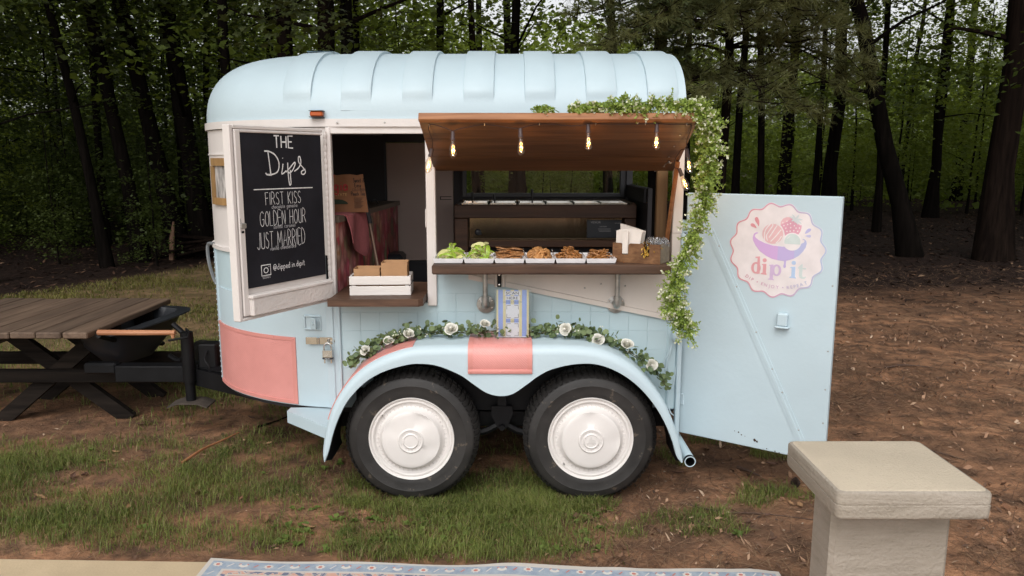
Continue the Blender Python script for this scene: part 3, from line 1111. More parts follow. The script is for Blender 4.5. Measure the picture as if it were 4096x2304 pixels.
canopy = crown_mesh('crown', [LEAF_A], sprays(150, 90, 4.4, 7.5, 14.0, 0.8, 0.3, 1.0, 0.0), 0.22)


def trunk_geo(base, top, r0, r1, limbs=0, wob=0.04, nseg=9, n=10):
    m_ = M()
    base, top = Vector(base), Vector(top)
    pts, rr = [], []
    for i in range(nseg + 1):
        t = i / nseg
        p = base.lerp(top, t)
        if 0 < i < nseg:
            p += Vector((random.gauss(0, wob), random.gauss(0, wob), 0)) * (top - base).length * 0.06
        pts.append(p)
        fl = 1 + 0.55 * math.exp(-t * 22)
        rr.append((r0 + (r1 - r0) * t) * fl)
    m_.tube(pts, rr, n, True)
    for k in range(limbs * 2):
        t = random.uniform(0.12, 0.9)
        p = base.lerp(top, t)
        a = random.uniform(0, 2 * PI)
        ln = random.uniform(0.9, 2.2)
        d = Vector((math.cos(a), math.sin(a), random.uniform(0.0, 0.7)))
        rb = (r0 + (r1 - r0) * t) * 0.32
        q = [p, p + d * ln * 0.35 + Vector((0, 0, 0.05)), p + d * ln * 0.7 + Vector((0, 0, random.uniform(-0.1, 0.2))), p + d * ln + Vector((0, 0, random.uniform(-0.25, 0.3)))]
        m_.tube(q, [rb, rb * 0.7, rb * 0.45, rb * 0.12], 5, False)
    return m_


def tree(name, x, y, r, label, height=13.0, lean=(0, 0), crown=None, bark=0, limbs=5, group=None, cs=1.0, crown_off=(0, 0)):
    z = float(gz(x, y)) - 0.03
    t = thing(name, label, 'tree', (x, y, z), group)
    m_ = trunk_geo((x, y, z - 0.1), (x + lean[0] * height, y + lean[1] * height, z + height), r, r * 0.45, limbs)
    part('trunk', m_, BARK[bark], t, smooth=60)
    if crown is not None:
        o_ = bpy.data.objects.new('crown', crown)
        COL.objects.link(o_)
        o_.parent = t
        o_.location = (crown_off[0] + lean[0] * 4, crown_off[1] + lean[1] * 4, 0.0)
        o_.rotation_euler = (0, 0, random.uniform(0, 2 * PI))
        o_.scale = (cs, cs, cs * random.uniform(0.9, 1.1))
    return t


G_L, G_R, G_B = 'dark trunks at the left edge of the wood', 'trunks in the wood on the right', 'trees standing further back in the wood'
random.seed(31)
# left: positions and leans read from the photograph's trunks
tree('broadleaf_tree', -7.15, 10.4, 0.065, 'slim trunk at the far left above the picnic table planks', 11, (-0.02, 0.01), high[0], 0, 4, G_L)
tree('broadleaf_tree', -6.35, 12.0, 0.075, 'thin dark trunk leaning left, second of the left trunks', 12, (-0.125, 0.0), high[1], 0, 4, G_L)
tree('broadleaf_tree', -6.15, 12.7, 0.11, 'dark trunk leaning left between a thin and a thick trunk', 12, (-0.13, 0.0), high[0], 0, 4, G_L)
tree('broadleaf_tree', -5.72, 13.3, 0.137, 'thick black trunk leaning left beside its upright neighbour', 13, (-0.165, 0.0), high[0], 0, 4, G_L)
tree('broadleaf_tree', -5.40, 13.5, 0.157, 'thick upright black trunk nearest the trailer nose', 13, (-0.085, 0.0), high[1], 0, 4, G_L)
tree('broadleaf_tree', -5.9, 13.9, 0.04, 'pole thin upright trunk behind the left grass edge', 9, (-0.01, 0.0), mids[1], 0, 3, G_L)
# behind the roof
tree('broadleaf_tree', -3.25, 11.5, 0.13, 'dark forked trunk rising behind the curved roof nose', 12, (-0.02, 0.02), thin[0], 1, 5, G_B)
tree('broadleaf_tree', -2.75, 11.2, 0.14, 'brown trunk leaning right behind the front of the roof', 12, (0.045, 0.01), thin[2], 1, 5, G_B)
tree('broadleaf_tree', -3.0, 15.5, 0.07, 'straight slim trunk behind the front roof rib', 12, (0.0, 0.0), thin[1], 0, 4, G_B)
tree('broadleaf_tree', -1.3, 14.5, 0.085, 'single slim dark trunk above the middle of the roof', 13, (-0.004, 0.0), thin[1], 0, 5, G_B)
# right
tree('broadleaf_tree', 8.0, 12.7, 0.22, 'thickest brown trunk at the far right of the wood', 14, (-0.002, 0.0), thin[2], 1, 4, G_R)
tree('broadleaf_tree', 6.95, 13.3, 0.155, 'thick trunk leaning hard to the left on the right side', 9, (-0.27, 0.05), None, 0, 2, G_R)
tree('broadleaf_tree', 7.8, 19.0, 0.155, 'stout upright trunk just left of the leaning one', 14, (0.005, 0.0), light, 0, 3, G_R)
tree('broadleaf_tree', 11.6, 21.5, 0.13, 'straight trunk between the leaning and the thickest trunk', 14, (0.02, 0.0), None, 0, 3, G_R)
tree('broadleaf_tree', 13.2, 26.5, 0.08, 'slender trunk leaning right beyond the leaning one', 14, (0.05, 0.0), light, 0, 3, G_R)
tree('broadleaf_tree', 17.2, 30.0, 0.165, 'dark trunk half hidden left of the thickest trunk', 15, (0.01, 0.0), light, 0, 3, G_R)
tree('broadleaf_tree', 17.0, 25.0, 0.16, 'slim trunk at the right edge of the picture', 14, (0.03, 0.0), None, 0, 3, G_R)
tree('broadleaf_tree', 8.3, 23.5, 0.14, 'upright trunk above the left half of the logo door', 14, (0.0, 0.0), light, 0, 3, G_R)
tree('broadleaf_tree', 8.2, 21.0, 0.08, 'narrow trunk above the outer edge of the logo door', 13, (0.0, 0.0), None, 0, 3, G_R)
tree('broadleaf_tree', 4.9, 17.0, 0.085, 'dark trunk above the hinge side of the logo door', 13, (0.0, 0.0), light, 0, 3, G_R)
tree('broadleaf_tree', 5.2, 19.5, 0.05, 'slim twin trunk above the hinge side of the logo door', 12, (0.01, 0.0), None, 0, 3, G_R)

# the rest of the wood
pos = []


def free(x, y, d):
    return all((x - a) ** 2 + (y - b_) ** 2 > d * d for a, b_ in pos)


random.seed(77)
tries = 0
while len(pos) < 34 and tries < 6000:
    tries += 1
    y = random.uniform(15, 42)
    x = random.uniform(-0.85, 0.85) * y
    if x > -2 and y > 27:
        continue
    if float(forest_edge(np.array(x), np.array(y))) < 2.2 or not free(x, y, 2.6):
        continue
    pos.append((x, y))
for (x, y) in pos:
    tree('broadleaf_tree', x, y, random.uniform(0.06, 0.15), ('dark tree standing deep in the wood left of the trailer' if x < -0.3 * y else 'dark tree standing deep in the wood behind the trailer roof' if x < 0.15 * y else 'dark tree standing deep in the wood right of the trailer'), random.uniform(12, 16), (random.gauss(0, 0.03), 0), (random.choice(tall) if x < -0.30 * y and y < 26 else random.choice(thin)), random.randint(0, 1), 3, ('trees deep in the wood on the left' if x < -0.3 * y else 'trees deep in the wood behind the roof' if x < 0.15 * y else 'trees deep in the wood on the right'), random.uniform(0.9, 1.3))
# understory: young trees with leaves down to the ground
pos2 = []
tries = 0
while len(pos2) < 130 and tries < 12000:
    tries += 1
    y = random.uniform(13, 40)
    x = random.uniform(-0.85, 0.85) * y
    fe = float(forest_edge(np.array(x), np.array(y)))
    if fe < (1.6 if x < 0 else 9.0) or (x > -0.3 * y and y < 19) or (x > 0.2 * y and y < 22) or not all((x - a) ** 2 + (y - b_) ** 2 > 1.7 for a, b_ in pos2):
        continue
    pos2.append((x, y))
for (x, y) in pos2:
    big = random.random() < 0.55
    tree('young_tree', x, y, 0.035 if big else 0.018, ('leafy young tree in the dark understory left of the trailer' if x < -0.3 * y else 'leafy young tree coloured bright as if lit, in the wood behind the trailer roof' if x < 0.15 * y else 'leafy young tree coloured bright as if lit, in the wood above the logo door and to its right'), 6.0 if big else 2.6, (random.gauss(0, 0.04), 0), (random.choice(mids) if x < -0.3 * y else mids[2]) if big else (random.choice(saps) if x < -0.3 * y else saps[2]), 0, 3 if big else 0, ('young trees left of the trailer' if x < -0.3 * y else 'young trees behind the roof' if x < 0.15 * y else 'young trees on the right'), random.uniform(0.85, 1.35))
k_ = 0
while k_ < 46:
    y = random.uniform(12.0, 24)
    x = random.uniform(-0.82, -0.22) * y
    if float(forest_edge(np.array(x), np.array(y))) < 1.0:
        continue
    k_ += 1
    tree('young_tree', x, y, 0.014, 'low leafy sapling on the dark floor of the wood left of the trailer', 2.2, (random.gauss(0, 0.05), 0), saps[k_ % 2], 0, 0, 'saplings on the dark floor of the wood', random.uniform(0.55, 1.1))
# added trees: unseen crowns shade the wood, some shifted over the trailer roof
for i, (x, y, ox, oy) in enumerate([(-10.5, 7.5, 0, 0), (-12, 11, 0, 0), (-9.2, 12.5, 1, -1.5), (-8.2, 15.5, 0, 0), (11.5, 9.0, -1, 0), (13.5, 13.5, -1.5, 0), (0.2, 11.6, -0.6, -6.2), (-3.9, 10.9, 0.8, -4.4), (5.3, 16.5, 1.5, -2.5), (-6.8, 17.5, 0, 0), (9.2, 11.6, -2.0, 0.5), (1.6, 12.4, -0.8, -6.4), (-15, 5, 0, 0), (-17, 12, 0, 0), (-14, 17, 0, 0), (16, 6, 0, 0), (18, 12, 0, 0), (17, 18, 0, 0)]):
    tree('broadleaf_tree', x, y, 0.075, 'tall dark tree added with an unseen broad crown closing the canopy overhead', 15, (random.gauss(0, 0.02), 0), canopy, 0, 3, 'added canopy trees at the edge of the clearing', 1.0, (ox, oy))

# ------------------------------------------------------------------ pine with boughs reaching over the trailer
PINE = leafmat('pine_needles', (0.075, 0.088, 0.032), (0.23, 0.24, 0.10), 0.35, 1.1, 0.5)
pine = thing('pine_tree', 'pine tree with long drooping needle boughs behind the rear of the trailer', 'tree', (2.58, 9.6, 0.0))
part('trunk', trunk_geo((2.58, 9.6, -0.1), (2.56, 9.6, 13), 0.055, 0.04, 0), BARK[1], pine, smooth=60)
random.seed(5)
tufts = []
for k in range(58):
    z0 = random.uniform(2.55, 5.2)
    a = random.uniform(-PI * 0.92, -0.15)
    ln = random.uniform(1.2, 2.6) * (0.62 if a > -1.2 else 1.0)
    d = Vector((math.cos(a), math.sin(a), 0.05))
    p0 = Vector((2.57, 9.6, z0))
    pts = [p0 + d * ln * t + Vector((0, 0, 0.25 * t - 0.75 * t * t + random.gauss(0, 0.03))) for t in (0, 0.25, 0.5, 0.75, 1.0)]
    m = M()
    m.tube(catmull(pts, 3), [0.022 - 0.0015 * i for i in range(13)], 5, False)
    for t in np.linspace(0.25, 1.0, 13):
        b0 = p0 + d * ln * float(t) + Vector((0, 0, 0.25 * t - 0.75 * t * t))
        for s in (-1, 1):
            dd = (d * 0.5 + Vector((-d.y, d.x, 0)) * s * random.uniform(0.5, 1.1) + Vector((0, 0, random.uniform(-0.5, 0.45)))).normalized()
            l2 = random.uniform(0.14, 0.5) * (1.25 - 0.6 * float(t))
            m.tube([b0, b0 + dd * l2 * 0.6, b0 + dd * l2 + Vector((0, 0, 0.03))], [0.006, 0.0045, 0.003], 4, False)
            for q_ in (0.55, 1.0):
                if random.random() < 0.92:
                    tufts.append((b0 + dd * l2 * q_, dd))
    part('bough', m, BARK[1], pine, smooth=60)
NE = []
for (p, d) in tufts:
    for k in range(34):
        dirn = (d * 0.75 + Vector((random.gauss(0, 1), random.gauss(0, 1), random.gauss(0, 1))).normalized() * 0.9).normalized()
        ln = random.uniform(0.075, 0.135)
        s = dirn.cross(Vector((random.gauss(0, 1), random.gauss(0, 1), random.gauss(0, 1)))).normalized() * 0.0024
        q0 = p - d * random.uniform(0, 0.05)
        tip = q0 + dirn * ln - Vector((0, 0, 0.012))
        NE.append([tuple(q0 - s), tuple(q0 + s), tuple(tip + s * 0.4), tuple(tip - s * 0.4)])
o = bpy.data.objects.new('needles', fast_mesh('needles', np.array(NE) - np.array([2.58, 9.6, 0.0]), 4, [PINE]))
COL.objects.link(o)
o.parent = pine
tag(o, kind='stuff')

# low maple boughs hanging in at the top of the picture
for (nm, lab, x, y, r_, cl) in (('maple_tree', 'maple with large grey green leaves hanging above the rear roof ribs', 2.1, 11.5, 0.11, [(1.35, 8.2, 3.1), (1.6, 8.0, 2.95), (1.75, 8.4, 2.75), (1.2, 8.4, 3.35), (1.55, 8.3, 3.3), (0.9, 8.6, 3.4), (1.9, 8.6, 3.3), (1.45, 8.8, 3.0), (1.8, 8.1, 3.0), (1.1, 8.1, 3.15)]),
                                 ('maple_tree', 'maple with pointed pale leaves hanging over the front of the roof', -2.2, 10.6, 0.10, [(-2.55, 8.2, 3.25), (-2.2, 8.0, 3.15), (-2.8, 8.4, 3.0), (-1.9, 8.3, 3.2), (-2.4, 8.7, 3.35), (-2.0, 8.8, 3.0), (-1.6, 8.5, 3.45), (-2.7, 8.9, 3.4)])):
    t = thing(nm, lab, 'tree', (x, y, 0))
    mm = trunk_geo((x, y, -0.1), (x + 0.1, y, 11), r_, r_ * 0.5, 3)
    Pn = []
    for c_ in cl:
        c_ = Vector(c_)
        mm.tube(catmull([(x, y, c_.z + 0.5), tuple(Vector((x, y, c_.z + 0.5)).lerp(c_, 0.5) + Vector((0, 0, 0.15))), tuple(c_)], 4), [0.02 - 0.0018 * i for i in range(9)], 5, False)
        Pn.append(np.array(c_) + rng.normal(0, 1, (46, 3)) * np.array([0.24, 0.22, 0.10]))
    P = np.concatenate(Pn + [sprays(40, 50, 2.2, 4.2, 9, 0.5, 0.12) + np.array([x, y, 0])], 0)
    part('trunk', mm, BARK[0], t, smooth=60)
    # five-lobed leaves
    n = len(P)
    quad = []
    for i in range(n):
        sz = random.uniform(0.05, 0.085)
        a0 = random.uniform(0, 2 * PI)
        nrm = Vector((random.gauss(0, .5), random.gauss(-.35, .5), 1)).normalized()
        ux = nrm.cross(Vector((math.cos(a0), math.sin(a0), 0.1))).normalized()
        uy = nrm.cross(ux)
        c_ = Vector(P[i])
        for lob, ll in ((0, 1.0), (55, .85), (-55, .85), (115, .55), (-115, .55)):
            d = ux * math.cos(R(lob)) + uy * math.sin(R(lob))
            s_ = -ux * math.sin(R(lob)) + uy * math.cos(R(lob))
            quad.append([tuple(c_), tuple(c_ + d * sz * ll * .5 + s_ * sz * .24), tuple(c_ + d * sz * ll - nrm * 0.01), tuple(c_ + d * sz * ll * .5 - s_ * sz * .24)])
    o = bpy.data.objects.new('crown', fast_mesh('crown', np.array(quad) - np.array([x, y, 0.0]), 4, [LEAF_C]))
    COL.objects.link(o)
    o.parent = t

# ------------------------------------------------------------------ far wood: one mass, thinner to the right
n, n2 = 110000, 45000
fr_ = np.concatenate([36 + 34 * rng.random(n) ** 1.5, 32 + 40 * rng.random(n2) ** 1.5])
fa_ = np.concatenate([rng.uniform(-0.77, 0.77, n), rng.choice([-1, 1], n2) * rng.uniform(0.77, 1.62, n2)])
fx, fy = fr_ * np.sin(fa_), fr_ * np.cos(fa_)
n = n + n2
q_ = np.tan(np.clip(fa_, -1.2, 1.2))
top_ = 16 + 0 * q_ - 8.5 * sstep(-0.35, 0.05, q_) - 2.0 * sstep(0.25, 0.5, q_)
hgt = top_ * (0.65 + 0.7 * fnoise(fx, fy * 0 + 3, 0.16, 3))
fz = rng.random(n) ** 0.9 * hgt
keep = fnoise(fx * 0.35 + 3 * fz, fy * 0.2 + fz * 1.3, 0.45, 3) > 0.38 + 0.10 * sstep(0.1, 0.3, q_) * sstep(2, 4, fz)
P = np.stack([fx, fy, fz], -1)[keep]
fa_ = fa_[keep]
la_ = rng.uniform(-0.7, 0.75, 30000)
lr_ = 29 + 10 * rng.random(30000)
lz_ = 3.2 * rng.random(30000) ** 1.3 * (0.4 + 1.1 * fnoise(lr_ * np.sin(la_), lr_, 0.5, 3))
ok_ = fnoise(lr_ * np.sin(la_) * 0.8, lr_ * 0.8 + lz_ * 2, 0.6, 3) > 0.45
P = np.concatenate([P, np.stack([lr_ * np.sin(la_), lr_ * np.cos(la_), lz_], -1)[ok_]], 0)
fa_ = np.concatenate([fa_, la_[ok_] * 0.9])
o = bpy.data.objects.new('far_wood', fast_mesh('far_wood', leaves_at(P, np.where(np.abs(fa_) > 0.77, 0.7, np.where(np.hypot(P[:, 0], P[:, 1]) < 39, 0.3, 0.42)), 0.9), 4, [LEAF_FAR_LIT]))
COL.objects.link(o)
tag(o, 'mass of leaves far back beyond the trunks, coloured bright green as if lit', 'wood', kind='stuff')
# ================================================================== THE TRAILER
YS, YC, YB, XR, XF = 3.77, 4.59, 5.41, 0.834, -0.75
AX, AY = 0.98, YC - 3.77
Z0, ZB = 0.41, 1.847
trailer = thing('food_trailer', 'light blue and white converted horse trailer with open serving hatch and two white-hubbed wheels', 'food trailer', (-0.1, 4.59, 0.0))


def plan(t, off=0.0):
    """front curve: t = 0 on the near side, 90 at the nose, 180 on the far side; returns X, Y"""
    a = R(t)
    x, y = XF - AX * math.sin(a), YC - AY * math.cos(a)
    n = Vector((-math.sin(a) / AX, -math.cos(a) / AY)).normalized()
    return x + n.x * off, y + n.y * off


def t_of_x(x):
    return math.degrees(math.asin((XF - x) / AX))


def curved(m, t0, t1, z0, z1, off_out, off_in, n=24, nz=1, mi=0):
    ts = [t0 + (t1 - t0) * i / n for i in range(n + 1)]
    zs = [z0 + (z1 - z0) * i / nz for i in range(nz + 1)]
    m.slab([[(*plan(t, off_out), z) for t in ts] for z in zs], [[(*plan(t, off_in), z) for t in ts] for z in zs], mi=mi)


# ---- roof shell with ribs
def roof_pt(s, w, lift=0.0):
    """s along the side: X on the straight part or angle on the nose; w from 0 (eave) to 1 (ridge)"""
    zn = w
    ky = max(0.0, 1 - zn ** 2.4) ** (1 / 2.4)
    kx = max(0.0, 1 - zn ** 2.4) ** (1 / 5)
    return ky, kx, ZB + 0.385 * zn


ws = [1 - (1 - i / 22) ** 1.6 for i in range(23)]
m = M()
rows_near = []
for w in ws:
    ky, kx, z = roof_pt(0, w)
    row = []
    for i in range(13):                                   # near side, rear to front
        x = XR - (XR - XF) * i / 12
        row.append((x, YC - AY * ky, z))
    for i in range(1, 40):
        a = R(180 * i / 40)
        row.append((XF - AX * kx * math.sin(a), YC - AY * ky * math.cos(a), z))
    for i in range(13):
        x = XF + (XR - XF) * i / 12
        row.append((x, YC + AY * ky, z))
    rows_near.append(row)
m.grid([list(reversed(r_)) for r_ in rows_near])
roof = part('roof', m, BLUE, trailer, smooth=50)
m = M()
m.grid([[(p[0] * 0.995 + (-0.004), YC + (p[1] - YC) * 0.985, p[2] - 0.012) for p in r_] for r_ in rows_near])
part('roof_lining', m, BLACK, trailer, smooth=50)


def section(y_off, lift):
    """height and depth along the roof section; angle 0 at near eave to 180 at far eave"""
    pass


def roof_section(n=44, w0=0.0):
    pts = []
    for i in range(n + 1):
        a = PI * i / n
        cy, cz = math.cos(a), math.sin(a)
        e = 2 / 2.4
        pts.append((-math.copysign(abs(cy) ** e, cy), cz ** e))
    return pts


sec = roof_section(90)
for k in range(7):
    xc = -1.040 + 0.2935 * k
    hw = 0.072
    m = M()
    rows, base = [], []
    for (py, pz) in sec:
        z = ZB + 0.385 * pz
        y = YC + AY * py
        # the rib stands proud of the shell from shoulder to shoulder, with a blunt lower end
        up = sstep(0.22, 0.36, pz)
        h = 0.0145 * float(up)
        n = Vector((0, py * abs(py) ** 0.4 / AY, pz ** 1.4 / 0.385)).normalized()
        cut = (AX * max(0.0, 1 - pz ** 2.4) ** 0.2)
        r_ = []
        for (dx, q) in ((-hw - 0.002, -0.004), (-hw, h * 0.85), (-hw + 0.004, h), (0, h), (hw - 0.004, h), (hw, h * 0.85), (hw + 0.002, -0.004)):
            r_.append((xc + dx, y + n.y * q, z + n.z * q))
        if pz > 0.1:
            rows.append(r_)
    # ribs in front of the side's straight part follow the nose as it draws in
    if xc < XF:
        fixed = []
        for r_ in rows:
            q = []
            for (x, y, z) in r_:
                zn = min(1, (z - ZB) / 0.385)
                kx = max(0.0, 1 - zn ** 2.4) ** 0.2
                ky = max(1e-6, 1 - zn ** 2.4) ** (1 / 2.4)
                if x < XF and kx > 1e-4:
                    sa = min(1, (XF - x) / (AX * kx))
                    yn = math.sqrt(1 - sa * sa)
                    y = YC + (y - YC) * yn
                q.append((x, y, z))
            fixed.append(q)
        rows = fixed
    m.grid(rows)
    part('roof_rib', m, BLUE, trailer, smooth=40)

# ---- eave belt all the way round, with screws
m = M()
m.box(XF, XR, YS - 0.012, YS + 0.01, 1.813, 1.850, 0)
curved(m, 0, 180, 1.813, 1.850, 0.012, -0.01, 40)
m.box(XF, XR, YB - 0.01, YB + 0.012, 1.813, 1.850, 0)
belt = part('eave_belt', m, WHITE, trailer)
m = M()
for (x, y, z) in ((-0.835, YS - 0.016, 1.832), (-0.608, YS - 0.014, 1.832), (-0.2, YS - 0.014, 1.832)):
    m.lathe([(0.0, 0.003), (0.004, 0.002), (0.005, 0.0)], 10, frame((x, y + 0.002, z), (1, 0, 0), (0, 0, 1), (0, -1, 0)))
part('screw', m, STEEL, belt)

# ---- amber marker lamp on the roof edge
m = M()
lx, lz = -0.932, 1.872
m.box(lx - 0.034, lx + 0.034, YS - 0.028, YS + 0.03, lz - 0.016, lz - 0.013, 0.001)
m.box(lx - 0.034, lx + 0.034, YS - 0.028, YS + 0.03, lz + 0.013, lz + 0.016, 0.001)
lamp = part('marker_lamp', m, DARKGREY, trailer)
m = M()
m.box(lx - 0.030, lx + 0.030, YS - 0.024, YS + 0.03, lz - 0.012, lz + 0.0125, 0.005)
part('amber_lens', m, AMBER, lamp)

# ---- front walls (white above, blue below), rivet strip
tj = t_of_x(-0.885)
m = M()
curved(m, tj, 180 - tj, 1.19, 1.81, 0.0, -0.02, 40, 2)
part('upper_front_wall', m, WHITE, trailer)
m = M()
curved(m, t_of_x(-0.93), 180 - tj, Z0, 1.188, 0.0, -0.02, 40, 2)
part('lower_front_wall', m, BLUE_WALL, trailer)
m = M()
curved(m, tj + 3, 180 - tj, 1.176, 1.196, 0.014, -0.01, 40)
curved(m, tj + 3, 180 - tj, 1.680, 1.688, 0.005, -0.01, 40)
part('front_moulding', m, WHITE, trailer)
m = M()
curved(m, 66, 69.5, Z0, 1.19, 0.007, -0.01, 2)
strip = part('rivet_strip', m, BLUE, trailer)
m = M()
for k in range(26):
    z = Z0 + 0.02 + k * 0.03
    p = plan(67.7, 0.008)
    n = Vector((p[0] - XF, p[1] - YC, 0)).normalized()
    m.lathe([(0.0, 0.004), (0.004, 0.003), (0.006, 0.0)], 8, frame((p[0], p[1], z), n.cross(Vector((0, 0, 1))) * -1, (0, 0, 1), n))
part('rivet', m, BLUE, strip)
# bent steel corner bar at the nose side
m = M()
cx, cy = plan(72, 0.03)
m.tube(catmull([(cx + 0.05, cy - 0.06, 1.195), (cx + 0.004, cy - 0.01, 1.19), (cx - 0.010, cy, 1.16), (cx - 0.006, cy, 1.08), (cx + 0.012, cy, 1.00), (cx + 0.03, cy - 0.005, 0.96)], 4), 0.010, 6)
part('corner_bar', m, paint('dull_steel', (0.16, 0.17, 0.18), 0.5, 0.2, 30), trailer)

# ---- pink kick plates on the nose
m = M()
curved(m, t_of_x(-1.098), 65.5, 0.414, 0.765, 0.007, -0.005, 20, 4)
kp = part('kick_plate', m, PINK, trailer)
m = M()
ta, tb = t_of_x(-1.098), 65.5
curved(m, ta, tb, 0.414, 0.432, 0.011, 0.006, 20)
curved(m, ta, tb, 0.748, 0.766, 0.011, 0.006, 20)
curved(m, ta, ta + 1.4, 0.432, 0.748, 0.011, 0.006, 2)
part('plate_border', m, PINK_EDGE, kp)
m = M()
for z in (0.42, 0.59, 0.76):
    for t in (ta + 0.7, ta + 8, tb - 8):
        if z == 0.59 and t > ta + 1:
            continue
        p = plan(t, 0.011)
        m.lathe([(0.0, 0.003), (0.003, 0.002), (0.004, 0.0)], 8, frame((*p, z), (1, 0, 0), (0, 0, 1), (0, -1, 0)))
part('rivet', m, PINK_EDGE, kp)
m = M()
curved(m, 70, 150, 0.42, 0.80, 0.007, -0.005, 20, 2)
part('kick_plate', m, PINK, trailer)

# ---- small nose window with a wooden surround
wn_ = group_part('nose_window', trailer)
m = M()
t0, t1 = 40, 58
curved(m, t0, t1, 1.455, 1.625, 0.004, -0.005, 6)
pane_mat, nt_, b_ = new_mat('frosted_pane')
nt_.links.new(ramp(nt_, noise(nt_, coords(nt_, (60, 60, 14)), 1.0, 5), [(0.35, (0.16, 0.15, 0.14)), (0.7, (0.62, 0.58, 0.56))]), b_.inputs['Base Color'])
part('pane', m, pane_mat, wn_)
for (a, b2, c, d) in ((t0 - 1, t1 + 2, 1.625, 1.665), (t0 - 1, t1 + 3, 1.42, 1.457), (t1, t1 + 3, 1.458, 1.624), (t0 - 2, t0 + 0.5, 1.458, 1.624)):
    m = M()
    curved(m, a, b2, c, d, 0.016, 0.0, 6)
    part('frame_board', m, TRIM_WOOD, wn_)

# ---- lower half door, closed, with recessed latch and hasp
ta, tb = t_of_x(-0.932), 19.5
m = M()
curved(m, t_of_x(-0.932), 62, 0.408, 0.966, 0.006, -0.004, 24, 2)
ldoor = part('lower_door', m, BLUE, trailer)


def side_pt(x, off=0.0):
    if x >= XF:
        return (x, YS - off)
    return plan(t_of_x(x), off)


lf = frame((-1.002, side_pt(-1.002, 0.006)[1], 0.848), (1, -0.14, 0), (0, 0, 1), (-0.14, -1, 0))
m = M()
w, h, b2 = 0.046, 0.038, 0.010
for (a, c, d, e) in ((-w, w, h - b2, h), (-w, w, -h, -h + b2), (-w, -w + b2, -h + b2, h - b2), (w - b2, w, -h + b2, h - b2)):
    m.box(a, c, d, e, -0.004, 0.008, 0.003, lf)
m.box(-w + b2, w - b2, -h + b2, h - b2, -0.004, 0.0015, 0, lf)
lt = part('recessed_latch', m, BLUE, ldoor)
m = M()
pf = lf @ tr(-0.005, 0, 0.012) @ rot('Y', -28)
m.box(0, 0.038, -0.029, 0.029, 0.0, 0.004, 0.0015, pf)
m.lathe([(0.0, 0.008), (0.007, 0.008), (0.008, 0.004)], 12, pf @ tr(0.017, 0, 0))
part('latch_paddle', m, BLUE, ldoor)
hasp = group_part('hasp', trailer)
hf = frame((-0.97, side_pt(-0.97, 0.008)[1] - 0.006, 0.758), (1, -0.06, 0), (0, 0, 1), (-0.06, -1, 0))
m = M()
m.box(-0.068, -0.010, -0.019, 0.019, 0, 0.004, 0.0015, hf)
part('hasp_leaf', m, CHROME, hasp, label='leaf of the hasp screwed on the door')
m = M()
m.tube([hf @ Vector((-0.003, -0.016, 0.004)), hf @ Vector((-0.003, 0.016, 0.004))], 0.006, 10)
part('hinge_knuckle', m, CHROME, hasp)
m = M()
pr = [(0.004, -0.018), (0.062, -0.018), (0.076, -0.012), (0.081, 0), (0.076, 0.012), (0.062, 0.018), (0.004, 0.018)]
m.prism(pr, 0.004, hf @ tr(0, 0.002, 0.004))
part('hasp_strap', m, CHROME, hasp)
m = M()
stf = hf @ tr(0.050, 0, 0.008)
m.tube([stf @ Vector(p) for p in ((0, 0.010, -0.002), (0, 0.010, 0.010), (0, 0.004, 0.016), (0, -0.004, 0.016), (0, -0.010, 0.010), (0, -0.010, -0.002))], 0.003, 8)
part('staple', m, CHROME, hasp)

# ---- jamb ridges beside the lower door
m = M()
m.box(-0.931, -0.862, YS - 0.001, YS + 0.02, 0.41, 1.00, 0)
m.box(-0.900, -0.893, YS - 0.007, YS + 0.002, 0.41, 0.985, 0.002)
m.box(-0.869, -0.858, YS - 0.009, YS + 0.002, 0.41, 0.985, 0.003)
part('door_jamb', m, BLUE, trailer)

# ---- near side wall, tile grid pressed into the panel
m = M()
m.box(-0.862, XR, YS + 0.006, YS + 0.03, Z0, 0.952, 0)
m.box(-0.40, XR, YS + 0.006, YS + 0.03, 0.952, 1.128, 0)
part('side_wall', m, BLUE_WALL, trailer)
tm = M().box(-0.0474, 0.0474, -0.0022, 0.001, -0.0474, 0.0474, 0.0011).mesh('tile', (0, 0, 0), [BLUE_WALL])
for r_ in range(7):
    for c in range(18):
        x = -0.806 + c * 0.0958 + (0.0 if r_ % 2 else 0.0)
        z = 0.475 + r_ * 0.0958
        if x > 0.80 or (z > 0.93 and x < -0.34) or (-0.63 < x < 0.58 and z < 0.70):
            continue
        if z > 1.0 + 0.04:
            continue
        place('tile', tm, trailer, tr(x, YS + 0.006, z))
# top strip of wall right under the serving shelf
# cream board above a slanting trim strip
m = M()
F = frame((0, YS - 0.004, 0), (1, 0, 0), (0, 0, 1), (0, -1, 0))


def zl(x):
    return 1.103 - 0.206 * (x + 0.233) if x > -0.233 else 1.103


m.prism([(-0.233, 1.108), (-0.085, 1.108), (-0.085, zl(-0.085) - 0.0), (-0.233, 1.1035)], 0.004, F)
m.prism([(-0.035, 1.108), (0.80, 1.108), (0.80, zl(0.80)), (-0.035, zl(-0.035))], 0.004, F)
part('cream_board', m, CREAM, trailer)
for (x0, x1) in ((-0.215, -0.088), (-0.032, 0.80)):
    m = M()
    m.prism([(x0, zl(x0) - 0.001), (x1, zl(x1) - 0.001), (x1, zl(x1) - 0.026), (x0, zl(x0) - 0.026)], 0.010, F, z0=-0.001)
    part('slanting_trim', m, CREAM, trailer)
m = M()
m.box(-0.086, -0.034, YS - 0.016, YS + 0.0, 1.035, 1.112, 0.003)
bat = part('batten', m, CREAM, trailer)
m = M()
m.box(-0.073, -0.052, YS - 0.022, YS - 0.015, 1.036, 1.110, 0.001)
hs = part('hinge_strap', m, BLACK_METAL, bat)
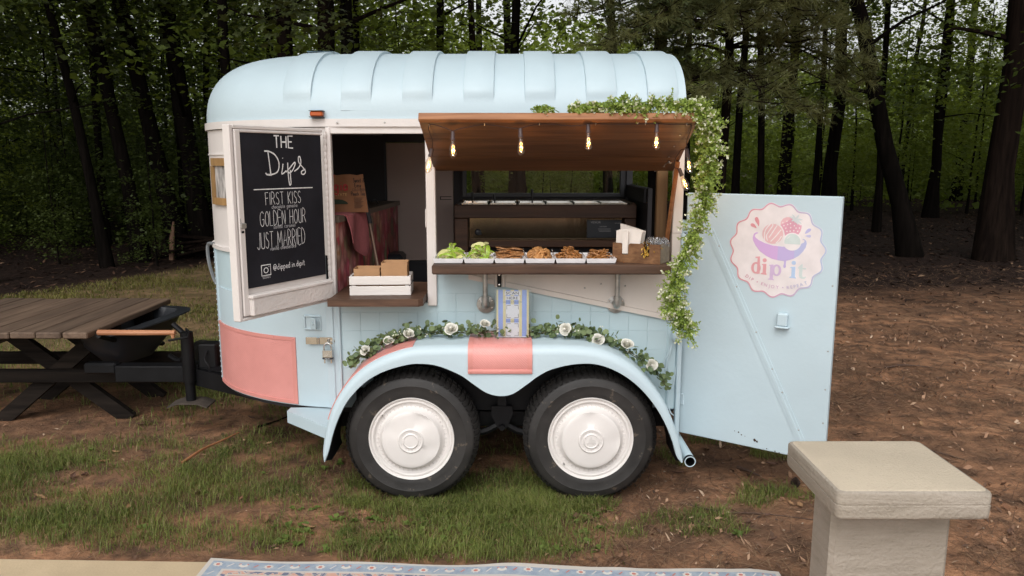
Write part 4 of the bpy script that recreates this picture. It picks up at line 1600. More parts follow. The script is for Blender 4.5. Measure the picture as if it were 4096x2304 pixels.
for z in (1.048, 1.098):
    m = M()
    m.lathe([(0, 0.006), (0.005, 0.005), (0.007, 0.0)], 10, frame((-0.0625, YS - 0.021, z), (1, 0, 0), (0, 0, 1), (0, -1, 0)))
    part('bolt', m, CHROME, bat)
for (x, z) in ((0.36, 1.03), (0.56, 1.04), (0.44, 1.05)):
    m = M()
    m.lathe([(0, 0.004), (0.003, 0.003), (0.005, 0.0)], 8, frame((x, YS - 0.008, z), (1, 0, 0), (0, 0, 1), (0, -1, 0)))
    part('screw', m, STEEL, trailer)

# ---- white posts, header, jambs of the openings
m = M()
m.box(-0.418, -0.372, YS - 0.012, YS + 0.03, 0.94, 1.80, 0.003)
m.box(-0.4235, -0.4175, YS - 0.014, YS + 0.02, 1.33, 1.42, 0.002)
part('centre_post', m, WHITE, trailer)
m = M()
m.box(-0.885, 0.79, YS - 0.002, YS + 0.03, 1.780, 1.816, 0.002)
part('header', m, WHITE, trailer)
m = M()
m.box(-0.897, -0.872, YS - 0.008, YS + 0.03, 0.965, 1.81, 0.003)
jb = part('hinge_jamb', m, WHITE, trailer)
m = M()
m.tube([(-0.897, YS - 0.016, 0.99), (-0.897, YS - 0.016, 1.79)], 0.007, 8)
for k in range(26):
    m.lathe([(0.0072, 0.0), (0.0085, 0.004), (0.0085, 0.022), (0.0072, 0.026)], 8, tr(-0.897, YS - 0.016, 0.995 + k * 0.0305))
part('piano_hinge', m, WHITE, jb)
m = M()
m.box(0.786, 0.834, YS - 0.004, YS + 0.04, 1.30, 1.816, 0.003)
m.box(0.786, 0.834, YS - 0.002, YS + 0.04, 1.12, 1.30, 0.002)
part('rear_jamb', m, CREAM, trailer)

# ---- upper half door with the menu board, swung open
DA = Vector((-0.279, -0.52, 0)).normalized()
NA = Vector((0.8812, -0.4728, 0))
FA = frame((-0.89, 3.74, 0), tuple(-DA), (0, 0, 1), tuple(NA))      # local x = -distance from the hinge
m = M()
z0, z1, wd = 0.972, 1.800, 0.59
m.box(-wd + 0.010, -0.030, z0 + 0.012, z1 - 0.012, -0.022, -0.002, 0.002, FA)
udoor = part('menu_door', m, WHITE, trailer)
for (a, b2, c, d) in ((-wd, -wd + 0.020, z0, z1), (-wd + 0.020, -0.028, z1 - 0.016, z1), (-wd + 0.020, -0.028, z0, z0 + 0.014)):
    m = M()
    m.box(a, b2, c, d, -0.030, 0.010, 0.003, FA)
    part('edge_rail', m, WHITE, udoor)
m = M()
m.box(-wd + 0.024, -wd + 0.056, z0 + 0.02, z1 - 0.018, -0.003, 0.014, 0.004, FA)
part('stile', m, WHITE, udoor)
m = M()
m.box(-wd + 0.056, -0.034, z1 - 0.030, z1 - 0.018, -0.003, 0.012, 0.003, FA)
part('top_rail', m, WHITE, udoor)
m = M()
m.box(-0.539, -0.040, 1.108, 1.777, -0.004, 0.006, 0.001, FA)
board = part('menu_board', m, CHALKBOARD, udoor)
m = M()
m.box(-0.536, -0.025, 0.990, 1.068, -0.002, 0.036, 0.005, FA)
m.box(-0.541, -0.024, 1.066, 1.082, -0.002, 0.040, 0.004, FA)
part('sill_block', m, WHITE_ROUGH, udoor)
m = M()
m.box(-0.562, -0.553, 1.350, 1.414, -0.004, 0.014, 0.001, FA)
m.box(-0.556, -0.542, 1.35, 1.36, 0.0125, 0.0148, 0.0005, FA)
lk = part('door_latch', m, BLACK_METAL, udoor)
m = M()
m.box(-0.562, -0.531, 1.370, 1.392, 0.012, 0.020, 0.003, FA)
part('strike', m, STEEL, udoor)
FB_ = FA @ tr(0, 0, 0.0062)
m = M()
random.seed(3)
put_strokes(m, 'THE', FB_, -0.340, -0.223, 1.709, 0.052, 0.0062, smooth=False)
for line in [[(0.3995, 1.6937), (0.3699, 1.6921), (0.3364, 1.6765), (0.3167, 1.6445), (0.3235, 1.6092), (0.3508, 1.5948), (0.394, 1.593)],
             [(0.3785, 1.692), (0.3732, 1.6447), (0.3681, 1.5951)], [(0.3977, 1.6006), (0.3897, 1.5929), (0.3641, 1.5899)],
             [(0.2922, 1.6392), (0.2963, 1.6185), (0.3022, 1.5959), (0.2905, 1.5977), (0.2745, 1.6085)], [(0.2931, 1.665), (0.2915, 1.6625)],
             [(0.263, 1.6443), (0.2634, 1.6116), (0.2614, 1.5723), (0.256, 1.5439), (0.2481, 1.5523), (0.2491, 1.5786), (0.2488, 1.6115)],
             [(0.2749, 1.602), (0.2461, 1.6245), (0.2218, 1.6441), (0.2167, 1.6375), (0.2332, 1.6113), (0.2524, 1.5984), (0.2613, 1.6018)],
             [(0.2244, 1.6046), (0.1953, 1.6208), (0.1797, 1.6439), (0.1847, 1.6691), (0.1942, 1.6671), (0.1919, 1.644), (0.1669, 1.6205), (0.1527, 1.6036), (0.1611, 1.5916), (0.1764, 1.5919), (0.1775, 1.6039), (0.153, 1.6137)]]:
    ribbon(m, catmull([(-u, z) for u, z in line], 6) if len(line) > 2 else [(-u, z) for u, z in line], 0.0058, FB_)
ribbon(m, [(-0.4712, 1.5302), (-0.29, 1.5294), (-0.1098, 1.5281)], 0.0045, FB_)
part('menu_heading', m, CHALK, udoor)
for (txt, x0, x1, y, h, w, sp) in (('FIRST KISS', -0.407, -0.190, 1.4612, 0.054, 0.0023, .16), ('GOLDEN HOUR', -0.444, -0.163, 1.3698, 0.064, 0.0023, .12), ('JUST MARRIED', -0.468, -0.172, 1.272, 0.071, 0.0023, .13)):
    m = M()
    put_strokes(m, txt, FB_, x0, x1, y, h, w, sp=sp)
    part('menu_line', m, CHALK, udoor, kind='stuff')
m = M()
ribbon(m, [(-0.4515, 1.2), (-0.398, 1.1995), (-0.398, 1.154), (-0.451, 1.1535), (-0.4515, 1.2)], 0.0042, FB_)
ribbon(m, [(-0.425 + 0.0125 * math.cos(a * PI / 6), 1.176 + 0.0115 * math.sin(a * PI / 6)) for a in range(13)], 0.0036, FB_)
ribbon(m, [(-0.4085, 1.192), (-0.4065, 1.190)], 0.005, FB_)
part('camera_symbol', m, CHALK, udoor)
m = M()
put_strokes(m, '@dipped.in.dipit', FB_, -0.381, -0.183, 1.171, 0.026, 0.0026, sp=0.12)
part('menu_line', m, CHALK, udoor, kind='stuff')
for (txt, x0, x1, y, h, w, sp) in (('chocolate ganache', -0.372, -0.214, 1.4438, 0.017, 0.0020, .10), ('salted caramel', -0.367, -0.233, 1.3550, 0.017, 0.0019, .14), ('vanilla cheesecake', -0.394, -0.234, 1.2600, 0.018, 0.0020, .10), ('SOCIALS', -0.446, -0.402, 1.1405, 0.009, 0.0016, .16)):
    m = M()
    put_strokes(m, txt, FB_, x0, x1, y, h, w, sp=sp)
    part('menu_note', m, CHALK_FAINT, udoor, kind='stuff')

# ---- shelves
m = M()
m.box(-0.374, 0.744, 3.55, 3.95, 1.128, 1.173, 0.006)
part('serving_shelf', m, SHELF_WOOD, trailer)
m = M()
m.prism([(-0.876, 3.59), (-0.445, 3.59), (-0.424, 3.615), (-0.424, 4.12), (-0.868, 4.12), (-0.868, 3.66)], 0.036, tr(0, 0, 0.968))
part('doorway_shelf', m, SHELF_WOOD, trailer)
for x in (-0.131, 0.516):
    br = group_part('shelf_bracket', trailer)
    yp = YS - 0.055
    fl = [(0.0, 0.006), (0.020, 0.006), (0.021, 0.009), (0.023, 0.010), (0.044, 0.006), (0.0455, 0.003), (0.0455, 0.0)]
    m = M()
    m.lathe(fl, 28, frame((x, YS - 0.002, 0.948), (1, 0, 0), (0, 0, 1), (0, -1, 0)))
    part('wall_flange', m, STEEL, br)
    m = M()
    m.lathe([(0.044, 0.0), (0.044, -0.005), (0.022, -0.009), (0.020, -0.022), (0.016, -0.022)], 24, tr(x, yp, 1.128))
    part('top_flange', m, STEEL, br)
    m = M()
    m.tube([(x, yp, 1.125), (x, yp, 0.972)], 0.0125, 16)
    part('pipe', m, STEEL, br)
    m = M()
    m.tube(catmull([(x, yp, 0.990), (x, yp, 0.968), (x, yp + 0.006, 0.953), (x, yp + 0.02, 0.948), (x, YS - 0.004, 0.948)], 4), [0.018] * 4 + [0.0175] * 13, 16)
    m.tube([(x, yp, 0.994), (x, yp, 0.984)], 0.0195, 16)
    part('elbow', m, STEEL, br)
    m = M()
    for (a, b2) in ((0.032, 0.018), (-0.032, 0.018), (-0.032, -0.018), (0.032, -0.018)):
        m.lathe([(0, 0.0035), (0.004, 0.003), (0.0055, 0)], 10, frame((x + a, YS - 0.009, 0.948 + b2), (1, 0, 0), (0, 0, 1), (0, -1, 0)))
    for sx in (-1, 1):
        m.lathe([(0, -0.007), (0.005, -0.006), (0.007, 0)], 10, tr(x + sx * 0.036, yp, 1.124))
    part('screw', m, CHROME, br)

# ---- awning hatch: planks between edge boards
P0, P1 = Vector((0, 3.80, 1.603)), Vector((0, 3.27, 1.823))
ua = (P1 - P0).normalized()
na = Vector((1, 0, 0)).cross(ua).normalized()       # points down and out
if na.z > 0:
    na = -na
LA = (P1 - P0).length
FW = frame(tuple(P0), (1, 0, 0), tuple(ua), tuple(-na))   # x along, y outwards, z up through the board
awn = group_part('awning_hatch', trailer)


def right_edge(y):
    t = y / LA
    return 0.797 - 0.010 * math.sin(PI * t) - 0.022 * (t ** 3) if t < 0.93 else 0.775 - 0.010 * (t - 0.93) / 0.07 + 0.0


m = M()
edges = [0.0, 0.175, 0.375, LA - 0.03]
for k in range(3):
    y0, y1 = edges[k] + 0.0012, edges[k + 1] - 0.0012
    m = M()
    n = 6
    poly = [(-0.378 - 0.011 * (y0 / LA), y0), (right_edge(y0), y0)]
    poly += [(right_edge(y0 + (y1 - y0) * i / n), y0 + (y1 - y0) * i / n) for i in range(1, n + 1)]
    poly += [(-0.378 - 0.011 * (y1 / LA), y1)]
    m.prism(poly, 0.026, FW)
    part('plank', m, CEDAR, awn)
m = M()
m.box(-0.390, 0.771, LA - 0.030, LA + 0.0, -0.002, 0.030, 0.003, FW)
part('edge_board', m, CEDAR_EDGE, awn)
m = M()
for y in (0.06, 0.18, 0.30, 0.42):
    m.tube([FW @ Vector((0.730, y, -0.001)), FW @ Vector((0.730, y, -0.004))], 0.004, 6)
part('screw', m, STEEL, awn)
# prop: stud inside the jamb, thin prop stick, steel stay
m = M()
m.box(0.722, 0.775, 3.86, 3.90, 1.175, 1.640, 0.004)
part('prop_stud', m, POST_WOOD, awn)
m = M()
m.tube([(0.762, 3.82, 1.175), (0.782, 3.68, 1.648)], 0.011, 4)
part('prop_stick', m, CEDAR_EDGE, awn)
m = M()
m.tube([(0.742, 3.68, 1.648), (0.706, 3.85, 1.600)], 0.0035, 6)
m.lathe([(0.0, 0.006), (0.008, 0.004), (0.009, 0)], 10, tr(0.745, 3.675, 1.644) @ rot('X', 180))
part('stay', m, STEEL, awn)

# ---- rear frame post with bumper tube, corner lamp with wires
m = M()
m.box(0.828, 0.852, YS - 0.02, YS + 0.02, 0.24, 1.30, 0.004)
part('rear_post', m, BLUE, trailer)
m = M()
m.box(0.780, 0.829, YS + 0.0, YS + 0.04, 0.40, 1.12, 0.006)
part('rear_corner', m, BLUE_WALL, trailer)
m = M()
yb0, yb1 = 3.52, 5.60
pts = [(0.858, yb0, 0.222), (0.858, yb1, 0.222)]
m.tube(pts, 0.0275, 24, caps=False)
m.grid([[(0.858 + r_ * math.cos(2 * PI * j / 24), yb0, 0.222 + r_ * math.sin(2 * PI * j / 24)) for j in range(24)] for r_ in (0.0275, 0.0225)], wrap=True)
bp = part('bumper_tube', m, BLUE, trailer)
m = M()
m.tube([(0.858, yb0 + 0.001, 0.222), (0.858, yb0 + 0.5, 0.222)], 0.0225, 24, caps=False)
m.lathe([(0.0277, 0), (0.0279, 0.012), (0.0277, 0.02)], 24, frame((0.858, yb0 - 0.0005, 0.222), (1, 0, 0), (0, 0, 1), (0, 1, 0)))
part('tube_bore', m, BLACK_METAL, bp)
m = M()
lp = frame((0.828, YS - 0.020, 0.79), (0, -1, 0), (0, 0, 1), (-1, 0, 0))
m.lathe([(0.0, 0.034), (0.014, 0.033), (0.028, 0.026), (0.036, 0.013), (0.038, 0.0), (0.043, 0.0), (0.043, -0.006)], 24, lp)
part('corner_lamp', m, BLUE, trailer)
wire_mat = BLUE
m = M()
m.tube(catmull([(0.80, 3.755, 0.745), (0.785, 3.752, 0.70), (0.765, 3.752, 0.66), (0.760, 3.75, 0.60), (0.772, 3.75, 0.54), (0.79, 3.75, 0.50)], 5), 0.003, 6)
m.tube(catmull([(0.80, 3.755, 0.745), (0.792, 3.75, 0.70), (0.778, 3.75, 0.65), (0.774, 3.75, 0.56), (0.79, 3.75, 0.515), (0.812, 3.75, 0.53), (0.820, 3.75, 0.58), (0.822, 3.75, 0.63)], 5), 0.003, 6)
m.tube(catmull([(0.786, 3.75, 0.52), (0.79, 3.75, 0.45), (0.80, 3.74, 0.40), (0.818, 3.74, 0.38)], 5), 0.003, 6)
part('lamp_wire', m, wire_mat, trailer)

# ---- rear half doors
DB = Vector((0.592, -0.415, 0)).normalized()
NB = Vector((-0.574, -0.819, 0))
FR = frame((0.852, 3.80, 0), tuple(DB), (0, 0, 1), tuple(NB))
m = M()
m.box(0.008, 0.725, 0.270, 1.497, -0.034, 0.0, 0.004, FR)
rdoor = part('rear_door', m, BLUE, trailer)
m = M()
uo = Vector((0.596 - 0.149, 0.398 - 1.319)).normalized()
px = Vector((-uo.y, uo.x))
a, b2 = Vector((0.128, 1.325)), Vector((0.655, 0.275))
d = (b2 - a).normalized()
nn = Vector((-d.y, d.x))
q = [a + nn * 0.019, a - nn * 0.019, b2 - nn * 0.019 + Vector((0.0, 0)), b2 + nn * 0.019]
m.prism([tuple(p) for p in q], 0.0042, FR, z0=-0.001)
q = [a + nn * 0.006, a - nn * 0.006, b2 - nn * 0.006, b2 + nn * 0.006]
m.prism([tuple(p) for p in q], 0.0045, FR, z0=0.001)
part('door_brace', m, BLUE, rdoor)
m = M()
for t in (0.08, 0.26, 0.46, 0.62, 0.72, 0.88):
    p = a + (b2 - a) * t + nn * 0.012
    m.lathe([(0, 0.003), (0.003, 0.002), (0.0045, 0)], 8, FR @ tr(p.x, p.y, 0.003))
for z in (1.10, 0.80, 0.62, 0.46):
    m.lathe([(0, 0.0012), (0.0035, 0.001), (0.004, 0)], 8, FR @ tr(0.708, z, 0.0))
part('rivet', m, STEEL, rdoor)
m = M()
m.box(0.478, 0.526, 0.893, 0.955, 0.0, 0.030, 0.006, FR)
m.box(0.471, 0.533, 0.884, 0.894, 0.0, 0.034, 0.004, FR)
part('latch_box', m, BLUE, rdoor)
m = M()
for (u, z, r_) in ((0.40, 0.312, 0.007), (0.412, 0.307, 0.005), (0.32, 0.335, 0.0035), (0.335, 0.325, 0.003), (0.352, 0.322, 0.002), (0.30, 0.338, 0.002), (0.50, 0.277, 0.003), (0.52, 0.274, 0.003), (0.46, 0.282, 0.0025)):
    m.prism([(u + r_ * math.cos(j) * random.uniform(0.8, 1.3), z + r_ * math.sin(j) * random.uniform(0.8, 1.3)) for j in np.linspace(0, 5.6, 8)], 0.0008, FR)
part('rust_spot', m, paint('rust', (0.045, 0.022, 0.014), 0.9), rdoor)
for z in (1.33, 0.45):
    m = M()
    m.box(-0.022, 0.03, z - 0.03, z + 0.03, -0.02, 0.004, 0.003, FR)
    m.tube([FR @ Vector((-0.008, z - 0.035, 0.006)), FR @ Vector((-0.008, z + 0.035, 0.006))], 0.008, 10)
    part('door_hinge', m, BLUE, rdoor)
m = M()
m.box(0.806, 0.834, 4.60, YB, 0.27, 1.488, 0.003)
m.box(0.792, 0.806, 4.64, YB - 0.03, 1.40, 1.485, 0.002)
part('rear_door', m, BLACK, trailer, label='closed far rear door, dark inside')
m = M()
m.box(0.79, 0.834, YB - 0.04, YB, Z0, 1.815, 0.003)
m.box(0.79, 0.834, YS + 0.04, YB - 0.04, 1.79, 1.845, 0.003)
part('rear_frame', m, DARKGREY, trailer)

# ---- round logo on the rear door
FL = FR @ tr(0, 0, 0.0008)


def flat(col, name):
    return plain(name, col, 0.4)


def logo_grad(name, stops, u0, u1, const=False):
    """flat print whose colour changes across the badge"""
    m_, nt, b_ = new_mat(name)
    tc = nt.nodes.new('ShaderNodeTexCoord')
    dp = nt.nodes.new('ShaderNodeVectorMath')
    dp.operation = 'DOT_PRODUCT'
    dp.inputs[1].default_value = tuple(DB)
    nt.links.new(tc.outputs['Object'], dp.inputs[0])
    base = Vector((0.852 + 0.1, 3.80 - 4.59, 0)).dot(DB)
    mr = nt.nodes.new('ShaderNodeMapRange')
    mr.inputs['From Min'].default_value = base + u0
    mr.inputs['From Max'].default_value = base + u1
    nt.links.new(dp.outputs['Value'], mr.inputs['Value'])
    nt.links.new(ramp(nt, mr.outputs[0], stops, const), b_.inputs['Base Color'])
    b_.inputs['Roughness'].default_value = 0.4
    return m_


LC = (0.4525, 1.2425)
SC = []
for k in range(180):
    a = 2 * PI * k / 180
    r_ = 0.2105 + 0.0085 * math.cos(15 * (a - R(100)))
    SC.append((a, r_))
m = M()
m.prism([(LC[0] + (r_ + 0.0045) * math.cos(a), LC[1] + (r_ + 0.0045) * math.sin(a)) for a, r_ in SC], 0.0008, FL)
badge = part('logo_badge', m, flat((0.72, 0.66, 0.66), 'badge_white'), rdoor)
m = M()
n = len(SC)
vi = [(LC[0] + (r_ - 0.0032) * math.cos(a), LC[1] + (r_ - 0.0032) * math.sin(a), 0.0014) for a, r_ in SC]
vo = [(LC[0] + (r_ + 0.0032) * math.cos(a), LC[1] + (r_ + 0.0032) * math.sin(a), 0.0014) for a, r_ in SC]
m.add(vi + vo, [(i, n + i, n + (i + 1) % n, (i + 1) % n) for i in range(n)], FL)
RED, PINKP, PURP, BLUEP, MINT = (0.63, 0.27, 0.30), (0.69, 0.30, 0.36), (0.50, 0.30, 0.58), (0.40, 0.48, 0.66), (0.50, 0.58, 0.58)
part('logo_border', m, logo_grad('badge_border', [(0.0, RED), (0.38, (0.64, 0.30, 0.38)), (0.62, (0.55, 0.36, 0.50)), (1.0, BLUEP)], 0.24, 0.66), rdoor)
BOWL = [(0.3407, 1.2964), (0.3451, 1.3145), (0.3554, 1.3222), (0.3654, 1.3221), (0.3645, 1.3184), (0.3541, 1.3133), (0.3498, 1.3059), (0.3531, 1.2989), (0.3679, 1.2873), (0.3968, 1.2749), (0.4359, 1.2649), (0.4809, 1.2625), (0.5216, 1.2669), (0.5547, 1.276), (0.574, 1.2875), (0.5769, 1.2946), (0.5733, 1.2989), (0.5673, 1.2999), (0.5681, 1.3034), (0.5748, 1.3021), (0.5835, 1.295), (0.5859, 1.2831), (0.5826, 1.2657), (0.5715, 1.2459), (0.5544, 1.2256), (0.5317, 1.21), (0.5118, 1.2022), (0.5, 1.1989), (0.4995, 1.19), (0.4994, 1.1794), (0.5009, 1.1707), (0.4962, 1.1644), (0.4899, 1.1663), (0.4881, 1.1732), (0.4906, 1.184), (0.4911, 1.1929), (0.4881, 1.1969), (0.4639, 1.1979), (0.4358, 1.2029), (0.4071, 1.2151), (0.3778, 1.2344), (0.355, 1.2615), (0.3432, 1.2823)]
m = M()
m.prism(BOWL, 0.0016, FL)
part('logo_bowl', m, logo_grad('badge_bowl', [(0.0, (0.58, 0.37, 0.63)), (0.481, (0.49, 0.40, 0.65)), (0.787, (0.44, 0.45, 0.66)), (1.0, (0.44, 0.45, 0.66))], 0.3407, 0.586, True), rdoor)


def disc(cx, cy, rx, ry, n=28, a0=0, a1=360):
    return [(cx + rx * math.cos(R(a0 + (a1 - a0) * i / n)), cy + ry * math.sin(R(a0 + (a1 - a0) * i / n))) for i in range(n + (0 if a1 - a0 == 360 else 1))]


m = M()
m.prism(disc(0.4318, 1.3190, 0.0478, 0.0462), 0.0016, FL)
part('logo_scoop', m, flat((0.69, 0.435, 0.45), 'badge_pink'), rdoor)
m = M()
for st in ([(0.42, 1.3644), (0.402, 1.3424), (0.3946, 1.3173), (0.397, 1.2855)], [(0.4269, 1.364), (0.4307, 1.3579), (0.4116, 1.3253), (0.4039, 1.3072), (0.4103, 1.2863)], [(0.4507, 1.3596), (0.4292, 1.3227), (0.4165, 1.3008)], [(0.4696, 1.3406), (0.4473, 1.3096), (0.4244, 1.2829)], [(0.473, 1.3111), (0.4605, 1.2893), (0.4491, 1.2774)]):
    ribbon(m, catmull(st, 5), 0.0042, FL, 0.0021)
BW = flat((0.74, 0.69, 0.69), 'badge_mark_white')
part('logo_stripes', m, BW, rdoor)
m = M()
m.prism([(0.465, 1.3613), (0.4658, 1.377), (0.4753, 1.3913), (0.4902, 1.3982), (0.5037, 1.3988), (0.5159, 1.3931), (0.5528, 1.3638), (0.5594, 1.3642), (0.5586, 1.3504), (0.5545, 1.3347), (0.5469, 1.3222), (0.5247, 1.3279), (0.4883, 1.3137), (0.4819, 1.336), (0.4723, 1.3529)], 0.0012, FL)
part('logo_strawberry', m, flat((0.645, 0.33, 0.412), 'badge_berry'), rdoor)
m = M()
m.prism([(0.465, 1.3613), (0.4658, 1.377), (0.4753, 1.3913), (0.4902, 1.3982), (0.5037, 1.3988), (0.5092, 1.3911), (0.4947, 1.3783)], 0.0016, FL)
part('logo_berry_light', m, flat((0.705, 0.435, 0.465), 'badge_berry_light'), rdoor)
m = M()
for (u, z) in [(0.4753, 1.3729), (0.493, 1.38), (0.4805, 1.3593), (0.4972, 1.3653), (0.5095, 1.3697), (0.4897, 1.3479), (0.5115, 1.3514), (0.5268, 1.3608), (0.5352, 1.3502), (0.5502, 1.3517), (0.4957, 1.3333), (0.5098, 1.3358), (0.5258, 1.3383), (0.5434, 1.3365)]:
    m.prism(disc(u, z, 0.0026, 0.0034, 10), 0.0020, FL)
m.prism(disc(0.5218, 1.2880, 0.041, 0.041, 30), 0.0019, FL)
part('logo_seeds', m, BW, rdoor)
m = M()
for (u, z) in [(0.5018, 1.4029), (0.5146, 1.4144), (0.5465, 1.4123), (0.5645, 1.3901), (0.5606, 1.3711), (0.5443, 1.3651), (0.5288, 1.373), (0.5115, 1.3808)]:
    c = Vector((0.5311, 1.3903))
    p = Vector((u, z))
    d = (p - c).normalized()
    nn = Vector((-d.y, d.x))
    m.prism([tuple(c + nn * 0.0035), tuple(c - nn * 0.0035), tuple(c + (p - c) * 0.6 - nn * 0.0042), tuple(p), tuple(c + (p - c) * 0.6 + nn * 0.0042)], 0.0022 + 0.0001 * random.random(), FL)
part('logo_leaf', m, flat((0.57, 0.607, 0.615), 'badge_leaf'), rdoor)
m = M()
m.prism(disc(0.5228, 1.2880, 0.0355, 0.0362, 24, -18, 198), 0.0024, FL)
part('logo_scoop', m, flat((0.555, 0.623, 0.607), 'badge_mint'), rdoor)
m = M()
ribbon(m, [(0.500, 1.301), (0.504, 1.3065), (0.510, 1.3105)], 0.003, FL, 0.0029)
ribbon(m, [(0.5145, 1.3125), (0.5165, 1.313)], 0.003, FL, 0.0029)
part('logo_shine', m, BW, rdoor)
for (pl_, cm) in (([(0.3457, 1.3857), (0.3499, 1.3922), (0.3581, 1.3926), (0.3659, 1.3795), (0.368, 1.3654), (0.3653, 1.3504), (0.3587, 1.3615), (0.3492, 1.3734)], RED), ([(0.3268, 1.3564), (0.3312, 1.3626), (0.3408, 1.3624), (0.3502, 1.354), (0.3565, 1.3415), (0.3435, 1.3447), (0.3319, 1.3488)], RED), ([(0.575, 1.3265), (0.5791, 1.3394), (0.5884, 1.3502), (0.5982, 1.3517), (0.6012, 1.3457), (0.5957, 1.3379), (0.5863, 1.3312)], (0.44, 0.42, 0.66)), ([(0.5762, 1.317), (0.5868, 1.322), (0.5983, 1.3233), (0.6025, 1.3184), (0.5996, 1.3121), (0.5917, 1.3117), (0.584, 1.3146)], (0.50, 0.48, 0.68))):
    m = M()
    m.prism(catmull(pl_ + [pl_[0]], 3)[:-1], 0.0016, FL)
    part('logo_drop', m, flat(cm, 'badge_drop'), rdoor)


def serif(m, x0, x1, z0, z1, s0=0.0, s1=0.0):
    m.prism([(x0, z0), (x1, z0 + s0), (x1, z1 + s1), (x0, z1)], 0.0016, FL)


def ring(m, cx, cy, rx, ry, tx, ty, z=0.0020):
    n = 26
    vi, vo = [], []
    for i in range(n):
        a = 2 * PI * i / n
        vi.append((cx + (rx - tx) * math.cos(a), cy + (ry - ty) * math.sin(a), z))
        vo.append((cx + rx * math.cos(a), cy + ry * math.sin(a), z))
    m.add(vi + vo, [(i, n + i, n + (i + 1) % n, (i + 1) % n) for i in range(n)], FL)


m = M()
ring(m, 0.3630, 1.1550, 0.0225, 0.0275, 0.0125, 0.0080)
m.prism([(0.3685, 1.1262), (0.3825, 1.1290), (0.3795, 1.2105), (0.3590, 1.2070), (0.3580, 1.2025), (0.3685, 1.2015)], 0.0018, FL)
part('logo_letter', m, flat((0.675, 0.33, 0.353), 'badge_letter_red'), rdoor)
m = M()
m.prism(disc(0.4022, 1.1939, 0.0096, 0.0096, 18), 0.0018, FL)
m.prism([(0.3955, 1.1345), (0.4110, 1.1345), (0.4110, 1.1778), (0.3905, 1.1755), (0.3905, 1.1715), (0.3955, 1.1710)], 0.0018, FL)
m.prism([(0.3871, 1.1274), (0.4145, 1.1255), (0.4145, 1.1305), (0.4105, 1.1350), (0.3955, 1.1350), (0.3871, 1.1318)], 0.0019, FL)
part('logo_letter', m, flat((0.675, 0.33, 0.353), 'badge_letter_red_b'), rdoor)
m = M()
ring(m, 0.4592, 1.1514, 0.0218, 0.0272, 0.0118, 0.0080)
m.prism([(0.4290, 1.1090), (0.4445, 1.1090), (0.4440, 1.1770), (0.4240, 1.1745), (0.4240, 1.1700), (0.4290, 1.1695)], 0.0018, FL)
m.prism([(0.4215, 1.1050), (0.4490, 1.1035), (0.4490, 1.1075), (0.4440, 1.1100), (0.4290, 1.1100), (0.4215, 1.1085)], 0.0019, FL)
part('logo_letter', m, flat((0.578, 0.427, 0.615), 'badge_letter_purple'), rdoor)
m = M()
m.prism(disc(0.5345, 1.1916, 0.0096, 0.0096, 18), 0.0018, FL)
m.prism([(0.5268, 1.1260), (0.5430, 1.1260), (0.5432, 1.1750), (0.5210, 1.1715), (0.5210, 1.1675), (0.5268, 1.1665)], 0.0018, FL)
m.prism([(0.5190, 1.1215), (0.5485, 1.1205), (0.5485, 1.1245), (0.5430, 1.1285), (0.5268, 1.1285), (0.5190, 1.1260)], 0.0019, FL)
part('logo_letter', m, flat((0.405, 0.518, 0.705), 'badge_letter_blue'), rdoor)
m = M()
m.prism([(0.5605, 1.1370), (0.5640, 1.1270), (0.5735, 1.1210), (0.5850, 1.1215), (0.5925, 1.1300), (0.5915, 1.1340), (0.5830, 1.1295), (0.5765, 1.1320), (0.5750, 1.1390), (0.5750, 1.1655), (0.5905, 1.1655), (0.5905, 1.1725), (0.5750, 1.1725), (0.5750, 1.1890), (0.5700, 1.1880), (0.5605, 1.1790), (0.5540, 1.1715), (0.5540, 1.1670), (0.5605, 1.1670)], 0.0018, FL)
part('logo_letter', m, flat((0.555, 0.615, 0.607), 'badge_letter_mint'), rdoor)
m = M()
arc = [(0.3238, 1.1118), (0.3373, 1.1043), (0.3502, 1.0989), (0.373, 1.089), (0.3965, 1.0832), (0.4128, 1.0782), (0.4299, 1.0755), (0.4458, 1.0734), (0.4675, 1.0729), (0.4924, 1.0732), (0.5157, 1.0754), (0.5308, 1.0797), (0.5452, 1.0835), (0.5592, 1.0887), (0.5739, 1.095), (0.5925, 1.1038)]
for i, ch in enumerate('DIP.ENJOY.REPEAT'):
    p, q0, q1 = arc[i], arc[max(i - 1, 0)], arc[min(i + 1, 15)]
    ang = math.degrees(math.atan2(q1[1] - q0[1], q1[0] - q0[0]))
    T = FL @ tr(p[0], p[1], 0.0022) @ rot('Z', ang)
    if ch == '.':
        m.prism(disc(0, 0, 0.0028, 0.0028, 12), 0.0004, T)
    else:
        put_text(m, ch, T @ tr(0, -0.0075, 0), 0.0150)
part('logo_motto', m, logo_grad('badge_motto', [(0.0, (0.58, 0.20, 0.28)), (0.5, (0.55, 0.33, 0.50)), (1.0, (0.34, 0.42, 0.62))], 0.32, 0.60), rdoor)

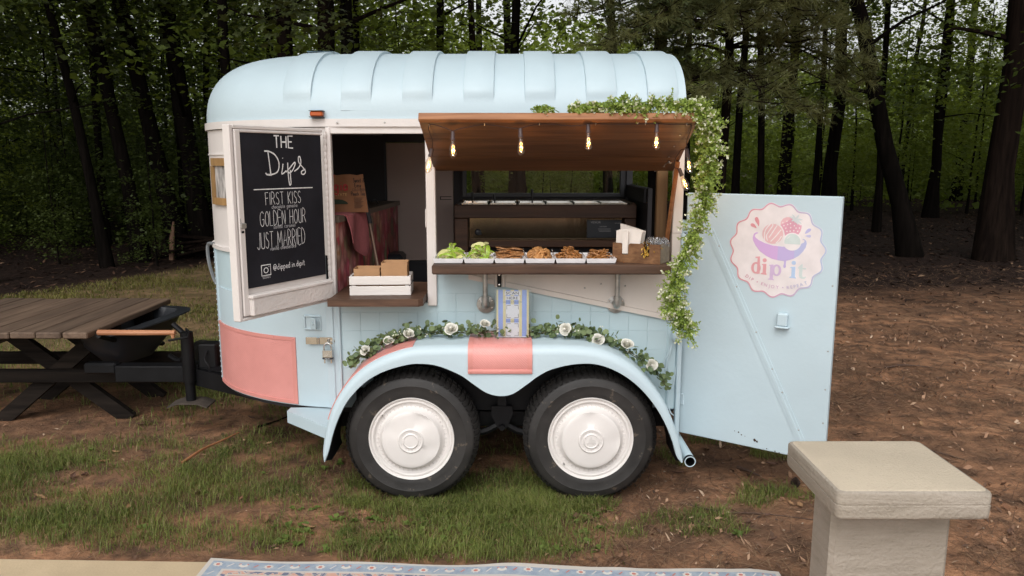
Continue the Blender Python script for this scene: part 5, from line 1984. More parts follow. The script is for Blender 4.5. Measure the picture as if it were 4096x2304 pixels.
# ---- floor, far wall with window and door, lining
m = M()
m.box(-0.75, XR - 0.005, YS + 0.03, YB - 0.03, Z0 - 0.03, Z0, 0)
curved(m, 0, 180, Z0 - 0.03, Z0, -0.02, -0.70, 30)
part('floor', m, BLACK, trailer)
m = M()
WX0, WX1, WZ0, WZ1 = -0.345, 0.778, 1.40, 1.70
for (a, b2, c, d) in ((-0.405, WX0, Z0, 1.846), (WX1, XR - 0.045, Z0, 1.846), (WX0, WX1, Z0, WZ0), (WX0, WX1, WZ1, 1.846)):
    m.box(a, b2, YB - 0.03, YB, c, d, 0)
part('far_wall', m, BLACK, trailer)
wn_ = group_part('rear_window', trailer)
m = M()
for (a, b2, c, d) in ((WX0 + 0.001, WX0 + 0.03, WZ0 + 0.001, WZ1 - 0.001), (WX1 - 0.03, WX1 - 0.001, WZ0 + 0.001, WZ1 - 0.001), (WX0 + 0.03, WX1 - 0.03, WZ0 + 0.001, WZ0 + 0.026), (WX0 + 0.03, WX1 - 0.03, WZ1 - 0.026, WZ1 - 0.001)):
    m.box(a, b2, YB - 0.05, YB + 0.01, c, d, 0.002)
part('frame', m, DARKGREY, wn_)
m = M()
m.box(WX0 + 0.03, WX1 - 0.03, YB - 0.020, YB - 0.016, WZ0 + 0.026, WZ1 - 0.026, 0)
part('pane', m, GLASS, wn_)
m = M()
m.box(-0.868, -0.408, YB - 0.028, YB + 0.004, 0.955, 1.77, 0.004)
fd = part('far_door', m, TAUPE, trailer)
m = M()
for z in (1.38, 1.40):
    m.box(-0.50, -0.42, YB - 0.034, YB - 0.028, z, z + 0.004, 0.001)
m.box(-0.50, -0.494, YB - 0.034, YB - 0.028, 1.384, 1.40, 0.001)
part('door_catch', m, BLACK_METAL, fd)
m = M()
m.box(-0.885, -0.869, YB - 0.035, YB, Z0, 1.845, 0.002)
m.box(-0.869, -0.408, YB - 0.035, YB, 1.772, 1.845, 0.002)
m.box(-0.869, -0.408, YB - 0.035, YB, 0.93, 0.953, 0.002)
m.box(-0.869, -0.408, YB - 0.03, YB, Z0, 0.93, 0.0)
part('far_door_frame', m, DARKGREY, trailer)
m = M()
curved(m, tj, 180 - tj, Z0, 1.82, -0.022, -0.030, 40)
part('front_lining', m, BLACK, trailer)

# ---- fender over both wheels
OUT = [(-0.897, 0.232), (-0.905, 0.277), (-0.891, 0.373), (-0.861, 0.477), (-0.812, 0.570), (-0.745, 0.654), (-0.663, 0.718), (-0.563, 0.764), (-0.466, 0.791), (-0.34, 0.799), (-0.208, 0.800), (-0.146, 0.800), (-0.101, 0.800), (-0.056, 0.800), (-0.002, 0.800), (0.042, 0.800), (0.096, 0.800), (0.167, 0.800), (0.264, 0.799), (0.397, 0.787), (0.506, 0.745), (0.597, 0.681), (0.680, 0.588), (0.738, 0.495), (0.787, 0.373), (0.812, 0.277), (0.817, 0.229)]
INN = [(-0.893, 0.232), (-0.872, 0.29), (-0.845, 0.385), (-0.810, 0.470), (-0.768, 0.542), (-0.693, 0.621), (-0.61, 0.672), (-0.512, 0.704), (-0.44, 0.714), (-0.35, 0.704), (-0.245, 0.660), (-0.178, 0.612), (-0.118, 0.572), (-0.056, 0.557), (0.004, 0.568), (0.068, 0.612), (0.125, 0.655), (0.190, 0.688), (0.29, 0.711), (0.385, 0.712), (0.475, 0.684), (0.565, 0.628), (0.645, 0.548), (0.712, 0.448), (0.758, 0.345), (0.783, 0.265), (0.806, 0.229)]
oc, ic = catmull(OUT, 5), catmull(INN, 5)
m = M()
rows = []
YF = 3.49
for o_, i_ in zip(oc, ic):
    o_, i_ = Vector(o_), Vector(i_)
    d = (o_ - i_)
    ln = d.length
    d = d / ln if ln > 1e-6 else Vector((0, 1))
    rr = min(0.045, ln * 0.6)
    row = [(i_.x, YF + 0.012, i_.y), (i_.x + d.x * 0.002, YF + 0.002, i_.y + d.y * 0.002)]
    b0 = o_ - d * rr
    row.append((b0.x, YF, b0.y))
    for k in range(1, 7):
        a = PI / 2 * k / 6
        p = b0 + d * rr * math.sin(a)
        row.append((p.x, YF + rr * (1 - math.cos(a)), p.y))
    lift = 0.006
    row.append((o_.x, YF + 0.15, o_.y + lift * 0.4))
    row.append((o_.x, YS + 0.004, o_.y))
    rows.append(row)
m.grid([list(reversed(r_)) for r_ in rows])
fender = part('fender', m, BLUE, trailer, smooth=60)
m = M()
m.grid([[(p[0], p[1], p[2]) for p in ((i_[0], YF + 0.0125, i_[1]), (i_[0] * 0.6 + o_[0] * 0.4, YF + 0.014, i_[1] * 0.6 + o_[1] * 0.4), (o_[0] * 0.97 - 0.001, YF + 0.05, o_[1] - 0.008), (o_[0] * 0.97 - 0.001, YS - 0.002, o_[1] - 0.008))] for o_, i_ in zip(oc, ic)])
part('fender_lining', m, BLACK_METAL, fender)


def fender_patch(i0, i1, k0, k1, off, name, mat, par):
    mm = M()
    sub = rows[i0:i1 + 1]
    out = []
    for a, r_ in enumerate(sub):
        q = []
        for k in range(k0, k1 + 1):
            p = Vector(r_[k])
            t1 = Vector(r_[min(k + 1, k1)]) - Vector(r_[max(k - 1, k0)])
            nx = Vector(sub[min(a + 1, len(sub) - 1)][k]) - Vector(sub[max(a - 1, 0)][k])
            n = t1.cross(nx).normalized()
            if n.y > 0.3 or (abs(n.y) < 0.3 and n.z < 0):
                n = -n
            q.append(tuple(p + n * off))
        out.append(q)
    mm.slab(out, [[r_[k] for k in range(k0, k1 + 1)] for r_ in sub])
    return part(name, mm, mat, par, smooth=50)


# pink plate folded over the middle of the fender
xa, xb = -0.205, 0.094
m = M()
prof = [(YS - 0.002, 0.806), (YF + 0.10, 0.8055), (YF + 0.044, 0.8045), (YF + 0.024, 0.797), (YF + 0.006, 0.782), (YF - 0.0045, 0.757), (YF - 0.0045, 0.671)]
m.slab([[(x, y, z) for x in (xa, xb)] for y, z in prof], [[(x, y + 0.003, z - 0.003) for x in (xa, xb)] for y, z in prof])
flap = part('fender_plate', m, PINK, fender, smooth=50)
m = M()
for (x0, x1) in ((xa - 0.001, xa + 0.022), (xb - 0.022, xb + 0.001)):
    m.slab([[(x, y - 0.002, z + 0.002) for x in (x0, x1)] for y, z in prof], [[(x, y + 0.001, z - 0.001) for x in (x0, x1)] for y, z in prof])
m.box(xa - 0.001, xb + 0.001, YF - 0.008, YF - 0.003, 0.669, 0.690, 0.001)
for x in (xa + 0.011, (xa + xb) / 2, xb - 0.011):
    m.lathe([(0, 0.003), (0.003, 0.002), (0.0045, 0)], 8, frame((x, YF - 0.0075, 0.678), (1, 0, 0), (0, 0, 1), (0, -1, 0)))
part('plate_border', m, PINK_EDGE, fender, smooth=50)
# pink plate along the front shoulder
fender_patch(13, 40, 7, 10, 0.004, 'fender_plate', PINK_EDGE, fender)

# ---- step plate ahead of the fender
m = M()
tp = [(-1.135, 3.80), (-1.14, YS - 0.025), (-0.872, 3.50), (-0.872, 3.80)]
m.prism(tp, 0.006, tr(0, 0, 0.395))
m.prism([(-1.14, YS - 0.025), (-0.872, 3.497), (-0.872, 3.503), (-1.136, YS - 0.018)], 0.056, tr(0, 0, 0.340))
m.prism([(-1.14, YS - 0.025), (-1.136, YS - 0.018), (-1.105, 3.80), (-1.112, 3.80)], 0.056, tr(0, 0, 0.340))
part('step_plate', m, BLUE, trailer)

# ---- wheels: tyre with tread blocks, hub cap
def tyre_mesh():
    mm = M()
    prof = [(0.203, 0.006), (0.214, 0.002), (0.232, -0.001), (0.262, -0.002), (0.266, -0.0035), (0.270, -0.002), (0.292, 0.002), (0.303, 0.008), (0.311, 0.018), (0.318, 0.032), (0.3215, 0.046), (0.322, 0.100), (0.3215, 0.154), (0.316, 0.172), (0.300, 0.195), (0.26, 0.202), (0.205, 0.196)]
    mm.lathe(prof, 96)
    for k in range(64):
        a = 2 * PI * k / 64
        c, s = math.cos(a), math.sin(a)
        sk = 0.012 if k % 2 else -0.006
        for (r0, h0, r1, h1, wdt) in ((0.3035, 0.006, 0.3265, 0.050, 0.0095), (0.3225, 0.056, 0.3285, 0.094, 0.012), (0.3225, 0.108, 0.3285, 0.150, 0.012)):
            f = frame((0, 0, 0), (c, s, 0), (-s, c, 0), (0, 0, 1))
            v = []
            for (r_, h) in ((r0, h0), (r1, h1)):
                for sy in (-1, 1):
                    v.append((r_, sy * wdt + (sk if r_ == r1 else 0), h))
            if h0 < 0.02:
                q = [(r0 + 0.004, -wdt, h0 - 0.0035), (r0 + 0.004, wdt, h0 - 0.0035), (0.3135, -wdt, 0.0145), (0.3135, wdt, 0.0145), (0.3255, -wdt, 0.032), (0.3255, wdt, 0.032), (0.3275, -wdt, 0.050), (0.3275, wdt, 0.050), (0.319, -wdt, 0.050), (0.319, wdt, 0.050), (0.300, -wdt, 0.012), (0.300, wdt, 0.012)]
                mm.add(q, [(0, 1, 3, 2), (2, 3, 5, 4), (4, 5, 7, 6), (6, 7, 9, 8), (0, 2, 4, 6, 8, 10), (1, 11, 9, 7, 5, 3)], f)
            else:
                mm.box(0.316, 0.3275, -wdt, wdt, h0, h1, 0.0015, f)
    return mm


def hub_parts(emblem):
    rim = M()
    rim.lathe([(0.2045, 0.012), (0.208, 0.004), (0.2065, -0.001), (0.201, 0.001), (0.198, 0.007), (0.196, 0.010), (0.193, 0.007), (0.186, 0.006), (0.182, 0.009), (0.178, 0.018)], 72)
    capm = M()
    capm.lathe([(0.180, 0.017), (0.176, 0.020), (0.162, 0.020), (0.154, 0.012), (0.149, 0.004), (0.144, -0.008), (0.1405, -0.016), (0.136, -0.0185), (0.120, -0.019), (0.09, -0.0225), (0.063, -0.024), (0.060, -0.028), (0.056, -0.0295), (0.052, -0.027), (0.040, -0.027), (0.037, -0.031), (0.033, -0.032), (0.030, -0.029), (0.0, -0.030)], 72)
    rid = M()
    for k in range(48):
        a = 2 * PI * k / 48
        f = frame((0, 0, 0), (math.cos(a), math.sin(a), 0), (-math.sin(a), math.cos(a), 0), (0, 0, 1))
        rid.add([(0.157, -0.0006, 0.0149), (0.157, 0.0006, 0.0149), (0.172, 0.0006, 0.0192), (0.172, -0.0006, 0.0192), (0.157, -0.0018, 0.0162), (0.157, 0.0018, 0.0162), (0.172, 0.0018, 0.0214), (0.172, -0.0018, 0.0214)], [(0, 3, 2, 1), (0, 1, 5, 4), (2, 3, 7, 6), (1, 2, 6, 5), (3, 0, 4, 7)], f)
    let = M()
    word = 'MOTOR COMPANY FORD '
    for i, ch in enumerate(word):
        if ch == ' ':
            continue
        a = 200 - i * 360 / len(word)
        put_text(let, ch, Matrix.Scale(-1, 4, (0, 0, 1)) @ rot('Z', a - 90) @ tr(0, 0.0415, 0.0282), 0.0088)
    emb = M()
    if emblem:
        q = Matrix.Scale(-1, 4, (0, 0, 1)) @ tr(0, 0, 0.0300)
        for a in (20, 140, 260):
            emb.prism([(0.004, -0.0035), (0.024, -0.0035), (0.024, 0.0035), (0.004, 0.0035)], 0.0018, q @ rot('Z', a))
        emb.prism([(-0.012, -0.015), (0.0, -0.02), (0.012, -0.015), (0.013, 0.012), (-0.013, 0.012)], 0.0012, q)
    return rim, capm, rid, let, emb


tyre_me = tyre_mesh().mesh('tyre', (0, 0, 0), [RUBBER], 30)
HUB2 = paint('white_hub_relief', (0.62, 0.59, 0.565), 0.35, 0.03, 8, 0.1, 40)
FW_ = frame((0, 0, 0), (1, 0, 0), (0, 0, 1), (0, 1, 0))      # local Z of the wheel runs inwards
for k, (x, spin) in enumerate(((-0.487, 0), (0.381, 73))):
    wt = frame((x, 3.555, 0.322), (1, 0, 0), (0, 0, 1), (0, 1, 0)) @ rot('Z', spin)
    wheel = group_part('wheel', trailer)
    place('tyre', tyre_me, wheel, wt)
    rim, capm, rid, let, emb = hub_parts(k == 1)
    random.seed(20 + k)
    # dents in the pressed cap
    vv = []
    dents = [(0.11, R(62), 0.055, 0.010), (0.10, R(-25), 0.05, 0.006), (0.115, R(150), 0.05, 0.005)] if k == 0 else [(0.105, R(20), 0.05, 0.008), (0.12, R(-75), 0.06, 0.006)]
    for (px_, py_, pz_) in capm.v:
        r_ = math.hypot(px_, py_)
        if 0.065 < r_ < 0.137:
            for (dr, da, dw, dd) in dents:
                q = math.hypot(px_ - dr * math.cos(da), py_ - dr * math.sin(da))
                pz_ += dd * math.exp(-(q / dw) ** 2 * 2)
        vv.append((px_, py_, pz_))
    capm.v = vv
    place('rim', rim.mesh('rim', (0, 0, 0), [HUB]), wheel, wt)
    place('hub_cap', capm.mesh('hub_cap', (0, 0, 0), [HUB], 40), wheel, wt)
    place('hub_ridges', rid.mesh('hub_ridges', (0, 0, 0), [HUB2]), wheel, wt)
    place('hub_lettering', let.mesh('hub_lettering', (0, 0, 0), [HUB2]), wheel, wt)
    if emb.v:
        place('hub_emblem', emb.mesh('hub_emblem', (0, 0, 0), [HUB2]), wheel, wt)
    va = R(140 if k == 0 else 225)
    vs_ = M()
    vs_.tube([(0.183 * math.cos(va), 0.183 * math.sin(va), 0.018), (0.180 * math.cos(va), 0.180 * math.sin(va), -0.002)], 0.0042, 8)
    place('valve', vs_.mesh('valve', (0, 0, 0), [STEEL]), wheel, wt if k == 0 else wt @ rot('Z', -73))

# ---- chassis: rails, axles, equaliser, wheel-well box
m = M()
m.box(-0.90, 0.80, 3.80, 3.87, 0.30, 0.40, 0.004)
m.box(-0.90, 0.80, 5.30, 5.37, 0.30, 0.40, 0.004)
m.box(-1.10, -1.03, 3.86, 5.32, 0.30, 0.38, 0.004)
m.box(0.72, 0.79, 3.86, 5.32, 0.30, 0.38, 0.004)
part('chassis_rail', m, BLACK_METAL, trailer)
for x in (-0.487, 0.381):
    m = M()
    m.tube([(x, 3.72, 0.322), (x, 5.45, 0.322)], 0.035, 12)
    part('axle', m, BLACK_METAL, trailer)
    fw = group_part('wheel', trailer)
    fw['label'] = 'far side wheel under the trailer'
    place('tyre', tyre_me, fw, frame((x, 5.64, 0.322), (1, 0, 0), (0, 0, -1), (0, -1, 0)))
m = M()
m.prism([(-0.100, 0.44), (-0.105, 0.40), (-0.075, 0.33), (-0.05, 0.31), (-0.025, 0.33), (0.005, 0.40), (0.0, 0.44)], 0.02, frame((0, 3.72, 0), (1, 0, 0), (0, 0, 1), (0, -1, 0)))
m.tube([(-0.05, 3.70, 0.335), (-0.05, 3.675, 0.335)], 0.014, 12)
hg = part('spring_hanger', m, BLACK_METAL, trailer)
m = M()
m.tube(catmull([(-0.30, 3.735, 0.30), (-0.15, 3.735, 0.295), (-0.05, 3.735, 0.335), (0.05, 3.735, 0.295), (0.2, 3.735, 0.30)], 5), 0.018, 6)
m.box(-0.195, -0.165, 3.715, 3.755, 0.25, 0.40, 0.004)
m.box(0.065, 0.095, 3.715, 3.755, 0.25, 0.40, 0.004)
m.box(-0.075, -0.025, 3.70, 3.74, 0.44, 0.58, 0.004)
part('spring_equaliser', m, BLACK_METAL, trailer)
m = M()
m.box(-0.79, 0.715, YS - 0.006, YS + 0.004, 0.40, 0.515, 0)
m.box(-0.70, 0.60, YS - 0.006, YS + 0.004, 0.515, 0.64, 0)
part('wheel_well', m, BLACK_METAL, trailer)

# ---- tongue, coupler, jack
m = M()
m.box(-2.42, -1.62, 4.54, 4.64, 0.315, 0.415, 0.005)
m.box(-2.62, -2.42, 4.555, 4.625, 0.36, 0.43, 0.012)
m.add([(-1.46, 4.22, 0.305), (-1.46, 4.30, 0.305), (-2.04, 4.64, 0.315), (-2.04, 4.56, 0.315), (-1.46, 4.22, 0.405), (-1.46, 4.30, 0.405), (-2.04, 4.64, 0.416), (-2.04, 4.56, 0.416)], [(0, 1, 2, 3), (7, 6, 5, 4), (0, 3, 7, 4), (1, 5, 6, 2), (0, 4, 5, 1), (3, 2, 6, 7)])
m.add([(-1.46, 4.96, 0.305), (-1.46, 4.88, 0.305), (-2.04, 4.54, 0.315), (-2.04, 4.62, 0.315), (-1.46, 4.96, 0.405), (-1.46, 4.88, 0.405), (-2.04, 4.54, 0.417), (-2.04, 4.62, 0.417)], [(0, 3, 2, 1), (7, 4, 5, 6), (0, 4, 7, 3), (1, 2, 6, 5), (0, 1, 5, 4), (3, 7, 6, 2)])
m.prism([(-1.52, 4.28), (-2.02, 4.57), (-2.02, 4.61), (-1.52, 4.90)], 0.008, tr(0, 0, 0.418))
part('tongue', m, BLACK_METAL, trailer)
jk = group_part('tongue_jack', trailer)
jx, jy = -1.935, 4.47
m = M()
m.tube([(jx, jy, 0.645), (jx, jy, 0.34)], 0.036, 16)
m.tube([(jx, jy, 0.35), (jx, jy, 0.225)], 0.029, 16)
m.box(jx - 0.045, jx + 0.045, jy + 0.02, jy + 0.09, 0.32, 0.44, 0.004)
part('jack_tube', m, BLACK_METAL, jk)
m = M()
fr = [[(jx - 0.12 + 0.06 * i, jy - 0.07 + 0.14 * j, 0.226 - (0.022 if i in (0, 4) else 0.0)) for j in range(2)] for i in range(5)]
fr2 = [[(p[0], p[1], p[2] - 0.008) for p in r_] for r_ in fr]
m.slab(fr2, fr)
part('jack_foot', m, paint('rusty_steel', (0.05, 0.038, 0.03), 0.8, 0.4, 20, 0.3, 40), jk)
m = M()
m.tube([(jx, jy, 0.64), (jx, jy, 0.665), (jx + 0.03, jy - 0.03, 0.655), (jx + 0.035, jy - 0.07, 0.63), (jx - 0.07, jy - 0.09, 0.615)], 0.007, 8)
part('jack_crank', m, BLACK_METAL, jk)
m = M()
m.box(jx + 0.05, jx + 0.16, jy + 0.02, jy + 0.13, 0.418, 0.565, 0.008)
part('breakaway_box', m, BLACK_METAL, trailer)
m = M()
m.tube(catmull([(jx + 0.11, jy + 0.01, 0.53), (jx + 0.10, jy - 0.01, 0.48), (jx + 0.13, jy - 0.02, 0.43), (jx + 0.12, jy - 0.01, 0.36)], 4), 0.006, 6)
part('safety_cable', m, BLACK_METAL, trailer)
# ================================================================== THINGS INSIDE THE TRAILER
random.seed(101)
FLORAL, nt, b_ = new_mat('floral_panel')
v = coords(nt, (1, 1, 0.62))
vo = nt.nodes.new('ShaderNodeTexVoronoi')
vo.inputs['Scale'].default_value = 17
nt.links.new(v, vo.inputs['Vector'])
sc_ = nt.nodes.new('ShaderNodeSeparateColor')
nt.links.new(vo.outputs['Color'], sc_.inputs[0])
petal = ramp(nt, sc_.outputs[0], [(0.0, (0.50, 0.06, 0.09)), (0.25, (0.62, 0.20, 0.20)), (0.45, (0.60, 0.33, 0.22)), (0.6, (0.22, 0.30, 0.16)), (0.8, (0.60, 0.12, 0.20)), (1.0, (0.66, 0.45, 0.38))])
rng_ = ramp(nt, vo.outputs['Distance'], [(0.12, (0.75, 0.55, 0.35)), (0.22, (0.95, 0.9, 0.9)), (0.5, (0.55, 0.42, 0.42))])
nt.links.new(mixc(nt, 1.0, petal, rng_, 'MULTIPLY'), b_.inputs['Base Color'])
b_.inputs['Roughness'].default_value = 0.6
cab = thing('floral_cabinet', 'cabinet papered with pink and red flowers inside the doorway', 'cabinet', (-1.15, 4.5, 0.41))
m = M()
m.add([(-0.872, 3.86, 0.412), (-0.785, 5.30, 0.412), (-0.80, 5.30, 0.412), (-0.887, 3.86, 0.412), (-0.872, 3.86, 1.345), (-0.785, 5.30, 1.345), (-0.80, 5.30, 1.345), (-0.887, 3.86, 1.345)], [(0, 1, 5, 4), (2, 3, 7, 6), (0, 4, 7, 3), (1, 2, 6, 5), (4, 5, 6, 7), (0, 3, 2, 1)])
part('floral_front', m, FLORAL, cab)
m = M()
m.prism([(-0.862, 3.84), (-0.772, 5.33), (-1.45, 5.20), (-1.60, 4.6), (-1.45, 4.0)], 0.030, tr(0, 0, 1.347))
part('worktop', m, wood('worktop', (0.16, 0.12, 0.09), (0.30, 0.24, 0.18), 1, 0.5), cab)
m = M()
m.box(-0.906, -0.889, 3.835, 3.858, 0.412, 1.345, 0.002)
part('corner_strip', m, POST_WOOD, cab)

BAG = paint('brown_paper_bag', (0.24, 0.10, 0.04), 0.7, 0.08, 8, 0.4, 30)
bag = thing('paper_bag', 'brown paper coffee bag with red lettering on the floral cabinet', 'bag', (-0.89, 4.15, 1.378))
BGf = frame((-0.885, 4.13, 1.378), (0.985, 0.17, 0), (0, 0, 1), (0.17, -0.985, 0))
m = M()
rows_f = [[(-0.115 + 0.23 * i / 6 * (1 - 0.02 * j), 0.20 * j / 5 + (0.004 * math.sin(i * 2.2) if j == 5 else 0), 0.0 - 0.006 * math.sin(i * 1.7 + j)) for i in range(7)] for j in range(6)]
rows_b = [[(p[0], p[1], p[2] - 0.075 * (1 - 0.4 * j / 5)) for p in r_] for j, r_ in enumerate(rows_f)]
m.slab(rows_f, rows_b, BGf)
part('bag_body', m, BAG, bag)
m = M()
m.prism([(-0.115, 0.20), (-0.055, 0.20), (-0.075, 0.12), (-0.10, 0.075), (-0.115, 0.07)], 0.001, BGf @ tr(0, 0, 0.0065))
random.seed(4)
put_strokes(m, 'ia', BGf @ tr(0, 0, 0.0065), -0.026, 0.012, 0.118, 0.052, 0.0075, lift=0.0015)
put_strokes(m, 'g', BGf @ tr(0, 0, 0.0065), -0.060, -0.034, 0.118, 0.052, 0.0075, lift=0.0015)
part('red_print', m, plain('bag_red', (0.40, 0.020, 0.022), 0.6), bag)
m = M()
put_text(m, 'STATE', BGf @ tr(-0.025, 0.088, 0.0075), 0.015)
part('gold_print', m, plain('bag_gold', (0.55, 0.33, 0.12), 0.6), bag)
m = M()
T = BGf @ tr(0, 0, 0.0068)
put_strokes(m, 'Seet &'.replace('Seet', 'Sweet'), T, 0.040, 0.100, 0.160, 0.022, 0.0024, lift=0.0008)
put_strokes(m, 'Easy', T, 0.048, 0.082, 0.134, 0.022, 0.0024, lift=0.0008)
put_text(m, 'COLD BREW', T @ tr(0.070, 0.114, 0.0008), 0.013, 0.072)
put_strokes(m, 'Peach Tea', T, 0.028, 0.100, 0.090, 0.020, 0.0024, lift=0.0008)
for k in range(9):
    m.box(0.042, 0.090 - 0.006 * (k % 3), 0.076 - 0.0065 * k, 0.0778 - 0.0065 * k, 0.0, 0.0008, 0, T)
part('dark_print', m, plain('bag_dark', (0.03, 0.018, 0.015), 0.7), bag)
m = M()
m.prism([(-0.10 + 0.05 + 0.06 * math.cos(a), 0.045 + 0.026 * math.sin(a)) for a in np.linspace(0, PI, 10)], 0.001, BGf @ tr(0, 0, 0.0065))
part('leaf_print', m, plain('bag_leaf', (0.016, 0.03, 0.012), 0.7), bag)

# towel over the worktop edge
TOWEL = paint('pink_towel', (0.30, 0.085, 0.09), 0.95, 0.08, 30, 1.0, 140)
m = M()
ro = []
for i in range(15):
    t = i / 14
    r_ = []
    for j in range(11):
        u = j / 10
        y = 3.94 + 0.30 * u
        if t < 0.42:
            x, z = -1.02 + 0.172 * t / 0.42, 1.383 + 0.004 * math.sin(9 * u)
        else:
            k = (t - 0.42) / 0.58
            x, z = -0.845 + 0.012 * math.sin(7 * u + 2 * k) + 0.02 * k + 0.055 * u * 0.6, 1.378 - k * (0.11 + 0.13 * (1 - abs(u - 0.75)))
        r_.append((x, y, z))
    ro.append(r_)
m.slab(ro, [[(p[0] - 0.003, p[1], p[2] - 0.005) for p in r_] for r_ in ro])
solo('towel', m, TOWEL, (-0.9, 4.1, 1.38), 'pink towel draped over the edge of the floral cabinet', 'towel', smooth=60)

# broom leaning on the cabinet
br = thing('broom', 'broom with dark grip leaning on the floral cabinet', 'broom', (-0.70, 4.25, 0.415))
m = M()
m.tube([(-0.853, 4.40, 1.50), (-0.805, 4.35, 1.30)], 0.017, 10)
part('grip', m, plain('grip_grey', (0.045, 0.040, 0.045), 0.6), br)
m = M()
m.tube([(-0.806, 4.351, 1.305), (-0.655, 4.20, 0.56)], 0.009, 8)
part('pole', m, paint('pole', (0.24, 0.16, 0.12), 0.4, 0.1, 20, 0.05, 40, None, 0.5), br)
m = M()
m.box(-0.73, -0.58, 4.17, 4.22, 0.415, 0.57, 0.01)
part('bristle_head', m, PLASTIC_BLACK, br)
m = M()
m.box(-0.845, -0.71, 4.95, 5.15, 0.98, 1.05, 0.02)
m.tube(catmull([(-0.80, 5.0, 1.05), (-0.83, 4.95, 1.30), (-0.85, 4.85, 1.40), (-0.87, 4.80, 1.40)], 4), 0.005, 6)
solo('brush', m, PLASTIC_BLACK, (-0.78, 5.05, 0.98), 'black brush with a cord hanging beside the far door', 'brush')

# serving counter with the food warmer
cnt = thing('warming_counter', 'dark wooden counter holding the food warmer behind the hatch', 'counter', (0.2, 5.0, 0.41))
for (a, b2, c, d, e, f, nm) in ((-0.358, 0.772, 4.78, 4.82, 1.298, 1.380, 'front_rail'), (-0.358, -0.275, 4.79, 4.85, 0.412, 1.296, 'leg'), (0.700, 0.772, 4.79, 4.85, 0.412, 1.296, 'leg'), (-0.273, 0.698, 4.795, 4.835, 1.115, 1.158, 'lower_rail'), (0.745, 0.772, 4.822, 5.33, 1.33, 1.388, 'side_rail'), (-0.358, -0.332, 4.822, 5.33, 1.33, 1.380, 'side_rail')):
    m = M()
    m.box(a, b2, c, d, e, f, 0.004)
    part(nm, m, INNER_WOOD, cnt)
m = M()
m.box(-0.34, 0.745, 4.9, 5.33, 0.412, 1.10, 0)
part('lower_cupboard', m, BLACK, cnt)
wm = thing('food_warmer', 'stainless steel food warmer with six wells set in the dark counter', 'food warmer', (0.2, 5.05, 1.16))
m = M()
m.box(-0.268, 0.695, 4.845, 4.853, 1.165, 1.296, 0.002)
part('front_panel', m, STAINLESS_REFL, wm)
m = M()
m.box(-0.33, 0.742, 4.853, 5.28, 1.15, 1.235, 0.003)
m.box(-0.33, 0.742, 4.822, 4.878, 1.366, 1.380, 0.003)
m.box(-0.33, 0.742, 5.19, 5.30, 1.374, 1.392, 0.003)
part('casing', m, STAINLESS_REFL, wm)
m = M()
m.lathe([(0.0, 0.02), (0.012, 0.018), (0.014, 0.006), (0.022, 0.0)], 14, frame((-0.215, 4.846, 1.205), (1, 0, 0), (0, 0, 1), (0, -1, 0)))
m.box(-0.222, -0.19, 4.822, 4.832, 1.190, 1.202, 0.003)
part('tap', m, PLASTIC_BLACK, wm)
m = M()
m.box(0.470, 0.690, 4.832, 4.846, 1.170, 1.283, 0.002)
cp = part('control_panel', m, PLASTIC_BLACK, wm)
PGREY = plain('panel_grey', (0.35, 0.34, 0.34), 0.6)
m = M()
T = frame((0.0, 4.8314, 0), (1, 0, 0), (0, 0, 1), (0, -1, 0))
put_text(m, 'VEVOR', T @ tr(0.525, 1.262, 0), 0.014)
part('brand_lettering', m, PGREY, cp, kind='stuff')
m = M()
put_text(m, 'CAUTION', T @ tr(0.572, 1.238, 0), 0.007)
for k in range(3):
    m.box(0.54 + 0.004 * k, 0.62, 4.8306, 4.8318, 1.226 - 0.008 * k, 1.2275 - 0.008 * k, 0)
put_text(m, 'HUMIDITY', T @ tr(0.665, 1.26, 0), 0.006)
put_text(m, 'HEATING', T @ tr(0.665, 1.215, 0), 0.006)
part('panel_print', m, PGREY, cp, kind='stuff')
pan = M()
pan.slab([[(x * (0.082 if j in (0, 1) else 0.066), y * (0.150 if j in (0, 1) else 0.13), z) for (x, y) in ((-1, -1), (1, -1), (1, 1), (-1, 1), (-1, -1))] for j, z in enumerate((0.0, -0.004, -0.085))],
         [[(x * (0.074 if j in (0, 1) else 0.062), y * (0.140 if j in (0, 1) else 0.125), z) for (x, y) in ((-1, -1), (1, -1), (1, 1), (-1, 1), (-1, -1))] for j, z in enumerate((0.001, -0.003, -0.080))])
pan.box(-0.062, 0.062, -0.125, 0.125, -0.086, -0.080, 0)
pan.box(-0.084, 0.084, 0.138, 0.152, -0.003, 0.003, 0.001)
pan_me = pan.mesh('steel_pan', (0, 0, 0), [PANSTEEL])
dips = [('chocolate', (0.05, 0.02, 0.01)), ('caramel', (0.42, 0.18, 0.04)), ('cheesecake', (0.70, 0.60, 0.45))]
PX = [-0.228, -0.008, 0.208, 0.412, 0.62]
PX = [-0.235, -0.055, 0.125, 0.300, 0.475, 0.645]
words_ = ['leftmost', 'second', 'third', 'fourth', 'fifth', 'rightmost']
for i, x in enumerate(PX):
    inst('steel_pan', pan_me, tr(x, 5.03, 1.386), 'steel pan in the warmer, %s of the six from the left' % words_[i], 'pan', 'steel pans in the food warmer')
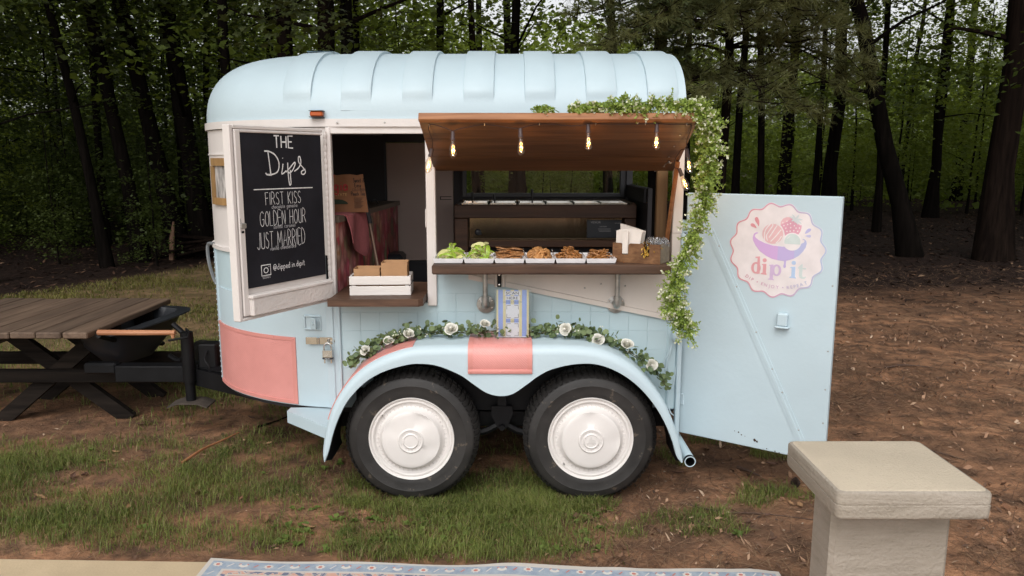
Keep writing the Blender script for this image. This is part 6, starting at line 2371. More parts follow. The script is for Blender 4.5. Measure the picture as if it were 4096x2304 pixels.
for i, (x, top) in enumerate(((-0.248, 1.452), (-0.096, 1.440), (0.133, 1.470))):
    m = M()
    m.tube([(x, 4.95, 1.30), (x - 0.004 + (-0.012 if i == 1 else 0.0), 4.95, top - 0.04)], 0.005, 8)
    m.tube([(x - 0.004 + (-0.012 if i == 1 else 0), 4.95, top - 0.04), (x - 0.006 + (-0.016 if i == 1 else 0), 4.948, top)], [0.009, 0.008], 8)
    m.lathe([(0.0, -0.016), (0.018, -0.008), (0.022, 0.004), (0.020, 0.004), (0.0, -0.012)], 12, tr(x, 4.95, 1.302))
    solo('ladle', m, PLASTIC_BLACK, (x, 4.95, 1.30), 'black ladle handle standing in the %s steel pan' % ('leftmost', 'second', 'third')[i], 'ladle', 'ladles in the steel pans')

# ================================================================== ON THE SERVING SHELF
ST = 1.1735
tray_me = None
m = M()
o_ = [[(x * w, y * d, z) for (x, y) in ((-1, -1), (1, -1), (1, 1), (-1, 1), (-1, -1))] for (w, d, z) in ((0.062, 0.112, 0.0005), (0.066, 0.116, 0.003), (0.0715, 0.122, 0.024))]
i_ = [[(x * w, y * d, z) for (x, y) in ((-1, -1), (1, -1), (1, 1), (-1, 1), (-1, -1))] for (w, d, z) in ((0.055, 0.105, 0.004), (0.057, 0.107, 0.006), (0.0675, 0.118, 0.0245))]
m.slab(o_, i_)
m.box(-0.056, 0.056, -0.106, 0.106, 0.0008, 0.0045, 0)
tray_me = m.mesh('food_tray', (0, 0, 0), [WHITE_TRAY])
TX = [-0.300 + 0.1442 * i for i in range(6)]
foods = ['green apple slices, first from the left', 'green apple slices, second from the left', 'flat nut brittle', 'round vanilla wafers', 'small twisted pretzels', 'pretzel sticks beside the napkin caddy']
TY = 3.715
for i, x in enumerate(TX):
    inst('food_tray', tray_me, tr(x, TY, ST), 'white oblong tray holding %s' % foods[i], 'tray', 'white food trays along the serving shelf')
# crumpled clear liners standing up between trays
LINER = glassmat('clear_liner', (0.93, 0.93, 0.93), 0.16, 0.2)
for (x, lab) in ((TX[3] - 0.070, 'clear liner corner standing up at the left edge of the wafer tray'), (TX[3] + 0.068, 'clear liner corner standing up at the right edge of the wafer tray'), (TX[2] - 0.068, 'clear liner rising at the left edge of the brittle tray')):
    m = M()
    h = 0.062 if x > TX[2] else 0.036
    m.slab([[(x - 0.004, TY - 0.06, ST + 0.012), (x + 0.002, TY + 0.05, ST + 0.012)], [(x - 0.010, TY - 0.03, ST + h), (x - 0.002, TY + 0.0, ST + h * 0.8)]], [[(x - 0.003, TY - 0.06, ST + 0.012), (x + 0.003, TY + 0.05, ST + 0.012)], [(x - 0.009, TY - 0.03, ST + h), (x - 0.001, TY + 0.0, ST + h * 0.8)]])
    solo('tray_liner', m, LINER, (x, TY, ST), lab, 'liner', smooth=0)

PEEL = paint('apple_peel', (0.27, 0.40, 0.045), 0.3, 0.18, 40, 0.0)
FLESH = paint('apple_flesh', (0.70, 0.68, 0.33), 0.5, 0.10, 50, 0.1)
apple_ms = []
for k in range(4):
    half = R((14, 18, 13, 17)[k])
    rr = 0.037
    m = M()
    nv, nh = 9, 4
    pe = []
    for i in range(nv):
        el = R(-82 + 164 * i / (nv - 1))
        row = []
        for j in range(nh + 1):
            a = -half + 2 * half * j / nh
            row.append((rr * math.cos(el) * math.cos(a), rr * math.cos(el) * math.sin(a), rr * 1.25 * math.sin(el)))
        pe.append(row)
    m.grid(pe, mi=0)
    for s_ in (0, nh):
        core = [(0.006 + 0.004 * math.cos(3 * i / nv), 0, pe[i][0][2] * 0.92) for i in range(nv)]
        m.grid([[pe[i][s_], core[i]] for i in range(nv)], mi=1)
    apple_ms.append(m.mesh('apple_slice', (0, 0, 0), [PEEL, FLESH], 30))


def heap(n, meshes, x, y, rx, ry, h, name, label, group, tilt=1.0, scale=(0.9, 1.1), base=0.012, cat=None, yaw=None, lie=False):
    for i in range(n):
        while True:
            u, w = random.uniform(-1, 1), random.uniform(-1, 1)
            if u * u + w * w < 1:
                break
        dome = h * (1 - 0.85 * (u * u + w * w) ** 0.8)
        z = ST + base + dome * (i / n) ** 0.55
        e = Matrix.Rotation(random.uniform(0, 2 * PI) if yaw is None else random.gauss(0, yaw), 4, 'Z') @ Matrix.Rotation(random.gauss(0, tilt), 4, 'X') @ Matrix.Rotation(random.gauss(0, tilt), 4, 'Y')
        if lie:
            e = e @ rot('X', 90) @ rot('Z', random.uniform(0, 360))
        s = random.uniform(*scale)
        inst(name, random.choice(meshes), tr(x + u * rx, y + w * ry, z) @ e @ Matrix.Scale(s, 4), label, cat, group)


random.seed(8)
heap(46, apple_ms, TX[0] + 0.004, TY, 0.054, 0.092, 0.052, 'apple_slice', 'pale green apple slice heaped in the leftmost tray', 'apple slices in the leftmost tray', 0.4, (0.62, 0.80), 0.014, 'apple slice', None, True)
heap(40, apple_ms, TX[1] + 0.002, TY, 0.048, 0.088, 0.062, 'apple_slice', 'bright green apple slice heaped in the second tray', 'apple slices in the second tray', 0.5, (0.68, 0.92), 0.014, 'apple slice', None, True)
BRIT = paint('nut_brittle', (0.36, 0.17, 0.065), 0.5, 0.35, 60, 0.8, 120, ((0.62, 0.46, 0.32), 70, 0.62))
brit = []
for k in range(3):
    m = M()
    ring_ = [(0.040 * math.cos(a) * random.uniform(.8, 1.15), 0.030 * math.sin(a) * random.uniform(.8, 1.15)) for a in np.linspace(0, 2 * PI, 13)[:-1]]
    m.prism(ring_, 0.0055)
    brit.append(m.mesh('brittle', (0, 0, 0), [BRIT], 20))
for c in range(2):
    for k in range(9):
        inst('nut_brittle', random.choice(brit), tr(TX[2] - 0.026 + 0.054 * c + random.gauss(0, 0.005), TY - 0.030 + random.gauss(0, 0.02) + 0.004 * k, ST + 0.008 + 0.0062 * k * (1 if c == 0 else 0.9)) @ rot('Z', random.uniform(0, 360)) @ rot('X', random.gauss(-6, 5)) @ rot('Y', random.gauss(0, 5)), 'flat brown nut brittle piece stacked in the third tray', 'brittle', 'brittle pieces in the third tray')
WAF = paint('vanilla_wafer', (0.50, 0.245, 0.085), 0.6, 0.10, 50, 0.25, 120)
m = M()
m.lathe([(0.0, 0.008), (0.008, 0.0075), (0.015, 0.0055), (0.019, 0.002), (0.0195, 0.0), (0.018, -0.0025), (0.0, -0.003)], 20)
waf = [m.mesh('vanilla_wafer', (0, 0, 0), [WAF], 40)]
heap(44, waf, TX[3], TY, 0.050, 0.088, 0.058, 'vanilla_wafer', 'round golden vanilla wafer piled in the fourth tray', 'wafers in the fourth tray', 0.75, (0.95, 1.15), 0.014, 'wafer')
PRE = paint('pretzel', (0.36, 0.155, 0.045), 0.4, 0.28, 70, 0.3, 120, ((0.62, 0.42, 0.22), 110, 0.70))
tw = []
for k in range(2):
    m = M()
    loop = [(0.0, -0.012), (0.010, -0.010), (0.015, 0.0), (0.011, 0.010), (0.004, 0.008), (-0.003, -0.001), (-0.010, -0.008)]
    m.tube(catmull([(p[0], p[1], 0.001 * math.sin(i)) for i, p in enumerate(loop)], 3), 0.0026, 6)
    m.tube(catmull([(-p[0], p[1], 0.003 - 0.001 * math.sin(i)) for i, p in enumerate(loop)], 3), 0.0026, 6)
    tw.append(m.mesh('pretzel_twist', (0, 0, 0), [PRE], 60))
heap(92, tw, TX[4], TY, 0.055, 0.092, 0.048, 'pretzel_twist', 'small brown twisted pretzel piled in the fifth tray', 'pretzel twists in the fifth tray', 0.8, (0.95, 1.25), 0.010, 'pretzel')
m = M()
m.tube([(-0.032, 0, 0), (-0.010, 0.001, 0.0006), (0.012, -0.0006, 0), (0.033, 0, 0.0004)], 0.0029, 6)
stk = [m.mesh('pretzel_stick', (0, 0, 0), [PRE], 60)]
heap(96, stk, TX[5], TY, 0.038, 0.088, 0.046, 'pretzel_stick', 'thin pretzel stick piled in the sixth tray', 'pretzel sticks in the sixth tray', 0.22, (0.85, 1.15), 0.010, 'pretzel')

# ---- napkin caddy at the right end of the shelf
ca_, sa_ = math.cos(R(-28)), math.sin(R(-28))
CF = frame((0.4825, 3.672, ST), (ca_, sa_, 0), (-sa_, ca_, 0), (0, 0, 1))   # x along the front, y to the back
caddy = thing('napkin_caddy', 'acacia wood caddy with two notched slots at the right end of the shelf', 'caddy', (0.60, 3.70, ST))
m = M()
W, D, H = 0.235, 0.15, 0.092
pf = CF @ rot('X', 90)
m.prism([(0, 0), (W, 0), (W, H), (0.182, H), (0.182, 0.032), (0.153, 0.032), (0.153, H - 0.004), (0.150, H), (0.088, H), (0.080, H - 0.006), (0.078, 0.038), (0.050, 0.038), (0.047, H - 0.006), (0.042, H), (0, H)], 0.007, pf, z0=-0.007)
part('front_panel', m, CADDY_WOOD, caddy)
m = M()
m.box(W - 0.007, W, 0.0075, D, 0.0, H, 0.001, CF)
part('side_panel', m, CADDY_SIDE, caddy)
m = M()
m.box(0, 0.007, 0.0075, D, 0.0, H, 0.001, CF)
part('side_panel', m, CADDY_SIDE, caddy)
m = M()
m.box(0.0075, W - 0.0075, D - 0.007, D, 0, H, 0.001, CF)
part('back_panel', m, CADDY_WOOD, caddy)
m = M()
m.box(0.0075, W - 0.0075, 0.0075, D - 0.0075, 0.0, 0.006, 0, CF)
m.box(0.128, 0.133, 0.0075, D - 0.0075, 0.006, H - 0.01, 0, CF)
part('base', m, CADDY_WOOD, caddy)
random.seed(12)
for k in range(12):
    m = M()
    d0 = 0.014 + 0.0095 * k
    back = k >= 7
    x0, x1 = 0.012 + random.uniform(-.003, .003), (0.118 if not back else 0.100)
    top = (0.148 if not back else 0.175) + random.uniform(-0.004, 0.004)
    ro = []
    for j in range(7):
        t = j / 6
        z = 0.010 + (top - 0.010) * t
        rw = []
        for i in range(9):
            u = i / 8
            x = x0 + (x1 - x0) * u + 0.022 * t * u * (1 if not back else 0.3)
            y = d0 + 0.004 * math.sin(5 * u + k) * t + 0.012 * t * t * math.sin(2.5 * u + 0.6 * k)
            zz = z + (0.010 * math.sin(PI * u) if j == 6 and not back else 0) - (0.03 * u * t if back else 0)
            rw.append((x, y, zz))
        ro.append(rw)
    m.slab(ro, [[(p[0], p[1] + 0.006, p[2]) for p in r_] for r_ in ro], CF)
    solo('napkin', m, PAPER, tuple(CF @ Vector((0.06, d0, 0.01))), 'white paper napkin standing in the wooden caddy', 'napkin', 'napkins in the wooden caddy', smooth=60)
m = M()
m.slab([[(0.0495 + 0.027 * i, -0.0015 - 0.002 * (j in (1, 2)), 0.148 - 0.105 * j / 3) for i in range(2)] for j in range(4)], [[(0.0495 + 0.027 * i, 0.0095, 0.148 - 0.105 * j / 3) for i in range(2)] for j in range(4)], CF)
solo('napkin', m, PAPER, tuple(CF @ Vector((0.06, 0, 0.1))), 'white napkin tail pulled down through the front slot of the caddy', 'napkin', 'napkins in the wooden caddy')
# cutlery in clear wrap
CLEAR = glassmat('crinkled_film', (0.90, 0.90, 0.91), 0.09, 0.25)
for k, (x, y) in enumerate(((0.165, 0.085), (0.205, 0.05), (0.195, 0.11), (0.150, 0.115), (0.222, 0.085))):
    m = M()
    c_ = CF @ Vector((x, y, 0.094))
    pts, fs = [], []
    nn_ = 11
    for i in range(nn_):
        for j in range(nn_):
            u, w = i / (nn_ - 1) * 2 - 1, j / (nn_ - 1) * 2 - 1
            h = 0.018 * max(0, 1 - u * u) * max(0, 1 - w * w) + random.uniform(-0.010, 0.012)
            pts.append((c_.x + u * 0.026 + random.uniform(-.003, .003), c_.y + w * 0.026 + random.uniform(-.003, .003), c_.z + h))
    for i in range(nn_ - 1):
        for j in range(nn_ - 1):
            fs.append((i * nn_ + j, i * nn_ + j + 1, (i + 1) * nn_ + j + 1, (i + 1) * nn_ + j))
    m.add(pts, fs)
    low = [(p[0], p[1], p[2] - 0.012) for p in pts]
    m.add(low, [tuple(reversed(f)) for f in fs])
    solo('clear_bag', m, CLEAR, tuple(c_), 'crinkled clear bag standing in the right half of the wooden caddy', 'bag', 'clear bags in the wooden caddy', smooth=0)
GOLD = paint('gold_foil', (0.72, 0.46, 0.10), 0.22, 0.15, 40, 0.1, 60, None, 1.0)
m = M()
for k in range(46):
    t = k / 46
    base = Vector((0.168 + random.gauss(0, 0.014 + 0.01 * (1 - t)), 0.006 + random.gauss(0, 0.006) - 0.004 * t, 0.100 - 0.065 * t + random.gauss(0, 0.008)))
    a = random.uniform(-0.9, 0.9)
    d = Vector((math.sin(a), random.uniform(-.2, .2), -math.cos(a))) * random.uniform(0.008, 0.015)
    if base.z > 0.088:
        base.y = abs(base.y) + 0.012
        d = Vector((d.z, abs(d.x), 0.3 * d.x))
    else:
        base.y = min(base.y, 0.002) if abs(base.x - 0.168) > 0.012 else base.y
    s = d.cross(Vector((0, 1, 0))).normalized() * 0.0016
    q_ = [base - s, base + s, base + d + s, base + d - s]
    m.add([tuple(CF @ p) for p in q_] + [tuple(CF @ (p + Vector((0, 0.0012, 0)))) for p in q_], [(0, 1, 2, 3), (7, 6, 5, 4), (0, 3, 7, 4), (1, 5, 6, 2), (0, 4, 5, 1), (3, 2, 6, 7)])
solo('gold_ties', m, GOLD, tuple(CF @ Vector((0.168, 0, 0.09))), 'gold twist ties spilling through the right slot of the caddy', 'twist ties', kind='stuff', smooth=0)

# ================================================================== CRATE ON THE DOORWAY SHELF
SZ = 1.0045
KF = frame((-0.789, 3.686, SZ), (0.9988, 0.05, 0), (-0.05, 0.9988, 0), (0, 0, 1))
CRW = paint('white_washed_wood', (0.72, 0.68, 0.65), 0.6, 0.05, 10, 0.6, 40, ((0.45, 0.36, 0.30), 50, 0.76), stretch=(0.3, 1, 2))
crate = thing('slatted_crate', 'white slatted crate holding brown paper trays on the doorway shelf', 'crate', tuple(KF @ Vector((0.148, 0.08, 0))))
CWd, CDp = 0.296, 0.160
for (z0, z1) in ((0.0, 0.045), (0.052, 0.094)):
    for (a, b2, c, d) in ((0, CWd, 0, 0.009), (0, CWd, CDp - 0.009, CDp)):
        m = M()
        m.box(a, b2, c, d, z0, z1, 0.0015, KF)
        part('slat', m, CRW, crate)
    for x in (0.0, CWd - 0.009):
        m = M()
        x0 = x + (0.0)
        m.box(x0, x0 + 0.009, 0.0095, CDp - 0.0095, z0, z1 - (0.0), 0.0015, KF)
        part('end_slat', m, CRW, crate)
for (x, y) in ((0.010, 0.010), (CWd - 0.028, 0.010), (0.010, CDp - 0.022), (CWd - 0.028, CDp - 0.022)):
    m = M()
    m.box(x, x + 0.018, y, y + 0.012, 0.004, 0.088, 0.001, KF)
    part('corner_block', m, CRW, crate)
m = M()
m.box(0.0095, CWd - 0.0095, 0.0095, CDp - 0.0095, 0.0, 0.0035, 0, KF)
part('base', m, CRW, crate)
m = M()
for (y, z) in ((0.05, 0.02), (0.11, 0.02)):
    m.tube([KF @ Vector((CWd + 0.0005, y, z + 0.03)), KF @ Vector((CWd + 0.002, y, z + 0.03))], 0.004, 8)
m.box(CWd - 0.001, CWd + 0.003, 0.06, 0.075, 0.065, 0.069, 0, KF)
m.box(CWd - 0.001, CWd + 0.003, 0.072, 0.075, 0.05, 0.066, 0, KF)
part('end_hardware', m, BLACK_METAL, crate)


def kraft_tray(w, d, h):
    mm = M()
    q0 = [[(x * w * k, y * d * k, z) for (x, y) in ((-1, -1), (1, -1), (1, 1), (-1, 1), (-1, -1))] for (k, z) in ((0.96, 0.0), (1.0, h))]
    q1 = [[(x * (w * k - 0.002), y * (d * k - 0.002), z) for (x, y) in ((-1, -1), (1, -1), (1, 1), (-1, 1), (-1, -1))] for (k, z) in ((0.96, 0.002), (1.0, h))]
    mm.slab(q0, q1)
    mm.add([(x * w * 0.955, y * d * 0.955, 0.001) for (x, y) in ((-1, -1), (1, -1), (1, 1), (-1, 1))], [(0, 1, 2, 3)])
    return mm.mesh('kraft_tray', (0, 0, 0), [KRAFT], 20)


kt = kraft_tray(0.0635, 0.058, 0.034)
kt2 = kraft_tray(0.0625, 0.058, 0.034)
for k in range(16):
    inst('kraft_tray', kt, KF @ tr(0.2150 + random.gauss(0, 0.0006), 0.079 + random.gauss(0, 0.0006), 0.006 + 0.0078 * k), 'brown paper food tray nested in the taller stack of the white crate' if k < 15 else 'empty brown paper food tray on top of the taller stack', 'paper tray', 'paper trays in the taller stack')
for k in range(12):
    inst('kraft_tray', kt2, KF @ tr(0.0820 + random.gauss(0, 0.0006), 0.082 + random.gauss(0, 0.0006), 0.006 + 0.0080 * k), 'brown paper food tray nested in the shorter stack of the white crate' if k < 11 else 'empty brown paper food tray on top of the shorter stack', 'paper tray', 'paper trays in the shorter stack')

# ================================================================== HANGING ON THE TRAILER
# padlock
pk = thing('padlock', 'laminated steel padlock with keys hanging from the hasp', 'padlock', (-0.922, 3.735, 0.70))
PKF = frame((-0.921, 3.744, 0.742), (1, -0.06, 0), (0, 0, 1), (-0.06, -1, 0))
m = M()
m.tube(catmull([(*(PKF @ Vector(p)),) for p in ((-0.018, -0.030, 0), (-0.018, -0.006, 0), (-0.010, 0.008, 0), (0.0, 0.012, 0), (0.010, 0.008, 0), (0.018, -0.006, 0), (0.018, -0.030, 0))], 4), 0.0038, 8)
part('shackle', m, CHROME, pk)
m = M()
for k in range(6):
    m.box(-0.025, 0.025, -0.060 + 0.006 * k, -0.0545 + 0.006 * k, -0.010, 0.010, 0.0008, PKF)
part('lock_body', m, CHROME, pk)
m = M()
m.box(-0.026, 0.026, -0.070, -0.0602, -0.0105, 0.0105, 0.002, PKF)
lb = part('lock_base', m, PLASTIC_BLACK, pk)
m = M()
put_text(m, 'Master', PKF @ tr(0, -0.068, 0.0109), 0.006)
part('lock_lettering', m, plain('lock_white', (0.7, 0.7, 0.7), 0.5), lb)
for s_ in (-0.017, 0.016):
    m = M()
    m.box(s_ - 0.003, s_ + 0.003, -0.092, -0.0702, -0.001, 0.001, 0.0005, PKF)
    part('key', m, CHROME, pk)

# sign in an acrylic holder, standing on the fender
SF = frame((0.003, 3.640, 0.806), (1, 0, 0), (0, 0.10, 0.995), (0, -0.995, 0.10))
sign = thing('scan_sign', 'striped blue and yellow sign reading SCAN HERE on the pink fender plate', 'sign', (0.003, 3.64, 0.806))
SWd, SHt = 0.156, 0.232
m = M()
m.box(-SWd / 2, SWd / 2, 0.002, SHt, -0.001, 0.0, 0, SF)
part('card', m, plain('sign_cream', (0.70, 0.60, 0.36), 0.5), sign)
m = M()
for (a, b2) in ((.055, .20), (.29, .435), (.545, .685), (.79, .935)):
    m.box(-SWd / 2 + SWd * a, -SWd / 2 + SWd * b2, 0.004, SHt, 0.0, 0.0003, 0, SF)
part('blue_stripes', m, plain('sign_blue', (0.30, 0.38, 0.74), 0.5), sign)
m = M()
m.box(-SWd / 2, SWd / 2, 0.0022, 0.006, 0.0003, 0.0006, 0, SF)
for (y0, y1) in ((SHt * 0.40, SHt * 0.697), (SHt * 0.02, SHt * 0.315)):
    cx0, cx1 = -SWd / 2 + SWd * 0.295, -SWd / 2 + SWd * 0.702
    m.box(cx0, cx1, y0, y1, 0.0, 0.0006, 0.0002, SF)
for (y0, y1, xx) in ((SHt * 0.892, SHt * 0.972, 0.038), (SHt * 0.792, SHt * 0.872, 0.034)):
    m.box(-xx, xx, y0, y1, 0.0, 0.0005, 0, SF)
part('white_panels', m, plain('sign_white', (0.78, 0.75, 0.80), 0.5), sign)
m = M()
SFT = SF @ tr(0, 0, 0.0010)
put_text(m, 'SCAN', SFT @ tr(-0.001, SHt * 0.905, 0), SHt * 0.056, 0.0625)
put_text(m, 'HERE', SFT @ tr(-0.001, SHt * 0.803, 0), SHt * 0.056, 0.0545)
for (y0, y1) in ((SHt * 0.40, SHt * 0.697), (SHt * 0.02, SHt * 0.315)):
    cx0, cx1 = -SWd / 2 + SWd * 0.315, -SWd / 2 + SWd * 0.682
    y0, y1 = y0 + 0.004, y1 - 0.004
    w = 0.0018
    L_ = 0.020
    for (xa_, xb_, ya_, yb_) in ((cx0, cx0 + L_, y1 - w, y1), (cx0, cx0 + w, y1 - L_, y1 - w), (cx1 - L_, cx1, y1 - w, y1), (cx1 - w, cx1, y1 - L_, y1 - w), (cx0, cx0 + L_, y0, y0 + w), (cx0, cx0 + w, y0 + w, y0 + L_), (cx1 - L_, cx1, y0, y0 + w), (cx1 - w, cx1, y0 + w, y0 + L_)):
        m.box(xa_, xb_, ya_, yb_, 0.0002, 0.0006, 0, SFT)
part('dark_lettering', m, plain('sign_ink', (0.03, 0.025, 0.04), 0.5), sign)
m = M()
put_text(m, 'LEAVE A REVIEW', SFT @ tr(0, SHt * 0.735, 0), SHt * 0.026, 0.092)
put_text(m, 'FOLLOW US', SFT @ tr(-0.001, SHt * 0.333, 0), SHt * 0.026, 0.064)
part('small_lettering', m, plain('sign_grey_ink', (0.16, 0.17, 0.24), 0.5), sign)
m = M()
m.box(-SWd / 2 - 0.012, SWd / 2 + 0.012, 0.0, SHt + 0.004, 0.002, 0.0045, 0.0008, SF)
part('acrylic_front', m, ACRYLIC, sign)
m = M()
m.box(-SWd / 2 - 0.012, SWd / 2 + 0.012, -0.004, 0.0, -0.05, 0.0045, 0.0008, SF)
part('acrylic_foot', m, ACRYLIC, sign)

# ---- string lights
SL = thing('string_lights', 'warm filament bulbs strung on a brown cord along the wooden awning', 'string lights', (0.2, 3.3, 1.8))
CORD = plain('brown_cord', (0.045, 0.020, 0.014), 0.6)
SOCK = plain('bulb_socket', (0.060, 0.035, 0.033), 0.5)
cord = [(-0.353, 3.450, 1.703), (-0.345, 3.40, 1.74), (-0.352, 3.33, 1.778), (-0.348, 3.306, 1.800), (-0.330, 3.300, 1.803), (-0.28, 3.298, 1.788), (-0.249, 3.298, 1.776), (-0.225, 3.298, 1.784), (-0.16, 3.30, 1.797), (-0.115, 3.303, 1.803), (-0.06, 3.30, 1.797), (0.0, 3.298, 1.788), (0.035, 3.297, 1.787), (0.062, 3.299, 1.795), (0.115, 3.303, 1.804), (0.18, 3.300, 1.8035), (0.24, 3.298, 1.797), (0.285, 3.298, 1.799), (0.319, 3.298, 1.804), (0.352, 3.303, 1.805), (0.45, 3.303, 1.8035), (0.56, 3.303, 1.805), (0.608, 3.299, 1.806), (0.66, 3.303, 1.803), (0.735, 3.306, 1.804), (0.756, 3.312, 1.798), (0.760, 3.36, 1.770), (0.764, 3.43, 1.735), (0.770, 3.45, 1.705), (0.757, 3.50, 1.70), (0.745, 3.56, 1.66), (0.748, 3.60, 1.625), (0.772, 3.60, 1.615)]
m = M()
m.tube(catmull(cord, 3), 0.0022, 5)
part('cord', m, CORD, SL)
m = M()
for (x, y, z) in ((-0.348, 3.306, 1.800), (-0.115, 3.303, 1.803), (0.115, 3.303, 1.804), (0.352, 3.303, 1.805), (0.56, 3.303, 1.805), (0.735, 3.306, 1.804)):
    m.tube([(x, y, z + 0.016), (x, y - 0.004, z + 0.004), (x, y, z - 0.004), (x, y + 0.004, z + 0.002)], 0.0013, 5)
part('cup_hooks', m, CHROME, SL, kind='stuff')
bulbs = [((-0.249, 3.298, 1.774), (0.0, 0, -1)), ((0.035, 3.297, 1.786), (0.03, 0, -1)), ((0.319, 3.298, 1.804), (0.03, 0, -1)), ((0.608, 3.298, 1.806), (-0.01, 0, -1)), ((-0.353, 3.450, 1.705), (-0.24, 0.05, -1)), ((0.770, 3.450, 1.705), (0.17, 0, -1)), ((0.772, 3.600, 1.617), (0.42, 0, -1))]
bulb_prof = [(0.0075, 0.0), (0.008, -0.004), (0.0105, -0.014), (0.0140, -0.026), (0.0172, -0.042), (0.0180, -0.052), (0.0165, -0.062), (0.0115, -0.070), (0.0050, -0.0735), (0.0018, -0.0745), (0.0014, -0.078), (0.0, -0.0785)]
bm = M()
bm.lathe(bulb_prof, 20)
glass_me = bm.mesh('bulb_glass', (0, 0, 0), [BULB_GLASS], 60)
bm = M()
bm.lathe([(0.0, 0.034), (0.0070, 0.034), (0.0085, 0.031), (0.0088, 0.008), (0.0100, 0.006), (0.0100, -0.003), (0.0, -0.003)], 16)
sock_me = bm.mesh('socket', (0, 0, 0), [SOCK], 40)
bm = M()
for a in (0, 120, 240):
    c_, s_ = math.cos(R(a)), math.sin(R(a))
    bm.tube(catmull([(0.002 * c_, 0.002 * s_, -0.022), (0.0062 * c_, 0.0062 * s_, -0.030), (0.0030 * c_, 0.0030 * s_, -0.038), (0.0078 * c_, 0.0078 * s_, -0.045), (0.0034 * c_, 0.0034 * s_, -0.053), (0.006 * c_ - .003 * s_, 0.006 * s_ + .003 * c_, -0.057)], 3), 0.0010, 5)
fil_me = bm.mesh('filament', (0, 0, 0), [FILAMENT], 60)
bm = M()
bm.tube([(0, 0, 0), (0, 0, -0.024)], [0.0028, 0.0012], 8)
stem_me = bm.mesh('glass_stem', (0, 0, 0), [BULB_GLASS], 60)
for (p, d) in bulbs:
    zax = -Vector(d).normalized()
    xax = Vector((0, 1, 0)).cross(zax).normalized()
    yax = zax.cross(xax)
    T = frame(tuple(Vector(p) + Vector(d).normalized() * 0.034), tuple(xax), tuple(yax), tuple(zax))
    b_o = place('bulb', glass_me, SL, T)
    OFF[b_o.name] = OFF[SL.name]
    for nm, me_ in (('socket', sock_me), ('filament', fil_me), ('glass_stem', stem_me)):
        c_ = bpy.data.objects.new(nm, me_)
        COL.objects.link(c_)
        c_.parent = b_o
    li = bpy.data.lights.new('bulb_light', 'POINT')
    li.energy = 0.22
    li.color = (1.0, 0.55, 0.20)
    li.shadow_soft_size = 0.003
    lo = bpy.data.objects.new('bulb_light', li)
    COL.objects.link(lo)
    lo.location = T @ Vector((0, 0, -0.045))

# ---- green hanging garland along the awning and down past the rear jamb
GLEAF = leafmat('garland_leaf', (0.22, 0.32, 0.05), (0.40, 0.50, 0.13), 0.35, 9, 0.5, 0.0)
GBLOS = leafmat('garland_blossom', (0.52, 0.55, 0.36), (0.72, 0.72, 0.58), 0.25, 9, 0.6, 0.0)
GSTEM = plain('garland_stem', (0.16, 0.24, 0.05), 0.6)
gar = thing('hanging_garland', 'light green garland with tiny white blossoms trailing over the awning corner', 'garland', (0.80, 3.35, 1.5))
path = [(0.265, 3.31, 1.868), (0.302, 3.3, 1.878), (0.419, 3.3, 1.886), (0.518, 3.3, 1.883), (0.684, 3.3, 1.893), (0.788, 3.285, 1.875), (0.838, 3.3, 1.808), (0.850, 3.33, 1.693), (0.845, 3.36, 1.575), (0.828, 3.4, 1.418), (0.788, 3.42, 1.275), (0.738, 3.44, 1.128), (0.728, 3.46, 1.024), (0.770, 3.46, 0.959), (0.815, 3.47, 0.875)]
cp = catmull(path, 14)
m = M()
m.tube(cp, 0.004, 5)
m.tube([(p[0] + 0.010 * math.sin(i * 0.4), p[1] + 0.008 * math.cos(i * 0.5), p[2] + 0.008 * math.sin(i * 0.3)) for i, p in enumerate(cp)], 0.003, 5)
m.tube(catmull([(0.10, 3.32, 1.862), (0.135, 3.31, 1.885), (0.165, 3.32, 1.872), (0.20, 3.34, 1.855)], 4), 0.002, 5)
sprg = []
random.seed(55)
wid = lambda t: 0.9 if t > 0.42 else (0.42 if t < 0.14 else 0.75)
spots = [(cp[int(t * (len(cp) - 1))], wid(t)) for t in np.linspace(0, 1, 1050)] + [((0.10 + random.uniform(0, 0.06), 3.31, 1.872), 0.4) for _ in range(26)]
LV, BV = [], []


def leaf_quad(p, d, ln, w, out):
    d = d.normalized()
    s = d.cross(Vector((random.gauss(0, 1), random.gauss(0, 1), random.gauss(0, 1)))).normalized()
    n = d.cross(s)
    out.append([tuple(p), tuple(p + d * ln * .5 + s * w + n * w * .3), tuple(p + d * ln), tuple(p + d * ln * .5 - s * w + n * w * .3)])


for (p, wd) in spots:
    p = Vector(p)
    d = Vector((random.gauss(0, 1), random.gauss(0, 0.8), random.gauss(-0.25, 0.8))).normalized()
    ln = random.uniform(0.035, 0.085) * wd
    tip = p + d * ln - Vector((0, 0, 0.012))
    m.tube([p, p + d * ln * 0.6, tip], [0.0011, 0.001, 0.0006], 3, False)
    for t in np.linspace(0.2, 1.0, 8):
        b0 = p + (tip - p) * float(t)
        for k in range(2):
            dd = (d * 0.6 + Vector((random.gauss(0, 1), random.gauss(0, 1), random.gauss(0, 1))).normalized())
            leaf_quad(b0, dd, random.uniform(0.009, 0.018), random.uniform(0.0030, 0.0055), LV)
    if random.random() < 0.34:
        for k in range(7):
            dd = Vector((random.gauss(0, 1), random.gauss(-0.3, 1), random.gauss(0, 1)))
            leaf_quad(tip + Vector((random.gauss(0, .005), random.gauss(0, .005), random.gauss(0, .005))), dd, random.uniform(0.009, 0.016), random.uniform(0.0045, 0.0065), BV)
part('stem', m, GSTEM, gar)
gl = np.array(OFF[gar.name])
